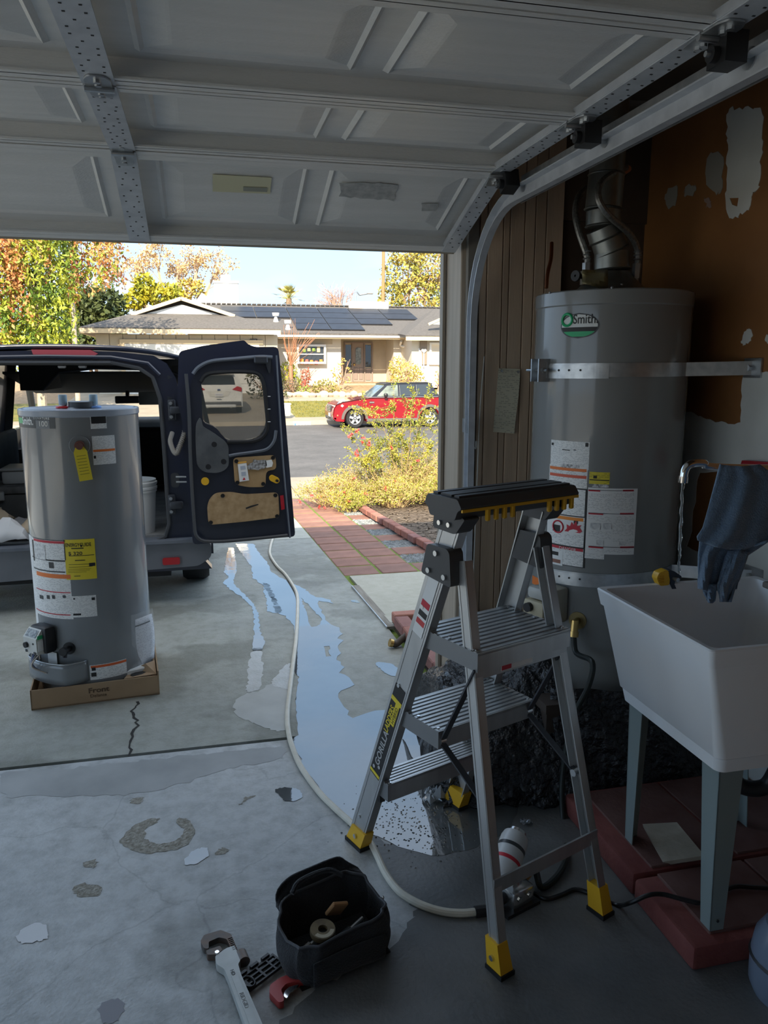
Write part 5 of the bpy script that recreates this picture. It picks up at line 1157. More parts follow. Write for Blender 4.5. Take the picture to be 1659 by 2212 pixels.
for i, (x, dy) in enumerate(spots):
    def cr(u, v, i=i, x=x, dy=dy):
        a = rnd.gauss(0,.012); w, d = .13+.02*(i%3), .11; return Vector((x+(u-.5)*2*w*.8+rnd.gauss(0,.008), VY+dy+(v-.5)*2*d*.7, .46+.05*math.sin(3.1*u)*math.sin(3.1*v)*(1+i%3)+abs(a)+.02*(i%4)))
    MB().grid(cr, 7, 6).build('loose_scrap', scr[i%6], label=labs[i]+' in the clutter at the left of the van floor', cat='scrap', group='clutter on the van floor', smooth=20, solid=.004)

# ================================================================ red hatchback across the street
def car_wheel(t, X, Y, zc, r, side, silver):
    ty = MB().lathe([(r*.62,-.1),(r*.93,-.105),(r,-.07),(r,.07),(r*.93,.105),(r*.62,.1)], 32, m=Matrix.Translation((X,Y,zc)) @ Matrix.Rotation(R(90),4,'X')).build('tyre', black_rubber, t, world=False)
    y = Y+side*.085; h = MB(); h.lathe([(r*.55,-.02),(r*.64,0),(r*.64,-.02*0+.012)], 28, m=Matrix.Translation((X,y,zc)) @ Matrix.Rotation(R(90),4,'X'))
    h.cyl((X,y+side*.015,zc),(X,y-side*.04,zc), r*.16, n=12)
    for k in range(5):
        a = R(90+72*k); d = Vector((math.cos(a),0,math.sin(a))); h.beam(Vector((X,y,zc))+d*r*.1, Vector((X,y,zc))+d*r*.62, r*.26, .03, up=(0,1,0))
    h.build('alloy_wheel', silver, ty, world=False)
    MB().cyl((X,y-side*.05,zc),(X,y-side*.06,zc), r*.6, n=24).build('wheel_well', black_plastic, ty, world=False)
alloy = M('silver alloy', (.75,.75,.76), .25, .8)
red = M('red car paint', (.26,.005,.012), .22, coat=.8); blk = M('black gloss roof', (.02,.02,.024), .2, coat=.6)
MW = at(768,925,Z=-.40); MR = at(931,922,Z=-.38)
s_ = (at(930,922,Y=MW.y)-at(768,925,Y=MW.y)).x/2.467
mini = thing('red_hatchback', 'small red two-door hatchback with black roof parked across the street', 'car', (MW.x, MW.y+.05, -.40), rz=R(0), s=s_)
# local: x to the rear, front wheel at x=0, y 0 near side .. 1.62 far side
body = [(-.60,.22),(-.70,.30),(-.71,.45),(-.68,.62),(-.60,.74),(-.40,.82),(.10,.90),(.52,.945),(2.75,.96),(2.86,.86),(2.93,.72),(2.95,.5),(2.92,.3),(2.80,.22)]
def arch(cx, r, z=.27): return [(cx+r*math.cos(R(a)), z+r*math.sin(R(a))*1.05) for a in range(170, 5, -15)]
low = [(-.60,.22),(-.36,.2)]+[(cx, max(z,.2)) for cx, z in arch(0,.35)]+[(.36,.2),(2.10,.2)]+[(x+2.467,max(z,.2)) for x, z in arch(0,.35)]+[(2.82,.22)]
prof = low+body[::-1][1:-1] if False else low+[p for p in body[::-1]][1:-1]
def sided(poly, y0, y1, bev=.08, nseg=2):
    """outline extruded across the car with tucked-in sides"""
    b = MB(); cx = sum(p[0] for p in poly)/len(poly); cz = sum(p[1] for p in poly)/len(poly); n = len(poly); L = [(y0+bev*.0, .965, .97), (y0-.0, 1, 1)]
    rings = [(y0+.0, .975), (y0-.05, 1.0), (y1+.05, 1.0), (y1, .975)]
    vs = [(cx+(x-cx)*k, y, cz+(z-cz)*k) for y, k in rings for x, z in poly]
    fs = [(r*n+i, r*n+(i+1)%n, (r+1)*n+(i+1)%n, (r+1)*n+i) for r in range(3) for i in range(n)]
    tr = tessellate_polygon([[Vector((x,z,0)) for x, z in poly]]); fs += [tuple(t) for t in tr]+[tuple(i+3*n for i in t[::-1]) for t in tr]
    return b.add(vs, fs)
sided(prof, 0.05, 1.57).build('body', red, mini, world=False, smooth=40)
gh = [(.50,.93),(1.02,1.34),(1.16,1.385),(2.35,1.40),(2.55,1.36),(2.80,.95)]
def cabin(poly, y0, y1, tuck):
    n = len(poly); zb, zt = min(p[1] for p in poly), max(p[1] for p in poly)
    vs = [(x, y0+tuck*(z-zb)/(zt-zb), z) for x, z in poly]+[(x, y1-tuck*(z-zb)/(zt-zb), z) for x, z in poly]
    return MB().add(vs, [tuple(range(n))]+[tuple(range(2*n-1,n-1,-1))]+[(i, n+i, n+(i+1)%n, (i+1)%n) for i in range(n)])
cabin(gh, .06, 1.56, .16).build('cabin', blk, mini, world=False, smooth=0)
MB().add([(.98,.2,1.345),(1.16,.2,1.39),(2.4,.2,1.41),(2.58,.2,1.36),(.98,1.42,1.345),(1.16,1.42,1.39),(2.4,1.42,1.41),(2.58,1.42,1.36)], [(0,1,5,4),(1,2,6,5),(2,3,7,6)]).build('roof', blk, mini, world=False, solid=.03, smooth=0)
def sidewin(poly, nm, mat):
    zb, zt = .93, 1.40; vs = [(x, .05+.16*(z-zb)/(zt-zb), z) for x, z in poly]; vs2 = [(x, y+.012, z) for x, y, z in vs]; n = len(poly)
    return MB().add(vs+vs2, [tuple(range(n-1,-1,-1)), tuple(range(n,2*n))]+[(i,(i+1)%n,n+(i+1)%n,n+i) for i in range(n)]).build(nm, mat, mini, world=False, smooth=0)
cg = M('pale car glass', (.28,.33,.28), .06, c2=(.07,.08,.07), scale=3, spec=.7)
sidewin([(.72,.985),(1.08,1.31),(1.42,1.335),(1.42,.99)], 'door_window', cg); sidewin([(1.48,.99),(1.48,1.335),(1.98,1.345),(1.98,.995)], 'quarter_window', M('dark car glass', (.04,.05,.06), .06, spec=.7)); sidewin([(2.04,.995),(2.04,1.345),(2.42,1.345),(2.62,1.0)], 'rear_side_window', MATS['dark car glass'])
MB().add([(.53,.16,.955),(.53,1.46,.955),(1.0,1.36,1.33),(1.0,.24,1.33)], [(0,3,2,1)]).build('windscreen', cg, mini, world=False, solid=.015, smooth=0)
for cx in (0, 2.467):
    q = [(cx+.43*math.cos(R(a)), .28+.44*math.sin(R(a))) for a in range(0,181,12)]+[(cx+.34*math.cos(R(a)), .28+.35*math.sin(R(a))) for a in range(180,-1,-12)]
    MB().prism(q, -.03, XZ((0,.04,0))).build('arch_trim', M('grey black cladding', (.12,.11,.1), .6), mini, world=False, smooth=30)
MB().rbox((1.23,.03,.235), (1.7,.06,.11), .02, 1).build('sill_trim', MATS['grey black cladding'], mini, world=False)
MB().rbox((-.63,.8,.3), (.16,1.5,.16), .05, 2).build('front_bumper', MATS['grey black cladding'], mini, world=False)
MB().ball((-.40,.12,.70), .15, 16, (1.05,.5,.95)).build('headlight', M('headlight lens', (.8,.78,.66), .12, coat=.6), mini, world=False)
MB().lathe([(.145,-.02),(.165,0),(.145,.02)], 24, m=Matrix.Translation((-.40,.075,.70)) @ Matrix.Rotation(R(90),4,'X')).build('headlight_ring', chrome, mini, world=False)
gr2 = MB().rbox((-.685,.8,.60), (.06,.8,.22), .03, 2).build('grille', black_plastic, mini, world=False)
for i in range(4): MB().rbox((-.715,.8,.53+i*.05), (.02,.78,.018), .005, 1).build('grille_bar', chrome, gr2, world=False)
MB().rbox((-.73,.55,.40), (.02,.36,.12), .01, 1).build('number_plate', white_paint, mini, world=False)
MB().ball((-.55,.07,.40), .05, 10, (1,.5,1)).build('fog_light', M('amber red lamp', (.7,.2,.1), .2), mini, world=False)
MB().rbox((.98,-.06,1.02), (.12,.16,.13), .04, 2).build('wing_mirror', black_plastic, mini, world=False)
MB().rbox((1.72,.03,.84), (.16,.03,.03), .01, 1).build('door_handle', chrome, mini, world=False)
MB().rbox((.55,.035,.80), (.16,.02,.06), .01, 1).build('side_scuttle', chrome, mini, world=False)
MB().rbox((1.6,.045,.955), (2.3,.02,.02), .006, 1).build('belt_trim', chrome, mini, world=False)
for x in (.52, 1.92): MB().box((x,.046,.56), (.008,.01,.62)).build('door_gap', black_plastic, mini, world=False)
for X in (0, 2.467):
    for Y, sd in ((.12,-1),(1.5,1)): car_wheel(mini, X, Y, .295, .295, sd, alloy)
# ================================================================ white SUV on the far drive
SY = 29.2; sx = at(474,880,Y=SY).x; sw = at(525,880,Y=SY).x-sx; sg = fz(SY)
k = sw/.92
suv = thing('white_suv', 'white SUV parked on the far drive, its rear seen through the van window', 'car', (sx, SY, sg), s=k)
swm = M('white car paint', (.78,.76,.70), .25, coat=.6)
def sec(y, w, z0, z1, tuck, zt): return [(-w,y,z0),(-w,y,z1),(-w+tuck,y,zt),(w-tuck,y,zt),(w,y,z1),(w,y,z0)]
b = MB(); ss = [sec(0.05,.86,.36,.98,.14,1.10), sec(.12,.92,.30,1.05,.2,1.62), sec(1.0,.92,.28,1.05,.22,1.68), sec(2.6,.92,.28,1.02,.24,1.64), sec(3.4,.92,.28,1.0,.1,1.02), sec(4.4,.84,.3,.85,.1,.9)]
vs = [p for s in ss for p in s]; fs = [(r*6+i, r*6+(i+1)%6, r*6+6+(i+1)%6, r*6+6+i) for r in range(5) for i in range(6)]+[(5,4,3,2,1,0),(30,31,32,33,34,35)]
b.add(vs, fs).build('body', swm, suv, world=False, smooth=30)
MB().prism(rpoly([(-.66,1.12),(.66,1.12),(.58,1.52),(-.58,1.52)], .08), -.03, XZ((0,.06,0)) @ Matrix.Rotation(0,4,'X')).build('rear_window', MATS['dark car glass'], suv, world=False)
MB().rbox((0,.06,1.60), (1.2,.24,.05), .02, 2).build('spoiler', swm, suv, world=False)
for s in (-1, 1):
    MB().prism(rpoly([(s*.52,.99),(s*.88,.90),(s*.90,1.06),(s*.72,1.12)][::s], .02), -.03, XZ((0,.03,0))).build('tail_lamp', red_lens, suv, world=False)
    ty = MB().lathe([(.2,-.1),(.33,-.1),(.35,-.07),(.35,.07),(.33,.1),(.2,.1)], 24, m=Matrix.Translation((s*.8,.85,.35)) @ Matrix.Rotation(R(90),4,'Y')).build('tyre', black_rubber, suv, world=False)
    MB().lathe([(.2,-.1),(.33,-.1),(.35,-.07),(.35,.07),(.33,.1),(.2,.1)], 24, m=Matrix.Translation((s*.8,3.5,.35)) @ Matrix.Rotation(R(90),4,'Y')).build('tyre', black_rubber, suv, world=False)
    MB().cyl((s*.45,-.02,.30),(s*.45,.1,.30),.045,n=12).build('exhaust_tip', chrome, suv, world=False)
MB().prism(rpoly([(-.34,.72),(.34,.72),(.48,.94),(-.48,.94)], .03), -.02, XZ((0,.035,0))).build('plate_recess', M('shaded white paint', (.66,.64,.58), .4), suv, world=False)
MB().rbox((0,.0,.79), (.32,.012,.15), .005, 1).build('number_plate', white_paint, suv, world=False)
for i in range(7): MB().box((-.12+.04*i,-.008,.785), (.022,.004,.07)).build('plate_mark', M('faded plate blue', (.3,.32,.42), .5), suv, world=False)
MB().ball((0,.01,.985), .065, 12, (1,.25,.45)).build('badge', M('blue badge', (.02,.06,.2), .2), suv, world=False)
MB().rbox((0,.01,.62), (.18,.02,.02), .006, 1).build('bumper_slot', black_plastic, suv, world=False)
MB().rbox((0,.03,.44), (1.72,.12,.16), .03, 2).build('lower_cladding', grey_plastic, suv, world=False)
MB().rbox((0,-.02,.35), (1.3,.08,.12), .03, 2).build('skid_plate', M('silver skid plate', (.5,.5,.48), .4), suv, world=False)
# ================================================================ water heaters
def cylpatch(name, C, box, mat, parent, lift=.0008, z=None, th=None):
    cx, cy, r = C; x0, y0, x1, y1 = box; xm, ym = (x0+x1)/2, (y0+y1)/2
    t0, t1 = (oncyl(x0,ym,cx,cy,r)[0], oncyl(x1,ym,cx,cy,r)[0]) if th is None else th
    za, zb = (oncyl(xm,y1,cx,cy,r)[1], oncyl(xm,y0,cx,cy,r)[1]) if z is None else z
    if t1 < t0: t1 += 2*math.pi
    n = max(2, int((t1-t0)*r/.012)); rr = r+lift
    b = MB().grid(lambda u, v: Vector((cx+rr*math.cos(t0+(t1-t0)*u), cy+rr*math.sin(t0+(t1-t0)*u), za+(zb-za)*v)), n, 1)
    uv = [((t1-t0)*r*i/n, (zb-za)*j) for i in range(n+1) for j in range(2)]
    o = b.build(name, mat, parent, uv=uv); return o, (t0, t1, za, zb)
def cyltext(name, s, size, C, th, z, mat, parent, lift=.0014, **k):
    cx, cy, r = C; rr = r+lift
    return text(name, s, size, mat, parent, warp=lambda v: Vector((cx+(rr+v.z)*math.cos(th+v.x/r), cy+(rr+v.z)*math.sin(th+v.x/r), z+v.y)), extrude=.0002, **k)
def sub(box, fx0, fy0, fx1, fy1): x0, y0, x1, y1 = box; return (x0+(x1-x0)*fx0, y0+(y1-y0)*fy0, x0+(x1-x0)*fx1, y0+(y1-y0)*fy1)
def bars(C, box, parent, specs):
    for i, (nm, f, mat) in enumerate(specs): cylpatch(nm, C, sub(box, *f), mat, parent, lift=.0016+.0002*i)
green = M('logo green', (.02,.42,.16), .35); jacket = M('grey enamel jacket', (.20,.212,.22), .2, coat=.5, c2=(.225,.237,.245), scale=2)
jacket_old = M('old grey enamel jacket', (.21,.215,.21), .25, coat=.4, c2=(.235,.24,.235), scale=2)
lid_blue = M('pale blue plastic', (.18,.35,.75), .4); lid_red = M('red plastic ring', (.7,.04,.05), .4)
cardb = M('brown cardboard', (.36,.24,.14), .8, c2=(.41,.28,.17), scale=6); foam = M('white foam', (.8,.8,.78), .8)
grey_lab = M('dark grey badge', (.05,.055,.06), .35); silver_lab = M('silver badge', (.5,.52,.52), .3, .4)

# ---------------- new heater standing in its carton tray on the drive
NC = (-.583, 4.02, .272); nx, ny, nr = NC; NZ0, NZ1 = .02, 1.405
nh = thing('water_heater', 'new grey gas water heater with yellow energy label standing on a carton tray', 'water heater', (nx, ny, NZ0))
MB().lathe([(0,NZ0),(nr,NZ0),(nr,NZ1-.028)], 64, (nx,ny,0)).build('tank_jacket', jacket, nh)
MB().lathe([(nr,NZ1-.033),(nr+.004,NZ1-.028),(nr+.004,NZ1-.004),(nr+.001,NZ1),(nr-.012,NZ1),(nr-.016,NZ1-.006),(.06,NZ1-.004),(.055,NZ1+.002),(0,NZ1+.002)], 64, (nx,ny,0)).build('top_pan', M('pale enamel top', (.34,.38,.44), .3, coat=.3), nh)
MB().lathe([(.06,NZ1),(.06,NZ1+.028),(.052,NZ1+.03),(0,NZ1+.03)], 28, (nx+.01,ny,0)).build('vent_collar', grey_plastic, nh)
for px, mt in ((136, lid_red), (202, lid_blue)):
    x = at(px, 870, Y=ny).x
    nip = MB().cyl((x,ny,NZ1-.004),(x,ny,NZ1+.055),.016,n=16).build('pipe_nipple', galv, nh)
    MB().lathe([(.0,NZ1+.062),(.018,NZ1+.062),(.02,NZ1+.058),(.02,NZ1+.012)], 18, (x,ny,0)).build('thread_cap', M('hazy blue cap', (.35,.5,.6), .3, alpha=.8), nip)
    MB().lathe([(.018,NZ1+.008),(.034,NZ1+.006),(.036,NZ1-.002)], 20, (x,ny,0)).build('gasket_ring', mt, nip)
# badge top left
bx = (30,897,119,925); cylpatch('badge', NC, bx, grey_lab, nh, th=(oncyl(44,910,*NC)[0]-.25, oncyl(119,910,*NC)[0]))
t0 = oncyl(48,912,*NC)[0]; zb = oncyl(60,917,*NC)[1]
cyltext('badge_lettering', 'Smith.', .05, NC, t0+.03, zb, paper, nh, bold=.0009, sx=.72)
cyltext('badge_small_lettering', 'SIGNATURE', .014, NC, oncyl(72,902,*NC)[0], oncyl(85,906,*NC)[1], silver_lab, nh, spacing=1.25, lift=.0016)
cylpatch('badge_number_plate', NC, (78,908,107,926), M('badge grey', (.2,.21,.22), .35), nh, .0014)
cyltext('badge_number', '100', .034, NC, oncyl(83,916,*NC)[0], oncyl(92,921,*NC)[1], white_paint, nh, lift=.002)
cylpatch('badge_logo_mark', NC, (41,902,50,914), green, nh, .0015)
# labels
L_ = (195,898,230,926); cylpatch('caution_label', NC, L_, printed_small, nh); bars(NC, L_, nh, [('label_block',(.04,.04,.96,.6),ink)])
L_ = (200,941,249,1003); cylpatch('instruction_label', NC, L_, printed_small, nh); bars(NC, L_, nh, [('label_band',(.02,.47,.98,.55),orange_ink),('label_pictogram',(.05,.7,.15,.8),ink)])
cylpatch('edge_label', NC, (60,1158,80,1352), printed_small, nh, th=(oncyl(76,1250,*NC)[0]-.45, oncyl(76,1250,*NC)[0]))
L_ = (72,1166,141,1237); cylpatch('warning_label', NC, L_, printed, nh, .0009); bars(NC, L_, nh, [('label_border',(.0,.0,1,.02),ink),('label_border',(.0,.6,1,.64),ink),('label_border',(.97,.0,1,.62),ink),('label_border',(0,0,.03,.62),ink),('label_band',(.03,.03,.97,.1),red_ink),('label_picture',(.05,.14,.38,.58),M('sketch ink', (.5,.5,.5), .5, c2=(.85,.85,.83), scale=60)),('label_rule',(.05,.94,1,.97),ink),('label_pictogram',(.5,.68,.64,.86),grey_lab)])
L_ = (79,1236,155,1335); cylpatch('instruction_label', NC, L_, printed, nh, .0010); bars(NC, L_, nh, [('label_band',(.02,.04,.97,.13),orange_ink),('label_rule',(.02,.42,.97,.44),red_ink),('label_rule',(.02,.90,.97,.92),red_ink),('label_pictogram',(.1,.50,.2,.58),grey_lab),('label_pictogram',(.3,.50,.38,.58),grey_lab),('label_pictogram',(.45,.5,.53,.58),grey_lab),('label_pictogram',(.75,.5,.83,.56),grey_lab)])
L_ = (153,1287,209,1333); cylpatch('rating_plate', NC, L_, printed_small, nh, .0012); bars(NC, L_, nh, [('label_pictogram',(.8,.07,.93,.2),ink),('label_barcode',(.1,.83,.4,.92),ink),('label_pictogram',(.1,.1,.17,.18),ink)])
# yellow energy label
L_ = (141,1165,207,1252); _, (ta, tb_, za, zb) = cylpatch('energy_label', NC, L_, yellow_ink, nh, .0012)
W_ = (tb_-ta)*nr; H_ = zb-za
cyltext('energy_title', 'ENERGYGUIDE', .024, NC, ta+.006/nr, zb-.034, ink, nh, lift=.0018, bold=.0003, sx=.72)
cyltext('energy_cost', '$ 320', .024, NC, ta+.016/nr, zb-.075, ink, nh, lift=.0018, bold=.0003, sx=1.15)
bars(NC, L_, nh, [('energy_rule',(.12,.395,.95,.41),ink),('energy_rule',(.12,.615,.9,.625),ink),('energy_rule',(.12,.68,.9,.688),ink),('energy_block',(.78,.58,.98,.66),ink),('energy_print',(.2,.21,.6,.235),ink),('energy_print',(.32,.51,.65,.53),ink),('energy_print',(.1,.73,.85,.74),M('faded ink', (.35,.28,.03), .6)),('energy_print',(.1,.77,.8,.78),MATS['faded ink']),('energy_print',(.1,.81,.7,.82),MATS['faded ink']),('energy_print',(.3,.9,.5,.915),ink),('energy_arrow',(.5,.13,.54,.19),ink)])
L_ = (194,1432,274,1464); cylpatch('burner_warning_label', NC, L_, printed, nh); bars(NC, L_, nh, [('label_band',(.02,.04,.99,.2),M('orange red ink', (.75,.14,.04), .5)),('label_pictogram',(.05,.3,.16,.52),ink),('label_pictogram',(.04,.65,.18,.92),ink)])
# relief valve with yellow tag
th, zv = oncyl(172,962,*NC); o = Vector((nx+nr*math.cos(th), ny+nr*math.sin(th), zv)); d = Vector((math.cos(th), math.sin(th), 0))
rv = MB().cyl(o-d*.01, o+d*.03, .022, n=16).cyl(o+d*.03, o+d*.05, .016, n=12).build('relief_valve', M('dark red brass', (.25,.12,.1), .4, .6), nh)
MB().lathe([(.046,.0),(.044,.003),(.022,.002)], 28, m=Matrix.Translation(o) @ d.to_track_quat('Z','Y').to_matrix().to_4x4()).build('valve_escutcheon', jacket, rv)
sd = Vector((-d.y, d.x, 0)); m = frame(o+d*.034+Vector((0,0,-.005)), sd, (0,0,1)) @ Matrix.Rotation(R(7),4,'Z')
tg = MB().prism([(-.018,.0),(.018,0),(.029,-.022),(.029,-.155),(-.029,-.155),(-.029,-.022)], .001, m).build('valve_tag', yellow_ink, rv)
for i in range(7): MB().box((0,0,0), (.001,.001,.001)) if 0 else MB(m).box((0,-.04-.014*i,.0015), (.04,.003,.0006)).build('tag_print', MATS['faded ink'], tg)
# gas control
th, zc = oncyl(103,1373,*NC); d = Vector((math.cos(th), math.sin(th), 0)); sd = Vector((-d.y, d.x, 0)); o = Vector((nx,ny,zc))+d*nr
m = frame(o, sd, (0,0,1))
ctl_w = M('off-white control plastic', (.66,.65,.6), .4)
gcv = MB(m).rbox((.012,.0,.03), (.115,.13,.06), .012, 2).build('gas_control', black_plastic, nh)
MB(m).add([(-.055,-.065,.05),(.05,-.065,.05),(.05,.05,.05),(-.055,.05,.05),(-.055,-.06,.092),(.045,-.06,.092),(.045,.015,.092),(-.055,.015,.092),(-.05,.055,.06),(.045,.055,.06)], [(0,4,5,1),(1,5,6,9,2),(0,3,8,7,4),(4,7,6,5),(7,8,9,6),(3,2,9,8)]).build('control_cover', ctl_w, gcv, smooth=0)
MB(m).cyl((-.03,-.022,.092),(-.03,-.022,.104),.014,n=16).build('control_knob', black_plastic, gcv)
MB(m).box((.02,-.01,.093), (.008,.008,.004)).box((-.035,-.052,.093), (.012,.012,.006)).box((.03,-.055,.093), (.016,.012,.006)).build('control_buttons', grey_plastic, gcv, kind='stuff')
MB(m).add([(-.045,.021,.090),(.035,.021,.090),(.035,.050,.066),(-.045,.050,.066)], [(0,1,2,3)]).build('control_display', M('control display', (.45,.46,.44), .2, c2=(.1,.1,.1), scale=70), gcv)
MB(m).box((.049,.022,.072), (.002,.018,.03)).build('control_green_band', green, gcv); MB(m).box((.049,-.02,.072), (.002,.05,.03)).build('control_side_print', printed_small, gcv)
for i, c_ in enumerate([(.5,.5,.48),(.15,.2,.4),(.3,.3,.3),(.55,.5,.45)]):
    a = m @ Vector((-.03+.02*i,-.065,.07)); e = m @ Vector((-.02+.025*i,-.16,.06)); MB().tube(spline([a, a.lerp(e,.5)+d*(.02+.01*i)+sd*(.01-.008*i), e], 5), .004, 6).build('control_wire', M('wire %d' % i, c_, .5), gcv)
MB(m).box((.03,-.11,.004), (.07,.07,.002)).build('hang_label', printed_small, gcv)
# drain valve
th, zc = oncyl(150,1400,*NC); d = Vector((math.cos(th), math.sin(th), 0)); o = Vector((nx,ny,zc))+d*nr
dv = MB().cyl(o-d*.005, o+d*.006, .03, n=20).build('drain_valve', black_plastic, nh); MB().cyl(o, o+d*.05, .014, n=12).cyl(o+d*.04+Vector((0,0,.01)), o+d*.055+Vector((0,0,-.028)), .013, n=12).build('spigot', black_plastic, dv)
MB().cyl(o+d*.05+Vector((0,0,.004)), o+d*.066+Vector((0,0,.004)), .02, n=14).build('handwheel', black_plastic, dv)
# burner box skirt at the lower left front
ta, tb_ = oncyl(78,1450,*NC)[0]-.12, oncyl(190,1450,*NC)[0]; zt, zbm = oncyl(130,1425,*NC)[1], .106
def skirt(u, v):
    th = ta+(tb_-ta)*u; bulge = .055*min(1, 4*u, 5*(1-u)) ; rr = nr+.004+bulge; return Vector((nx+rr*math.cos(th), ny+rr*math.sin(th), zbm+(zt-zbm)*v))
MB().grid(skirt, 24, 4).build('burner_cover', jacket, nh, solid=.003)
MB().grid(lambda u, v: skirt(u, .93+.07*v)+Vector((0,0,.002)), 24, 1).build('cover_lip', galv, nh, solid=.004)
# manual in a clear bag hanging at the lower right
mb0 = [at(272,1330,Y=3.83), at(330,1312,Y=3.93), at(333,1432,Y=3.95), at(277,1455,Y=3.84)]
mn = thing('manual_bag', 'white paper manual in a clear plastic bag leaning on the new heater', 'manual', tuple(mb0[3]))
def quadf(P, off): return lambda u, v: P[0].lerp(P[1],u).lerp(P[3].lerp(P[2],u), v)+Vector((.01*math.sin(3*v)*off, -.012*math.sin(math.pi*u)*off-.004*off, 0))
pg = [at(276,1342,Y=3.84), at(327,1325,Y=3.93), at(331,1420,Y=3.95), at(280,1445,Y=3.84)]
b = MB().grid(quadf(pg, 1), 6, 10); b.build('booklet', print_mat('manual print', (.78,.79,.82), (.3,.3,.35), .0075, .02, .6), mn, uv=[(i/6*.15, (1-j/10)*.22) for i in range(7) for j in range(11)], solid=.006)
b = MB().grid(quadf(pg, 1), 6, 1); MB().grid(lambda u, v: quadf(pg,1)(u*.8+.1, .12+v*.03)+Vector((0,-.005,0)), 6, 1).build('heading_bar', grey_lab, mn)
MB().grid(lambda u, v: quadf(mb0, 1)(u, v)+Vector((0,-.008+.003*math.sin(13*u+7*v),0)), 14, 16).build('clear_bag', clear_plastic, mn)
# carton tray
ta_ = math.atan2(onground(340,1500).y-onground(68,1535).y, onground(340,1500).x-onground(68,1535).x)
f0 = onground(68,1535); ct = thing('carton_tray', 'cut-down brown cardboard tray under the new water heater', 'carton', (f0.x, f0.y, 0), rz=ta_)
S = .585; H = .098
MB().box((S/2,S/2,.004), (S,S,.006)).build('tray_bottom', cardb, ct, world=False)
for nm, c, d_ in (('front_wall',(S/2,.003,H/2),(S,.006,H)),('side_wall',(.003,S/2,H/2),(.006,S,H)),('side_wall',(S-.003,S/2,H/2+.012),(.006,S,H+.024)),('back_wall',(S/2,S-.003,H/2),(S,.006,H))):
    MB().box(c, d_).build(nm, cardb, ct, world=False)
fl = MB().add([(S*.72,.02,H-.005),(S-.01,.012,H+.005),(S-.012,.16,H+.02),(S*.9,.1,H+.03),(S*.78,.14,H-.01)], [(0,1,2,3,4)]).build('torn_flap', cardb, ct, world=False, solid=.004, smooth=0)
MB().prism(jag([(S*.76,.04),(S*.93,.03),(S*.95,.1),(S*.85,.11)], .008, .02, 2), .002, Matrix.Translation((0,0,H-.001))).build('torn_hole', ink, ct, world=False)
MB().rbox((S*.80,.10,H+.004), (.18,.05,.03), .006, 1, m=Matrix.Rotation(R(12),4,'Z')).build('foam_block', foam, ct, world=False)
cm = wm(ct)
text('tray_lettering', 'Front', .034, M('carton ink', (.12,.075,.045), .8), ct, cm @ XZ((.255,-.0012,.052)), bold=.0008, sx=1.25)
text('tray_small_lettering', 'Delante', .022, MATS['carton ink'], ct, cm @ XZ((.262,-.0012,.028)), sx=1.1)

# ---------------- old heater in the corner
OC = (1.57, 2.80, .292); ox, oy, orr = OC; OZ0, OZ1 = .36, 1.872
oh = thing('water_heater', 'old grey gas water heater strapped to the wall in the garage corner', 'water heater', (ox, oy, OZ0))
MB().lathe([(0,OZ0),(orr,OZ0),(orr,OZ1-.05)], 64, (ox,oy,0)).build('tank_jacket', jacket_old, oh)
MB().lathe([(orr,OZ1-.055),(orr+.004,OZ1-.05),(orr+.004,OZ1-.004),(orr,OZ1),(orr-.014,OZ1),(orr-.018,OZ1-.006),(0,OZ1-.004)], 64, (ox,oy,0)).build('top_pan', jacket_old, oh)
for px, py in ((1188,632),(1322,621)):
    th, z = oncyl(px, py, ox, oy, orr+.004); d = Vector((math.cos(th),math.sin(th),0)); p = Vector((ox,oy,z))+d*(orr+.004); MB().ball(p, .005, 8).build('screw', galv, oh)
# oval badge
lx = (1212,676,1295,731); t0, z0_ = oncyl(1212,703,*OC); t1 = oncyl(1295,703,*OC)[0]; zt_, zb_ = oncyl(1253,676,*OC)[1], oncyl(1253,731,*OC)[1]
tc_, zc_ = (t0+t1)/2, (zt_+zb_)/2; rw, rh = (t1-t0)/2*orr, (zt_-zb_)/2
def ovalpatch(name, kx, ky, mat, lift, zlo=-1, zhi=1):
    pts = []; n = 40; vs = []; fs = []
    zs = [zlo+(zhi-zlo)*i/16 for i in range(17)]
    for zi in zs:
        w = math.sqrt(max(0, 1-zi*zi))*kx*rw
        for j in range(9): th = tc_+(-w+2*w*j/8)/orr; vs.append((ox+(orr+lift)*math.cos(th), oy+(orr+lift)*math.sin(th), zc_+zi*ky*rh))
    for i in range(16):
        for j in range(8): fs.append((i*9+j, i*9+j+1, i*9+j+10, i*9+j+9))
    return MB().add(vs, fs).build(name, mat, oh)
ovalpatch('badge_rim', 1, 1, grey_lab, .001); ovalpatch('badge_white', .93, .9, M('badge silver white', (.66,.68,.66), .3), .0016, -.12, 1); ovalpatch('badge_dark', .93, .9, ink, .0016, -1, -.14); ovalpatch('badge_green', .93, .9, green, .0022, -.95, -.5)
cyltext('badge_lettering', 'Smith.', .046, OC, tc_-.3*rw/orr, zc_+.008, ink, oh, lift=.0022, sx=.82, bold=.0006)
ang = tc_-.62*rw/orr
b = MB(); pts = []
for i in range(25): a = i*2*math.pi/24; th = ang+.021*math.cos(a)/orr; pts.append((ox+(orr+.003)*math.cos(th), oy+(orr+.003)*math.sin(th), zc_+.022+.021*math.sin(a)))
b.tube(pts, .005, 6).build('badge_logo_mark', green, oh)
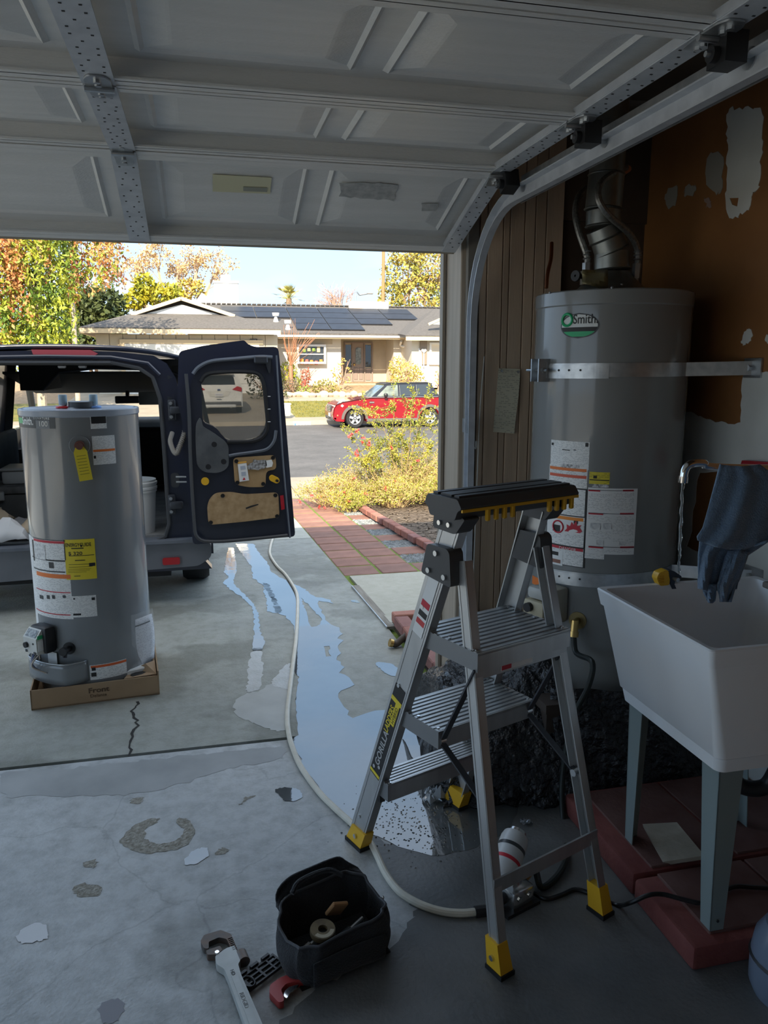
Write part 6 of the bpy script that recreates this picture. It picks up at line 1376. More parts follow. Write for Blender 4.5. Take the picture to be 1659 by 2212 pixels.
# labels
L_ = (1190,953,1273,1013); cylpatch('rating_plate', OC, L_, printed_small, oh); bars(OC, L_, oh, [('label_barcode',(.28,.84,.75,.97),M('barcode', (.15,.15,.15), .5, c2=(.8,.8,.8), scale=90)),('label_pictogram',(.9,.06,.98,.2),ink),('label_pictogram',(.03,.05,.08,.14),ink),('label_rule',(.3,.3,.5,.33),ink),('label_rule',(.6,.3,.66,.33),ink)])
L_ = (1187,1007,1269,1052); cylpatch('warning_label', OC, L_, printed, oh, .001); bars(OC, L_, oh, [('label_band',(.02,.08,.98,.22),orange_ink),('label_band',(.02,.4,.98,.54),M('red orange ink', (.7,.12,.06), .5))])
L_ = (1273,1020,1317,1046); cylpatch('yellow_sticker', OC, L_, print_mat('yellow print', (.72,.6,.06), (.1,.08,.02), .006, .02, .5), oh, .001); bars(OC, L_, oh, [('label_band',(.02,.62,.98,.7),ink),('label_pictogram',(.2,.28,.38,.52),ink)])
cylpatch('barcode_sticker', OC, (1279,1046,1315,1053), MATS['barcode'], oh, .001)
L_ = (1181,1053,1268,1222); cylpatch('label_column', OC, L_, ink, oh, .0006)
for nm, bx in (('text_label',(1184,1055,1264,1112)),('fire_warning_label',(1182,1114,1262,1178)),('danger_label',(1184,1181,1260,1220))): cylpatch(nm, OC, bx, printed, oh, .0012)
bars(OC, (1182,1114,1262,1178), oh, [('label_band',(.02,.02,.98,.13),M('bright orange ink', (.85,.27,.03), .5)),('picture_ground',(.02,.15,.98,.58),paper),('no_fuel_sign',(.16,.3,.36,.52),ink),('figure',(.72,.17,.84,.27),ink)])
fl_ = [(0,0),(.062,0),(.07,.008),(.06,.02),(.066,.032),(.05,.026),(.046,.046),(.036,.03),(.028,.04),(.022,.022),(.008,.028),(.01,.012)]
th0, zz0 = oncyl(1220,1147,*OC); MB().add([Vector((ox+(orr+.0032)*math.cos(th0+x/orr), oy+(orr+.0032)*math.sin(th0+x/orr), zz0+z)) for x, z in fl_], [tuple(t) for t in tessellate_polygon([[Vector((x,z,0)) for x, z in fl_]])]).build('flames', red_ink, oh, smooth=0)
th0, zz0 = oncyl(1206,1137,*OC); pts = []
for i in range(25): a = i*2*math.pi/24; th = th0+.023*math.cos(a)/orr; pts.append((ox+(orr+.003)*math.cos(th), oy+(orr+.003)*math.sin(th), zz0+.023*math.sin(a)))
MB().tube(pts, .003, 6).build('prohibition_ring', red_ink, oh)
bars(OC, (1184,1181,1260,1220), oh, [('label_band',(.0,.0,1,.15),red_ink),('picture_ground',(.02,.18,.42,.98),paper),('tap_picture',(.1,.25,.3,.45),ink),('hand_picture',(.12,.68,.36,.88),M('brown print', (.3,.14,.1), .6))])
cyltext('danger_lettering', 'DANGER', .016, OC, oncyl(1208,1185,*OC)[0], oncyl(1220,1187.5,*OC)[1], white_paint, oh, lift=.0026, sx=1.1)
L_ = (1267,1055,1373,1198); cylpatch('instruction_sheet', OC, L_, paper, oh, .001)
for f in ((.04,.08,.5,.33),(.54,.06,.96,.33),(.04,.42,.5,.5),(.54,.42,.96,.72),(.04,.64,.5,.76),(.54,.76,.96,.83),(.04,.92,.9,.97)): cylpatch('sheet_print', OC, sub(L_, *f), printed_small, oh, .0014)
bars(OC, L_, oh, [('sheet_band',(.04,.02,.28,.045),red_ink),('sheet_band',(.74,.02,.96,.045),red_ink),('sheet_band',(.04,.37,.34,.395),red_ink),('sheet_band',(.68,.37,.96,.395),red_ink),('sheet_band',(.04,.875,.34,.9),red_ink),('sheet_band',(.68,.875,.96,.9),red_ink),('sheet_rule',(.04,.03,.96,.036),ink),('sheet_rule',(.04,.38,.96,.386),ink),('sheet_rule',(.04,.885,.96,.891),ink),('sheet_picture',(.08,.52,.28,.62),MATS['sketch ink']),('sheet_picture',(.34,.52,.5,.62),MATS['sketch ink']),('sheet_picture',(.2,.78,.34,.86),MATS['sketch ink']),('sheet_picture',(.66,.8,.8,.86),MATS['sketch ink'])])
cylpatch('small_tag', OC, (1263,1196,1305,1207), printed_small, oh, .0016)
# gas control, old style, and drain
th, zc = oncyl(1178,1292,*OC); d = Vector((math.cos(th+.12), math.sin(th+.12), 0)); sd = Vector((-d.y, d.x, 0)); o = Vector((ox,oy,zc))+d*orr*.99; m = frame(o, sd, (0,0,1))
cream_p = M('cream control plastic', (.52,.46,.32), .45); gv = MB(m).rbox((.02,0,.035), (.11,.14,.08), .012, 2).build('gas_control', M('beige grey cover', (.4,.38,.31), .5), oh)
MB(m).rbox((-.005,-.02,.085), (.10,.075,.05), .01, 2).build('control_face', cream_p, gv); MB(m).rbox((0,.045,.08), (.09,.05,.045), .015, 2).build('control_hood', M('clouded cover', (.5,.5,.47), .3), gv)
MB(m).cyl((-.02,-.01,.11),(-.02,-.01,.128),.018,n=16).build('control_knob', black_plastic, gv); MB(m).cyl((-.06,-.01,.08),(-.08,-.01,.085),.008,n=10).build('control_pin', galv, gv)
for i in range(3): a = m @ Vector((-.02+.02*i,-.06,.08)); e = m @ Vector((-.01+.02*i,-.15,.03)); MB().tube(spline([a, a.lerp(e,.5)+d*.02, e], 5), .004, 6).build('control_wire', black_plastic if i != 1 else galv, gv)
cylpatch('orange_tag', OC, (1150,1248,1172,1266), orange_ink, oh, .001)
th, zc = oncyl(1248,1340,*OC); d = Vector((math.cos(th), math.sin(th), 0)); o = Vector((ox,oy,zc))+d*orr
ov = MB().cyl(o-d*.004, o+d*.004, .034, n=20).cyl(o, o+d*.045, .013, n=12).build('drain_valve', M('tarnished brass', (.3,.24,.12), .45, .9), oh)
MB().cyl(o+d*.04+Vector((0,0,.012)), o+d*.05+Vector((0,0,-.045)), .015, n=12).cyl(o+d*.046+Vector((0,0,-.03)), o+d*.05+Vector((0,0,-.05)), .019, n=12).build('spigot', brass, ov)
DRAIN = o+d*.05+Vector((0,0,-.045))
# draft hood and vent pipe
hood = thing('vent_pipe', 'galvanised flue pipe with elbow rising from the old heater', 'flue pipe', (ox, oy, OZ1))
vc = at(1320,598,Y=oy); vx, vy = vc.x, oy
ventm = M('dull galvanised flue', (.30,.31,.29), .35, .85, c2=(.22,.23,.22), scale=14)
MB().lathe([(.14,OZ1+.01),(.10,OZ1+.05),(.075,OZ1+.075),(.07,OZ1+.085)], 28, (vx,vy,0)).build('draft_hood', ventm, hood)
for a in range(3): q = R(120*a+20); MB().cyl((vx+.12*math.cos(q),vy+.12*math.sin(q),OZ1-.004),(vx+.12*math.cos(q),vy+.12*math.sin(q),OZ1+.03),.005,n=6).build('hood_leg', galv, hood)
vp = [at(1322,585,Y=vy), at(1322,545,Y=vy), at(1312,515,Y=vy), at(1303,490,Y=vy), at(1303,455,Y=vy), at(1310,380,Y=vy), at(1316,290,Y=vy), at(1322,180,Y=vy)]
for i in range(len(vp)-1):
    r = .068-.003*(i%2); MB().cyl(vp[i], vp[i+1], r, r-.002, n=24).lathe([(r,0),(r+.005,.004),(r,.008)], 24, m=Matrix.Translation(vp[i]) @ (vp[i+1]-vp[i]).to_track_quat('Z','Y').to_matrix().to_4x4()).build('flue_section', ventm, hood)
MB().grid(lambda u, v: at(1258+55*u, 583+28*v*(1-.2*u)+22*u*v, Y=oy-.14+.04*math.sin(3*u+4*v)), 6, 5).build('foil_flap', M('yellowed foil tape', (.32,.28,.15), .4, .3), hood, solid=.003)
# braided water connectors
braid = M('braided steel', (.33,.33,.31), .4, .8, c2=(.2,.2,.19), scale=90)
def connector(label, px, Y, px0):
    P = [at(x, y, Y=Y+dy) for x, y, dy in px]; t = thing('water_connector', label, 'hose', tuple(P[0]), group='water connectors on the old heater'); MB().tube(spline(P, 7), .0125, 10).build('braided_hose', braid, t)
    d = (P[1]-P[0]).normalized(); MB().cyl(P[0]-d*.02, P[0]+d*.035, .017, n=6).cyl(P[0]-d*.055, P[0]-d*.015, .012, n=12).build('nut', galv, t); 
    for k in range(3): MB().lathe([(.014,-.003),(.0165,0),(.014,.003)], 12, m=Matrix.Translation(P[0]+d*(.05+.014*k)) @ d.to_track_quat('Z','Y').to_matrix().to_4x4()).build('crimp_ring', galv, t)
connector('right braided steel connector curving across the flue pipe', [(1374,590,0),(1378,545,0),(1360,505,-.02),(1315,465,-.06),(1293,430,-.06),(1298,395,-.04),(1330,372,0),(1352,362,.05)], oy-.05, 0)
connector('left braided steel connector rising behind the flue pipe', [(1267,588,0),(1268,555,0),(1250,500,.02),(1243,455,.05),(1253,420,.1),(1285,398,.14)], oy+.05, 0)
a, b_ = at(1324,385,Y=oy), at(1358,364,Y=oy+.03); MB().cyl(a, b_, .013, n=10).build('copper_stub', M('orange copper', (.5,.2,.09), .4, .6), label='short orange copper stub at the top of the right connector', cat='pipe')
P = [at(1180,622,Y=oy+.2), at(1183,590,Y=oy+.22), at(1190,560,Y=oy+.25), at(1192,525,Y=oy+.3)]; MB().tube(spline(P, 5), .008, 8).build('copper_tube', copper, label='thin twisted copper tube rising left of the old heater', cat='pipe')
sh = thing('shutoff_valve', 'dark shut-off valve handle on the left inlet of the old heater', 'valve', tuple(at(1262,606,Y=oy-.02)))
p = at(1262,598,Y=oy-.02); MB().cyl(p+Vector((0,0,-.03)), p+Vector((0,0,.02)), .016, n=12).cyl(p, p+Vector((-.04,-.02,0)), .009, n=8).build('valve_body', M('dark bronze', (.12,.1,.07), .45, .8), sh); MB().lathe([(.004,-.006),(.02,-.006),(.02,.006),(.004,.006)], 14, m=Matrix.Translation(p+Vector((-.045,-.022,0))) @ Vector((-1,-.5,0)).to_track_quat('Z','Y').to_matrix().to_4x4()).build('handle', black_plastic, sh)
# seismic straps
def strap(label, ypx_l, ypx_r, H, bolt):
    thl, z = oncyl(1180, ypx_l, ox, oy, orr+.002); wallp = at(1630, ypx_r, X=XR); t = thing('wall_strap', label, 'strap', (ox, oy-.3, z-.02), group='straps on the old heater'); rr = orr+.003
    th_end = R(-52); b = MB(); n = 56; vs = []; fs = []; path = []
    for i in range(n+1): th = thl-.05+(th_end-thl+.05)*i/n; path.append(Vector((ox+rr*math.cos(th), oy+rr*math.sin(th), z+(wallp.z-z)*.45*i/n)))
    path += [path[-1].lerp(Vector((XR-.004, wallp.y, wallp.z)), k/4) for k in range(1,5)]
    for p in path: vs += [p+Vector((0,0,-H/2)), p+Vector((0,0,H/2))]
    fs = [(2*i,2*i+2,2*i+3,2*i+1) for i in range(len(path)-1)]; b.add(vs, fs).build('strap_band', galv, t, solid=.002, smooth=0)
    vs = [];  
    for p in path[:26]: q = p+(p-Vector((ox,oy,p.z))).normalized()*.003; vs += [q+Vector((0,0,-H/2-.005)), q+Vector((0,0,H/2-.004))]
    MB().add(vs, [(2*i,2*i+2,2*i+3,2*i+1) for i in range(25)]).build('overlap_band', galv, t, solid=.002, smooth=0)
    for i in (8, 12, 16): q = path[i]; dd = (q-Vector((ox,oy,q.z))).normalized(); MB().cyl(q+dd*.004, q+dd*.006, .004, n=8).build('band_hole', rivet, t)
    if bolt:
        q = path[1]; dd = (q-Vector((ox,oy,q.z))).normalized(); tt = Vector((-dd.y, dd.x, 0)); m = frame(q+dd*.02, tt, (0,0,1))
        MB(m).box((-.03,0,0), (.006,.085,.05)).box((.02,0,0), (.006,.085,.05)).box((-.005,0,-.012), (.06,.06,.006)).build('tension_bracket', galv, t); MB(m).cyl((-.09,0,.005),(.05,0,.005),.005,n=8).cyl((.022,0,.005),(.03,0,.005),.011,n=6).build('tension_bolt', galv, t)
    MB().box((XR-.006, wallp.y, wallp.z), (.008,.09,.07)).build('wall_bracket', galv, t); MB().cyl((XR-.01,wallp.y+.01,wallp.z),(XR-.022,wallp.y+.01,wallp.z),.012,n=6).build('lag_screw', galv, t)
strap('upper galvanised strap around the old water heater with a bolted bracket', 800, 795, .05, True)
strap('lower galvanised strap around the old water heater above the sink', 1238, 1245, .048, False)
# ================================================================ step ladder
AL = Vector((.445, 2.322, 0)); LW = .452
ld = thing('step_ladder', 'aluminium three-step ladder with black tool tray and yellow feet', 'step ladder', tuple(AL), rz=math.atan2(.3603,.9328))
Lp = lambda x, s, z: Vector((x, -s, z))
rail_m = M('satin ladder aluminium', (.56,.565,.56), .4, .75, c2=(.47,.475,.475), scale=18, stretch=(1,1,.15))
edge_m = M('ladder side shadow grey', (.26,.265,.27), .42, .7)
lad_black = M('ladder black plastic', (.07,.07,.072), .45); rivet_s = M('bright rivet', (.7,.7,.7), .25, 1)
INS = .062; ZT = 1.20
fs_ = lambda z: .385*z/1.10 ; rs_ = lambda z: .69-(.69-.445)*z/1.08; fx = lambda z, side: (INS*z/1.24 if side == 0 else LW-INS*z/1.24)
def channel(a, b, w, t, mat, name, side, up):
    """C-section rail: web on the outside, two flanges."""
    a, b = Vector(a), Vector(b); y = (b-a).normalized(); sx = -1 if side == 0 else 1; X = Vector((sx,0,0)); x = (X-y*X.dot(y)).normalized(); z = x.cross(y)
    m = Matrix((x, y, z)).transposed().to_4x4(); m.translation = a; L = (b-a).length
    k = MB(m); k.box((0,L/2,0), (.004,L,w)); k.box((-t/2,L/2,w/2-.002), (t,L,.004)); k.box((-t/2,L/2,-w/2+.002), (t,L,.004))
    k.box((.0026,L/2,w*.36), (.0015,L,.006)); k.box((.0026,L/2,-w*.36), (.0015,L,.006))
    return k.build(name, mat, ld, world=False), m, L
rails = []
for side in (0, 1):
    r_, m, L = channel(Lp(fx(0,side), 0, .02), Lp(fx(ZT,side), fs_(ZT), ZT), .078, .028, rail_m, 'front_rail', side, 0); rails.append((r_, m, L))
    for y in (.06,.1,.33,.62,.645,.9): MB(m).cyl((.002,y,.0),(.006,y,0),.006,n=10).build('rivet', rivet_s, r_, world=False) if 0 else None
    c_, m2, L2 = channel(Lp(fx(0,side)+(.012 if side == 0 else -.012), rs_(0), .02), Lp(fx(1.08,side)+(.012 if side == 0 else -.012), rs_(1.08), 1.08), .040, .026, rail_m, 'rear_leg', side, 0)
    # feet
    for s, nm, w in ((0,'front_foot',.088),(.69,'rear_foot',.056)):
        sx = -1 if side == 0 else 1; x0 = fx(0,side)+(-sx*.012)+(0 if s == 0 else (.012 if side == 0 else -.012)); k = MB(); dz = .075 if s == 0 else .09
        lean = fs_(.08) if s == 0 else -.018
        k.add([Lp(x0-.022,s-w/2,.012),Lp(x0+.022,s-w/2,.012),Lp(x0+.022,s+w/2,.012),Lp(x0-.022,s+w/2,.012),Lp(x0-.018,s-w/2+lean+.004,dz),Lp(x0+.018,s-w/2+lean+.004,dz),Lp(x0+.018,s+w/2+lean-.004,dz),Lp(x0-.018,s+w/2+lean-.004,dz)], [(0,1,2,3),(7,6,5,4),(0,4,5,1),(1,5,6,2),(2,6,7,3),(3,7,4,0)])
        f_ = k.build(nm, yellow_plastic, ld, world=False, smooth=0)
        MB().box(Lp(x0,s,.007), (.05,w+.008,.014)).build('rubber_pad', black_rubber, f_, world=False); MB().cyl(Lp(x0+sx*.02,s+lean*.5,.045), Lp(x0+sx*.026,s+lean*.5,.045), .008, n=10).build('foot_rivet', rivet_s, f_, world=False)
    # knee bracket
    xb = fx(1.08,side); sx = -1 if side == 0 else 1
    k = MB(); m = frame(Lp(xb+sx*.012,0,0), (0,-1,0), (0,0,1)); q = [(fs_(1.02)-.043,1.025),(fs_(1.02)+.092,1.01),(fs_(1.1)+.055,1.105),(fs_(1.1)+.042,1.115),(fs_(1.1)-.043,1.115)]
    bk_ = MB(frame(Lp(xb-.024,0,0), (0,-1,0), (0,0,1))).prism(rpoly(q, .012), .048 if 1 else 0, z0=-.048).build('knee_bracket', lad_black, ld, world=False, smooth=30)
    bb = bk_.data.vertices
    for (s, z) in ((fs_(1.1),1.095),(fs_(1.05)-.015,1.04),(fs_(1.05)+.055,1.035)): MB().cyl(Lp(xb+sx*.022,s,z), Lp(xb+sx*.031,s,z), .008, n=12).build('bracket_bolt', rivet_s, bk_, world=False)
for side in (0, 1):                 # rivets along rails
    r_, m, L = rails[side]
    for y in (.10,.33,.345,.66,.95): MB(m).cyl((.001,y,.012 if y != .345 else -.012),(.006,y,.012 if y != .345 else -.012),.0065,n=10).build('rivet', rivet_s, r_, world=False)
# printed stickers on the left front rail
r_, m, L = rails[0]
def railsticker(name, y0, y1, z0, z1, mat, x=.0032): return MB(m).box((x,(y0+y1)/2,(z0+z1)/2), (.0008,y1-y0,z1-z0)).build(name, mat, r_, world=False)
railsticker('brand_sticker', .30, .66, -.026, .027, ink, .0036); railsticker('sticker_stripe', .60, .615, -.026, .027, yellow_ink, .0044); railsticker('sticker_stripe', .305, .315, -.026, .027, yellow_ink, .0044); railsticker('hybrid_label', .52, .6, -.02, .0, yellow_ink, .0044)
mt = wm(ld) @ m @ frame((.0046,.33,.012), (0,1,0), (0,0,-1) if True else (0,0,1))
mt = wm(ld) @ m @ Matrix(((0,0,1,.0046),(1,0,0,.345),(0,1,0,-.008),(0,0,0,1)))
text('brand_lettering', 'GORILLA', .034, M('silver lettering', (.5,.5,.5), .4), r_, mt, extrude=.0002, bold=.0006)
text('brand_lettering', 'LADDERS', .030, yellow_ink, r_, wm(ld) @ m @ Matrix(((0,0,1,.0046),(1,0,0,.48),(0,1,0,-.002),(0,0,0,1))), extrude=.0002, bold=.0006, sx=.8)
text('hybrid_lettering', 'HYBRID', .018, ink, r_, wm(ld) @ m @ Matrix(((0,0,1,.0052),(1,0,0,.527),(0,1,0,-.017),(0,0,0,1))), extrude=.0002)
railsticker('safety_label', .86, 1.11, -.022, .024, printed_small, .0036)
for y0, y1, mt_ in ((1.065,1.09,red_ink),(.955,.975,red_ink),(.895,.912,M('warning red', (.6,.06,.06), .5)),(.922,.94,ink)): railsticker('safety_block', y0, y1, -.018, .02, mt_, .0044)
# steps
def step(z, s0, s1, nm, h=.05):
    xa, xb = fx(z,0)+.006, fx(z,1)-.006; n = 11 if s1-s0 > .15 else 6
    k = MB(); k.box(Lp((xa+xb)/2,(s0+s1)/2,z-.006), (xb-xa,s1-s0,.004)); k.box(Lp((xa+xb)/2,s0+.0015,z-h/2), (xb-xa,.003,h)); k.box(Lp((xa+xb)/2,s1-.0015,z-h/2), (xb-xa,.003,h))
    st_ = k.build(nm, rail_m, ld, world=False)
    for i in range(n): MB().box(Lp((xa+xb)/2,s0+(s1-s0)*(i+.5)/n,z-.002), (xb-xa,(s1-s0)/n*.55,.005)).build('tread_rib', rail_m, st_, world=False)
    for x in (xa+.006, xb-.006): MB().box(Lp(x,(s0+s1)/2,z-h*.5), (.014,s1-s0,h*.96)).build('end_cap', edge_m, st_, world=False)
    for x in (xa+.012, xb-.012):
        for q in (.08,.5,.92): MB().cyl(Lp(x,s0+(s1-s0)*q,z), Lp(x,s0+(s1-s0)*q,z+.003), .005, n=8).build('step_rivet', rivet_s, st_, world=False)
    return st_
p1 = step(.85, .275, .545, 'top_platform', .055); step(.57, .175, .40, 'middle_step', .055); step(.295, .075, .165, 'bottom_step', .06)
MB().prism([(-.05,-.04),(.0,.02),(.0,-.04)], .02, frame(Lp(.04,.12,.25), (0,-1,0), (0,0,1))).build('step_gusset', lad_black, ld, world=False)
# rear cross bars, labels, braces
for z, h in ((.235,.042),(.79,.04)):
    cb_ = MB().beam(Lp(fx(z,0)+.01,rs_(z)+.022,z), Lp(fx(z,1)-.01,rs_(z)+.022,z), .006, h).build('rear_cross_bar', rail_m, ld, world=False)
    if z > .5:
        a = Lp(fx(z,0)+.16,rs_(z)+.027,z); MB().box(a, (.12,.002,.026)).build('bar_label', printed_small, cb_, world=False); MB().box(a+Vector((-.04,-.0015,0)), (.035,.001,.022)).build('bar_label_oval', red_ink, cb_, world=False)
dk2 = M('dark brace steel', (.07,.075,.085), .45, .4)
for side in (0, 1):
    x = fx(.5,side)+(.028 if side == 0 else -.028)
    MB().beam(Lp(x,.40,.545), Lp(x,.535,.80), .005, .022, up=(1,0,0)).build('link_brace', dk2, ld, world=False); MB().beam(Lp(x,.39,.53), Lp(x,rs_(.42)+.0,.42), .005, .02, up=(1,0,0)).build('spreader_brace', dk2, ld, world=False)
    MB().cyl(Lp(x-.012,rs_(.42),.42), Lp(x+.012,rs_(.42),.42), .011, n=12).build('brace_pivot', rivet_s, ld, world=False); MB().cyl(Lp(x-.01,.395,.535), Lp(x+.01,.395,.535), .009, n=12).build('brace_pivot', rivet_s, ld, world=False)
# tool tray on top
sT = fs_(1.22)+.012
tt = thing_tray = MB(); ya = [(-.06,1.205),(-.07,1.228),(-.085,1.235),(-.072,1.262),(.055,1.262),(.072,1.238),(.056,1.23),(.045,1.205)]
poly = [(sT+a, z) for a, z in ya]
tray = MB(frame(Lp(fx(1.2,0)-.05,0,0), (0,-1,0), (0,0,1))).prism(rpoly(poly, .004, 1), -(LW-2*INS+.115), z0=0).build('tool_tray', lad_black, ld, world=False, smooth=40)
xa, xb = fx(1.2,0)-.05, fx(1.2,1)+.065
MB().box(Lp((xa+xb)/2,sT-.01,1.264), (xb-xa-.03,.045,.008)).box(Lp((xa+xb)/2,sT-.055,1.264), (xb-xa-.03,.02,.008)).box(Lp((xa+xb)/2,sT+.034,1.264), (xb-xa-.03,.02,.008)).build('tray_top_ridges', lad_black, tray, world=False, kind='stuff')
MB().box(Lp((xa+xb)/2,sT+.068,1.232), (xb-xa-.01,.006,.008)).build('yellow_trim', yellow_plastic, tray, world=False)
for i in range(8):
    x = (xa+.10+.03*i) if i < 4 else (xb-.115+.03*(i-4)); MB().rbox(Lp(x,sT+.062,1.214), (.014,.012,.036), .003, 1).build('yellow_rib', yellow_plastic, tray, world=False)
for side in (0, 1):
    x = fx(1.18,side); MB(frame(Lp(x-.026,0,0), (0,-1,0), (0,0,1))).prism(rpoly([(fs_(1.17)-.048,1.165),(fs_(1.17)+.05,1.16),(sT+.058,1.205),(sT+.05,1.21),(sT-.07,1.21)], .012), .052, z0=-.052).build('rail_socket', lad_black, ld, world=False, smooth=30)
    sx = -1 if side == 0 else 1
    for s in (-.02,.02): MB().cyl(Lp(x+sx*.024,fs_(1.185)+s,1.183), Lp(x+sx*.032,fs_(1.185)+s,1.183), .007, n=10).build('socket_screw', rivet_s, ld, world=False)

# ================================================================ red step, laundry sink
step_red = M('red painted concrete', (.16,.04,.036), .75, c2=(.21,.065,.055), scale=9, bump=.4, bscale=40); step_dull = M('worn red concrete', (.115,.05,.042), .8, c2=(.16,.085,.075), scale=7, bump=.3, bscale=40)
sp = setting('trim_4', (1.55, 1.9, 0))
for (y0, y1, x0, dz) in ((1.565,1.862,1.218,0),(1.874,2.34,1.222,.004)):
    b = MB(); b.rbox(((x0+XR)/2,(y0+y1)/2,.036+dz/2), (XR-x0,y1-y0,.073+dz), .012, 2).build('step_slab', step_red, sp)
for (x0,x1,y0,y1) in ((1.29,1.585,1.60,1.855),(1.595,1.94,1.58,1.855),(1.29,1.585,1.885,2.32),(1.595,1.94,1.885,2.32)):
    MB().rbox(((x0+x1)/2,(y0+y1)/2,.076), (x1-x0,y1-y0,.012), .003, 1).build('step_tile', step_dull, sp)
tub_m = M('white tub plastic', (.84,.85,.86), .38, c2=(.80,.81,.82), scale=2)
sk = thing('laundry_sink', 'white freestanding laundry sink on grey-green metal legs', 'sink', (1.49, 1.86, .08))
def tub(levels, n=6):
    vs = []; fs = []; K = None
    for (x0,x1,y0,y1,z,r) in levels:
        ring = rrect(x1-x0, y1-y0, r, n, (x0+x1)/2, (y0+y1)/2); K = len(ring); vs += [(x,y,z) for x, y in ring]
    for l in range(len(levels)-1): fs += [(l*K+i, l*K+(i+1)%K, (l+1)*K+(i+1)%K, (l+1)*K+i) for i in range(K)]
    fs += [tuple(range(K-1,-1,-1)), tuple(range((len(levels)-1)*K, len(levels)*K))]
    return MB().add(vs, fs)
tub([(1.285,1.70,1.615,2.10,.545,.025),(1.278,1.705,1.608,2.108,.585,.025),(1.272,1.712,1.602,2.113,.590,.025),(1.215,1.775,1.585,2.135,.855,.014),(1.208,1.782,1.578,2.142,.858,.014),(1.198,1.79,1.568,2.150,.906,.014),(1.202,1.786,1.572,2.146,.910,.013),(1.218,1.77,1.588,2.130,.908,.02),(1.235,1.755,1.605,2.115,.86,.03),(1.30,1.69,1.64,2.08,.60,.04)]).build('basin', tub_m, sk, smooth=40)
MB().cyl((1.5,1.86,.601),(1.5,1.86,.604),.045,n=20).build('drain_strainer', chrome, sk)
leg_m = M('grey green leg paint', (.22,.27,.27), .5)
for (bx, by, tx, ty, sx, sy) in ((1.29,1.60,1.30,1.63,1,1),(1.29,2.04,1.30,2.08,1,-1),(1.72,1.60,1.69,1.63,-1,1),(1.72,2.04,1.69,2.08,-1,-1)):
    zb, zt = .083, .55; k = MB(); w0, w1, t = .042, .075, .003
    k.add([(bx,by,zb),(bx+sx*w0,by,zb),(bx+sx*w0,by+sy*t,zb),(bx,by+sy*t,zb),(tx,ty,zt),(tx+sx*w1,ty,zt),(tx+sx*w1,ty+sy*t,zt),(tx,ty+sy*t,zt)], [(0,1,2,3),(7,6,5,4),(0,4,5,1),(1,5,6,2),(2,6,7,3),(3,7,4,0)])
    k.add([(bx,by,zb),(bx,by+sy*w0,zb),(bx+sx*t,by+sy*w0,zb),(bx+sx*t,by,zb),(tx,ty,zt),(tx,ty+sy*w1,zt),(tx+sx*t,ty+sy*w1,zt),(tx+sx*t,ty,zt)], [(0,1,2,3),(7,6,5,4),(0,4,5,1),(1,5,6,2),(2,6,7,3),(3,7,4,0)])
    lg = k.build('leg', leg_m, sk, smooth=0); MB().cyl((bx+sx*.02,by-sy*.001,zb+.03),(bx+sx*.02,by-sy*.004,zb+.03),.004,n=8).build('leg_hole', rivet, lg)
pt_ = thing('drain_trap', 'black plastic drain trap under the laundry sink', 'pipe', (1.62, 1.8, .3))
MB().tube(spline([(1.5,1.86,.55),(1.5,1.86,.44),(1.53,1.83,.36),(1.60,1.80,.36),(1.64,1.79,.44),(1.7,1.79,.47),(1.93,1.79,.47)], 6), .024, 12).build('trap_pipe', black_plastic, pt_); MB().cyl((1.5,1.86,.48),(1.5,1.86,.45),.034,n=14).cyl((1.63,1.79,.42),(1.645,1.79,.45),.034,n=14).build('slip_nut', black_plastic, pt_)
# faucet on the wall, running
fc = thing('faucet', 'chrome wall faucet running a thin stream into the laundry sink', 'faucet', (1.94, 1.9, 1.2)); FY_ = 1.90
fp_ = [(1.94,1.90,1.20),(1.86,1.90,1.21)]; s0 = at(1560,1010,Y=FY_); s1 = at(1520,1001,Y=FY_); s2 = at(1492,1003,Y=FY_); s3 = at(1480,1015,Y=FY_); s4 = at(1475,1038,Y=FY_)
MB().tube(spline([(1.90,FY_,s0.z-.02), s0, s1, s2, s3, s4], 6), .0115, 12).build('spout', chrome, fc)
MB().cyl(s4+Vector((.001,0,.012)), s4+Vector((0,0,-.006)), .0135, n=14).build('aerator', chrome, fc)
MB().rbox((1.915,FY_,s0.z-.03), (.06,.22,.05), .015, 2).build('valve_body', chrome, fc)
for dy in (-.08,.08): MB().cyl((1.90,FY_+dy,s0.z-.02),(1.86,FY_+dy,s0.z-.0),.02,.026,n=12).build('handle', chrome, fc)
wtr = M('clear running water', (.9,.95,1), .03, trans=1, ior=1.33); e = at(1466,1240,Y=FY_)
k = MB(); n = 26; pts = [s4.lerp(e, i/n)+Vector((.0015*math.sin(i*1.3),0,0)) for i in range(n+1)]; k.tube(pts, [.0042+.0012*math.sin(i*1.7) if i < 20 else .002+.0022*(i%2) for i in range(n+1)], 8)
k.build('water_stream', wtr, label='thin stream of water falling from the chrome faucet', cat='water')
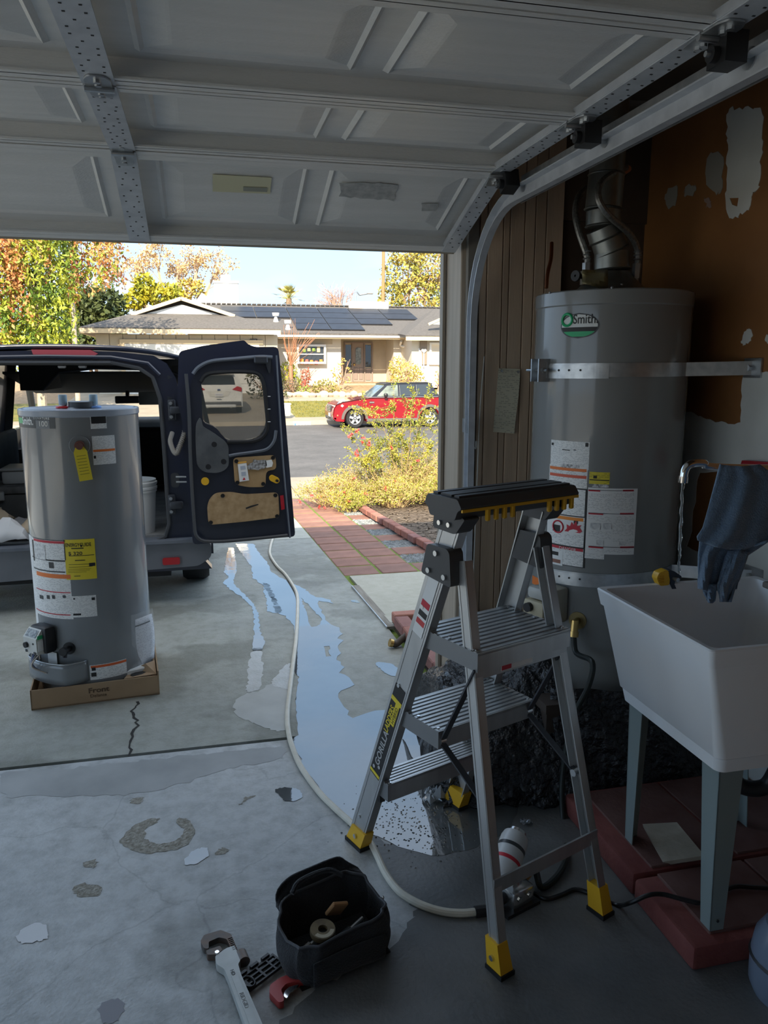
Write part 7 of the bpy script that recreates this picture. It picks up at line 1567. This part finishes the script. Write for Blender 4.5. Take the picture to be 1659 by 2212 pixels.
# towel
blue = M('slate blue towel cloth', (.12,.19,.29), .9, c2=(.15,.23,.34), scale=60, bump=.6, bscale=220, sheen=.3)
tw = thing('towel', 'slate blue towel hanging over the faucet beside the sink', 'towel', tuple(at(1570,1300,Y=1.78)))
def cloth(rows, Y0, name, amp, fr, ph, nu=26, sub=5):
    L = []
    for i in range(len(rows)-1):
        for k in range(sub): t = k/sub; L.append(tuple(a*(1-t)+b*t for a, b in zip(rows[i], rows[i+1])))
    L.append(rows[-1]); nv = len(L)-1
    def fn(u, v):
        j = round(v*nv); y, xl, xr, sag = L[j]; px = xl+(xr-xl)*u; py = y+sag*math.sin(math.pi*u)
        dep = amp*(math.sin(fr*u*6.28+ph+v*2)+.5*math.sin(fr*2.3*u*6.28+ph*2+v*5))*(.3+v); return at(px, py, Y=Y0+dep)
    return MB().grid(fn, nu, nv).build(name, blue, tw, solid=.006)
cloth([(1003,1556,1640,4),(1040,1546,1690,-4),(1090,1532,1690,0),(1140,1518,1690,0),(1160,1506,1690,10),(1168,1508,1660,18)], 1.74, 'front_fold', .012, 1.3, .4)
cloth([(1120,1530,1690,0),(1165,1512,1665,0),(1200,1509,1612,0),(1240,1508,1600,0),(1272,1509,1590,4)], 1.80, 'back_fold', .014, 1.8, 1.5)
cloth([(1190,1572,1618,0),(1230,1560,1604,0),(1265,1550,1588,0),(1300,1556,1578,0)], 1.785, 'hanging_corner', .012, 1.1, .9, 12)
cloth([(1262,1514,1548,0),(1280,1520,1546,0),(1297,1528,1543,6)], 1.795, 'hanging_corner', .008, 1, .2, 10)
# things on the sink rim
ry = 1.93
rg = [at(1608,1245,Y=2.0), at(1640,1242,Y=2.0)]
MB().grid(lambda u, v: Vector((1.80+.05*math.cos(6.28*u)*(.8+.15*math.sin(9*v)), 2.02-.16*v, .945+.032*math.sin(6.28*u)*(.8+.2*math.sin(7*v+u*9)))), 16, 14, cu=True).build('rolled_rag', M('greenish white rag', (.42,.47,.36), .95, c2=(.25,.3,.2), scale=40), label='rolled greenish white rag at the back of the sink rim', cat='rag')
MB().grid(lambda u, v: Vector((1.80+.045*math.cos(6.28*u)*(.85+.12*math.sin(8*v)), 1.84-.1*v, .940+.034*math.sin(6.28*u)*(.85+.15*math.sin(7*v+u*9)))), 16, 12, cu=True).build('folded_rag', M('maroon rag', (.16,.03,.045), .95), label='maroon rag lying beside the greenish white rag on the sink', cat='rag')
MB().rbox((1.82,1.86,.9), (.12,.45,.02), .004, 1).build('rim_ledge', M('grey wooden ledge', (.25,.22,.19), .8), label='narrow wooden ledge between the sink and the wall', cat='ledge')
MB().rbox((1.80,1.66,.935), (.05,.09,.05), .012, 2).build('sponge', M('amber sponge', (.5,.25,.04), .9, bump=.6, bscale=90), label='amber sponge at the right edge of the sink rim', cat='sponge')
# spring clamp on the far rim
cpv = at(1440,1250,Y=2.14); clp = thing('spring_clamp', 'yellow and black spring clamp gripping the far rim of the sink', 'clamp', (cpv.x, 2.14, .9))
m = frame((0,2.135,0), (1,0,0), (0,0,1)); P = lambda pts: [(at(x,y,Y=2.135).x, at(x,y,Y=2.135).z) for x, y in pts]
cm_ = frame((0,2.135,0), (1,0,0), (0,0,1))
MB(cm_).prism(rpoly(P([(1415,1248),(1420,1236),(1438,1229),(1444,1240),(1442,1262),(1422,1264)]), .006), .03, z0=-.02).build('yellow_grip', yellow_plastic, clp, smooth=30)
for i in range(4): a = P([(1417,1244+4*i),(1432,1243+4*i)]); MB(cm_).box(((a[0][0]+a[1][0])/2, a[0][1], .0115), (.018,.0025,.003)).build('grip_rib', M('orange yellow', (.7,.36,.02), .4), clp)
bjaw = M('blue black plastic', (.03,.04,.06), .4)
MB(cm_).prism(rpoly(P([(1440,1230),(1452,1232),(1468,1243),(1466,1250),(1455,1250),(1452,1262),(1446,1264),(1442,1245)]), .004), .034, z0=-.022).build('upper_jaw', bjaw, clp, smooth=30)
MB(cm_).prism(rpoly(P([(1444,1258),(1452,1258),(1468,1294),(1466,1300),(1456,1298)]), .004), .03, z0=-.02).build('lower_jaw', bjaw, clp, smooth=30)
MB().cyl((cpv.x+.015,2.10,cpv.z+.005),(cpv.x+.015,2.17,cpv.z+.005),.007,n=12).build('pivot_pin', galv, clp)
# red sign plate and small shelf on the right wall
p = [at(x, y, X=XR) for x, y in ((1618,994),(1700,1000),(1700,1045),(1605,1030))]
rb = thing('red_wall_box', 'red plastic holder on the wall behind the blue towel', 'holder', tuple(p[3]))
MB(frame((XR,0,0), (0,-1,0), (0,0,1))).prism([(-q.y, q.z) for q in p], .03).build('holder_body', M('red plastic', (.35,.02,.03), .4), rb, smooth=0); a, b_ = at(1606,1026,X=XR-.031), at(1700,1040,X=XR-.031); MB().beam(a, b_, .004, .01).build('rim_line', M('pink edge', (.55,.25,.25), .4), rb)
a = at(1648,1128,X=1.86); MB().rbox((1.87,a.y-.06,a.z), (.14,.16,.014), .003, 1).build('soap_shelf', galv, label='small grey metal shelf on the wall right of the towel', cat='shelf')
# broken tile on the step
tl = [at(1388,1780,Z=.10), at(1462,1776,Z=.13), at(1522,1848,Z=.13), at(1432,1862,Z=.085)]
n_ = (tl[1]-tl[0]).cross(tl[3]-tl[0]).normalized(); n_ = n_ if n_.z > 0 else -n_
MB().add([q for q in tl]+[q-n_*.014 for q in tl], [(0,1,2,3),(7,6,5,4),(0,4,5,1),(1,5,6,2),(2,6,7,3),(3,7,4,0)]).build('loose_tile', M('beige stone tile', (.36,.32,.26), .7, c2=(.28,.25,.2), scale=12, bump=.2), label='loose beige tile lying on the red step under the sink', cat='tile', smooth=0)
# vacuum-like canister at the right edge
vc_ = at(1690,2080,Z=.1); cn = thing('shop_canister', 'blue-grey rounded plastic canister at the right edge of the floor', 'canister', (vc_.x+.02, vc_.y, 0))
cb2 = M('blue grey plastic', (.16,.2,.27), .3, coat=.3)
MB().lathe([(.0,.0),(.085,.0),(.098,.03),(.10,.1),(.092,.16),(.07,.2),(.03,.215),(0,.217)], 32, (vc_.x+.03,vc_.y,0)).build('shell', cb2, cn); MB().lathe([(.099,.1),(.103,.105),(.099,.112)], 32, (vc_.x+.03,vc_.y,0)).build('seam', black_plastic, cn); MB().tube(spline([(vc_.x+.0,vc_.y,.2),(vc_.x+.03,vc_.y,.26),(vc_.x+.06,vc_.y,.2)],5), .009, 8).build('carry_handle', black_plastic, cn)
# ================================================================ heater stand and black tarp
stand = M('dark stand wood', (.06,.045,.035), .8)
hs2 = thing('heater_stand', 'dark wooden stand under the old water heater', 'stand', (1.6, 2.8, 0))
MB().box((1.57,2.82,.342), (.74,.7,.035)).build('stand_top', stand, hs2)
for x in (1.25,1.88):
    for y in (2.53,3.12): MB().box((x,y,.163), (.07,.07,.325)).build('post', stand, hs2)
MB().box((1.57,2.50,.2), (.6,.02,.22)).build('front_board', stand, hs2)
tarp_m = M('black woven tarp', (.012,.013,.015), .24, c2=(.02,.021,.024), scale=30, bump=1, bscale=34, spec=.7, bdist=.03)
rnd = random.Random(2)
def tarp(u, v):
    # u: left to right, v: floor (front) to the top by the heater
    x = .80+.52*u+.03*math.sin(9*v+5*u); base = [(2.46,0.0),(2.47,.07),(2.50,.17),(2.56,.25),(2.64,.30+.12*u),(2.78,.33+.17*u),(2.95,.30+.2*u),(3.1,.2+.1*u)]
    t = v*(len(base)-1); i = min(int(t), len(base)-2); f = t-i; y = base[i][0]*(1-f)+base[i+1][0]*f; z = base[i][1]*(1-f)+base[i+1][1]*f
    if u < .12: z *= (.25+.75*u/.12)
    w = .016*math.sin(23*u+7*v)+.012*math.sin(37*v-11*u)+.01*math.sin(51*u+29*v); s = min(1, v*6)
    return Vector((x, y+w*.6-.10*u*(1-v), max(.003, z+w*s)))
MB().grid(tarp, 44, 40).build('black_tarp', tarp_m, label='crumpled wet black tarp heaped beside the old heater stand', cat='tarp', smooth=40, solid=.004)
def tarp2(u, v):
    x = 1.24+.62*u; y = 2.42-.06*math.sin(3*u)+.10*v+.012*math.sin(19*u+9*v); z = .40*v+.008*math.sin(13*u); return Vector((x, y, max(.004,z)))
MB().grid(tarp2, 30, 16).build('black_skirt', tarp_m, label='black sheet hanging in front of the heater stand behind the ladder', cat='sheet', smooth=40, solid=.004)
cling = M('crinkled clear film', (.75,.8,.85), .08, trans=.6, spec=.8)
for i, (px, py, s, lab) in enumerate(((948,1722,.055,'crumpled clear plastic film on the wet floor beside the ladder foot'),(1137,1780,.018,'small scrap of shiny plastic on the floor behind the ladder'))):
    c = onground(px, py); r2 = random.Random(i+4)
    MB().grid(lambda u, v: Vector((c.x+s*(u-.5)*2+r2.gauss(0,s*.12), c.y+s*(v-.5)*1.6+r2.gauss(0,s*.12), .004+abs(r2.gauss(0,s*.35)))), 9, 8).build('plastic_film', cling, label=lab, cat='plastic film', smooth=10)

# ================================================================ hoses, pump, cords
def floorpath(px, r, lift=0): return [Vector((p.x, p.y, gz(p.y)+r+lift)) for p in [onground(*q) for q in px]]
hp = spline(floorpath([(600,1150),(590,1165),(584,1185),(584,1202),(598,1225),(616,1243),(634,1270),(642,1290),(643,1320),(640,1380),(634,1430),(628,1480),(621,1545),(624,1590),(634,1625),(652,1665),(690,1718),(730,1758),(765,1790),(800,1828),(815,1855),(832,1892),(855,1925),(880,1946),(920,1966),(960,1977),(1000,1980),(1040,1976)], .0115), 6)
gh_ = thing('garden_hose', 'cream garden hose snaking from the drive across the wet floor to the pump', 'hose', tuple(hp[-1]))
MB().tube(hp, .0115, 10).build('hose_tube', M('cream hose vinyl', (.62,.59,.5), .45, c2=(.68,.65,.56), scale=20), gh_)
e = hp[-1]; d = (hp[-1]-hp[-4]).normalized(); MB().cyl(e-d*.02, e+d*.035, .017, n=10).build('coupling', black_plastic, gh_)
pc = onground(1108,1950); pm_ = thing('transfer_pump', 'small silver transfer pump with brass fittings on the floor behind the ladder', 'pump', (pc.x, pc.y, 0), rz=R(20))
steel = M('polished pump steel', (.62,.62,.62), .2, .9)
ax = Matrix.Translation((-.02,.03,.09)) @ Matrix.Rotation(R(62),4,'Y') @ Matrix.Rotation(R(-25),4,'X')
MB(ax).lathe([(0,-.02),(.042,-.02),(.044,-.01),(.044,.115),(.04,.13),(0,.13)], 28).build('motor_can', M('white motor label', (.62,.63,.63), .3), pm_, world=False)
for z, c_ in ((.03,red_ink),(.075,grey_lab)): MB(ax).lathe([(.0445,z),(.0445,z+.012)], 28).build('motor_band', c_, pm_, world=False)
MB(ax).lathe([(.035,.13),(.03,.145),(0,.147)], 24).build('motor_cap', steel, pm_, world=False)
MB().rbox((.01,.0,.035), (.09,.08,.06), .014, 2).build('pump_head', steel, pm_, world=False)
MB().cyl((-.1,-.01,.03),(-.03,0,.035),.016,n=12).build('inlet_port', black_plastic, pm_, world=False); MB().cyl((.05,.02,.04),(.12,.045,.045),.016,n=8).build('outlet_port', brass, pm_, world=False)
MB().box((0,0,.006), (.13,.1,.012)).build('foot_plate', black_plastic, pm_, world=False)
for s in (-1,1): MB().cyl((.02*s,-.045,.05),(.02*s,-.052,.05),.008,n=6).build('head_bolt', chrome, pm_, world=False)
po = Vector((pc.x,pc.y,0))+Vector((.11*math.cos(R(20)),.11*math.sin(R(20))+.03,.045))
P = [DRAIN, DRAIN+Vector((-.0,-.03,-.06)), at(1279,1430,Y=2.38), at(1272,1480,Y=2.36), at(1240,1545,Y=2.36), at(1225,1610,Y=2.35), at(1214,1700,Y=2.34), at(1218,1790,Y=2.28)]+floorpath([(1222,1858)], .013, .0)+floorpath([(1205,1898),(1170,1925)], .013)+[po]
MB().tube(spline(P, 6), .0105, 10).build('drain_hose', M('black green hose rubber', (.02,.026,.024), .4), label='black drain hose running from the old heater down to the pump', cat='hose')
cd = floorpath([(1118,1912),(1150,1932),(1180,1946),(1212,1938),(1240,1926),(1270,1932),(1300,1946),(1335,1960)], .007)+[at(1362,1950,Z=.06), at(1400,1934,Z=.095), at(1432,1932,Z=.095), at(1480,1944,Z=.093), at(1520,1950,Z=.093), at(1556,1928,Z=.093), at(1590,1915,Z=.093), at(1630,1917,Z=.093), at(1700,1920,Z=.09)]
MB().tube(spline(cd, 6), .0065, 8).build('power_cord', M('black cord rubber', (.012,.012,.013), .35), label='black power cord running over the red step to the pump', cat='cord')

# ================================================================ tool bag and tools in the foreground
bg0 = onground(724,2060); bgz = R(17); bag = thing('tool_bag', 'open black canvas tool bag on the garage floor', 'tool bag', (bg0.x, bg0.y, 0), rz=bgz, s=.83)
canvas = M('black canvas', (.014,.015,.018), .8, c2=(.024,.026,.03), scale=8, bump=.5, bscale=180, sheen=.15)
BL, BW = .34, .19
def bagwall(u, v):
    a = 2*math.pi*u; ca, sa = math.cos(a), math.sin(a); e = .55
    x = math.copysign(abs(ca)**e, ca); y = math.copysign(abs(sa)**e, sa); back = max(0, y); front = max(0, -y)
    h = .13+.045*back+.018*front+.012*x; w = 1+.10*math.sin(math.pi*v)-.08*v*front
    return Vector((x*BL/2*w+.006*math.sin(9*a+3*v), y*BW/2*w-.02*v*front*.5+.045*back*v*v+.005*math.sin(7*a), h*v))
MB().grid(bagwall, 64, 12, cu=True).build('bag_wall', canvas, bag, world=False, solid=.006)
MB().box((0,0,.004), (BL*.95,BW*.95,.008)).build('bag_base', black_rubber, bag, world=False)
MB().tube([bagwall(i/64,1)+Vector((0,0,.002)) for i in range(65)], .005, 6, cap=False).build('mouth_piping', M('grey black piping', (.05,.053,.06), .6), bag, world=False)
MB().grid(lambda u, v: Vector((-.13+.26*u, -BW/2*1.06-.012-.012*math.sin(math.pi*u)*math.sin(math.pi*v), .015+.085*v+.008*math.sin(3*u))), 16, 6).build('front_pocket', canvas, bag, world=False, solid=.005)
MB().grid(lambda u, v: bagwall(.08+.34*u, 1)+Vector((.0,.012*math.sin(math.pi*v)+.01, .0))+Vector((0,.025*v,.045*math.sin(math.pi*u)*v)), 20, 6).build('lid_flap', canvas, bag, world=False, solid=.006)
MB().tube(spline([(-.1,.12,.185),(-.06,.14,.205),(.04,.14,.21),(.09,.12,.185)], 6), .009, 8).build('carry_handle', canvas, bag, world=False)
zp = MB().rbox((BL/2+.012,.0,.135), (.008,.012,.03), .003, 1, m=Matrix.Rotation(R(25),4,'X')).build('zip_pull', galv, bag, world=False)
bp_ = lambda x, y, z: Vector((bg0.x,bg0.y,0))+Euler((0,0,bgz)).to_matrix() @ (Vector((x,y,z))*.83)
tp_ = thing('tape_roll', 'round spool of solder wire lying in the open tool bag', 'spool', tuple(bp_(-.045,.0,.095)), rz=bgz, rx=R(8))
MB().lathe([(.013,.0),(.034,.0),(.035,.003),(.035,.014),(.034,.017),(.013,.017),(.013,.0)], 28).build('spool_disc', M('worn gold label', (.2,.155,.08), .6, c2=(.13,.1,.06), scale=40), tp_, world=False)
MB().lathe([(.0,.004),(.0125,.004),(.0125,.006),(0,.006)], 20).build('spool_core', ink, tp_, world=False)
pts = [(.024*math.cos(R(t)),.024*math.sin(R(t))) for t in range(200,340,10)]
MB().prism([(q[0]*1.3,q[1]*1.3) for q in pts]+[(q[0]*.85,q[1]*.85) for q in pts[::-1]], .0006, Matrix.Translation((0,0,.0172))).build('spool_print', M('cream label', (.5,.45,.33), .6), tp_, world=False)
o = bp_(.035,.055,.12); MB().rbox(o, (.05,.012,.055), .003, 1, m=Euler((.5,.3,bgz)).to_matrix()).build('sandcloth_piece', M('tan abrasive cloth', (.4,.22,.1), .85), label='tan scrap of abrasive cloth standing inside the tool bag', cat='cloth')
for i, (x, y, l, c_, lab) in enumerate(((-.02,-.05,.14,(.1,.11,.12),'dark handled tool lying at the front inside the bag'),(.05,-.02,.12,(.05,.06,.07),'small steel tool lying at the right inside the bag'),(-.1,-.03,.1,(.12,.11,.1),'short grey tool lying at the left inside the bag'))):
    a = bp_(x-l/2,y,.05+.01*i); b_ = bp_(x+l/2,y+.03,.075+.01*i); t = thing('hand_tool', lab, 'tool', tuple(a), group='tools in the bag'); MB().cyl(a, a.lerp(b_,.55), .012, .01, n=10).build('grip', M('tool grip %d' % i, c_, .5), t); MB().cyl(a.lerp(b_,.55), b_, .005, n=8).build('shaft', galv, t)
MB().box((0,0,.045), (BL*.85,BW*.8,.01)).build('bag_liner', canvas, bag, world=False)
# pipe wrench
w0, w1 = onground(478,2052), onground(548,2230); dv_ = (w1-w0); ang = math.atan2(dv_.y, dv_.x)
wr_ = thing('pipe_wrench', 'worn aluminium pipe wrench lying on the floor beside the tool bag', 'wrench', (w0.x, w0.y, 0), rz=ang, s=1.0)
wal = M('worn grey wrench paint', (.42,.44,.43), .45, .2, c2=(.5,.52,.51), scale=14); wst = M('rusty jaw steel', (.11,.105,.10), .5, .6, c2=(.17,.12,.095), scale=30)
MB().prism(rpoly([(.045,-.028),(.075,-.032),(.10,-.018),(.14,-.017),(.36,-.02),(.38,-.012),(.38,.012),(.36,.02),(.14,.017),(.10,.02),(.09,.03),(.03,.03),(.03,.006)], .006), .022, Matrix.Translation((0,0,.004))).build('handle', wal, wr_, world=False, smooth=30)
MB().prism(rpoly([(.13,-.008),(.35,-.01),(.35,.01),(.13,.008)], .004), .003, Matrix.Translation((0,0,.025))).build('handle_rib', MATS['worn grey wrench paint'], wr_, world=False)
MB().prism(rpoly([(-.05,-.035),(-.03,-.05),(0,-.048),(.008,-.036),(-.018,-.03),(-.022,.0),(-.006,.018),(.06,.02),(.06,.034),(-.02,.034),(-.048,.012)], .005), .018, Matrix.Translation((0,0,.006))).build('hook_jaw', wst, wr_, world=False, smooth=30)
MB().prism(rpoly([(.012,-.045),(.03,-.045),(.04,-.02),(.03,-.004),(.012,-.006)], .004), .02, Matrix.Translation((0,0,.005))).build('heel_jaw', wst, wr_, world=False, smooth=30)
MB().cyl((.055,.04,.015),(.09,.04,.015),.016,n=18).build('knurled_nut', wst, wr_, world=False)
for i in range(8): MB().box((-.005+i*.007,.027,.0245), (.003,.012,.003)).build('jaw_thread', wst, wr_, world=False)
MB().cyl((.035,-.02,.024),(.035,-.02,.029),.006,n=10).build('pin', chrome, wr_, world=False)
text('wrench_lettering', 'HD', .014, ink, wr_, wm(wr_) @ Matrix.Translation((.115,-.006,.0285)), extrude=.0003); text('wrench_lettering', 'RIDGID', .016, M('grey cast lettering', (.3,.31,.31), .5), wr_, wm(wr_) @ Matrix.Translation((.2,-.006,.0285)), extrude=.0003)
# black slotted vent plate
g0 = [onground(*q) for q in ((514,2124),(593,2066),(613,2092),(540,2148))]; gc = (g0[0]+g0[1]+g0[2]+g0[3])/4
ux = ((g0[1]-g0[0])+(g0[2]-g0[3])); gw = ux.length/2; uy = ((g0[0]-g0[3])+(g0[1]-g0[2])); gh2 = uy.length/2; ga = math.atan2(ux.y, ux.x)
gt = thing('plastic_grid', 'black slotted plastic grid plate on the floor between wrench and bag', 'grid plate', (gc.x, gc.y, 0), rz=ga)
hl_ = []
cols = [-.46,-.22,-.2,.18,.2,.46]; 
for (a, b2) in ((-.40,-.05),(-.0,.24),(.28,.46)):
    for j in range(3): y0 = -.42+j*.29; hl_.append([(a*gw,y0*gh2),(b2*gw,y0*gh2),(b2*gw,(y0+.2)*gh2),(a*gw,(y0+.2)*gh2)])
MB().prism([(-gw/2,-gh2/2),(gw/2,-gh2/2),(gw/2,gh2/2),(-gw/2,gh2/2)], .008, Matrix.Translation((0,0,.006)), hl_).build('grid_plate', black_plastic, gt, world=False, smooth=0)
for x in (-.42,-.1,.22): MB().box((x*gw+.01,gh2/2+.003,.012), (.025,.008,.014)).build('edge_tab', black_plastic, gt, world=False)
MB().tube([(-.40*gw+.014*math.cos(t),-.1*gh2+.02*math.sin(t),.016) for t in [i*6.283/16 for i in range(17)]], .003, 6).build('latch_loop', black_plastic, gt, world=False)
MB().box((0,0,.003), (gw*.96,.006,.006)).build('under_rib', black_plastic, gt, world=False)
# red ratcheting tube cutter
c0, c1 = onground(598,2160), onground(672,2116); ca_ = math.atan2(c1.y-c0.y, c1.x-c0.x)
tc2 = thing('tube_cutter', 'red plastic tube cutter with curved blade in front of the tool bag', 'cutter', (c0.x, c0.y, 0), rz=ca_)
S_ = (c1-c0).length/.1
k_ = lambda pts: [(x*S_, y*S_) for x, y in pts]
MB().prism(rpoly(k_([(-.012,-.03),(.0,-.034),(.008,-.018),(.012,.0),(.03,.008),(.055,.0),(.075,-.012),(.11,-.012),(.115,.012),(.07,.026),(.03,.034),(.0,.03),(-.014,.012)]), .006), .02, Matrix.Translation((0,0,.003))).build('cutter_body', M('faded red plastic', (.45,.06,.06), .4), tc2, world=False, smooth=30)
MB().prism(rpoly(k_([(.012,-.026),(.03,-.016),(.05,-.012),(.06,-.008),(.045,.002),(.02,-.004),(.01,-.016)]), .004), .004, Matrix.Translation((0,0,.013))).build('blade', chrome, tc2, world=False, smooth=0)
MB().cyl((.072*S_,.008*S_,.022),(.072*S_,.008*S_,.027),.005,n=12).build('rivet', galv, tc2, world=False)
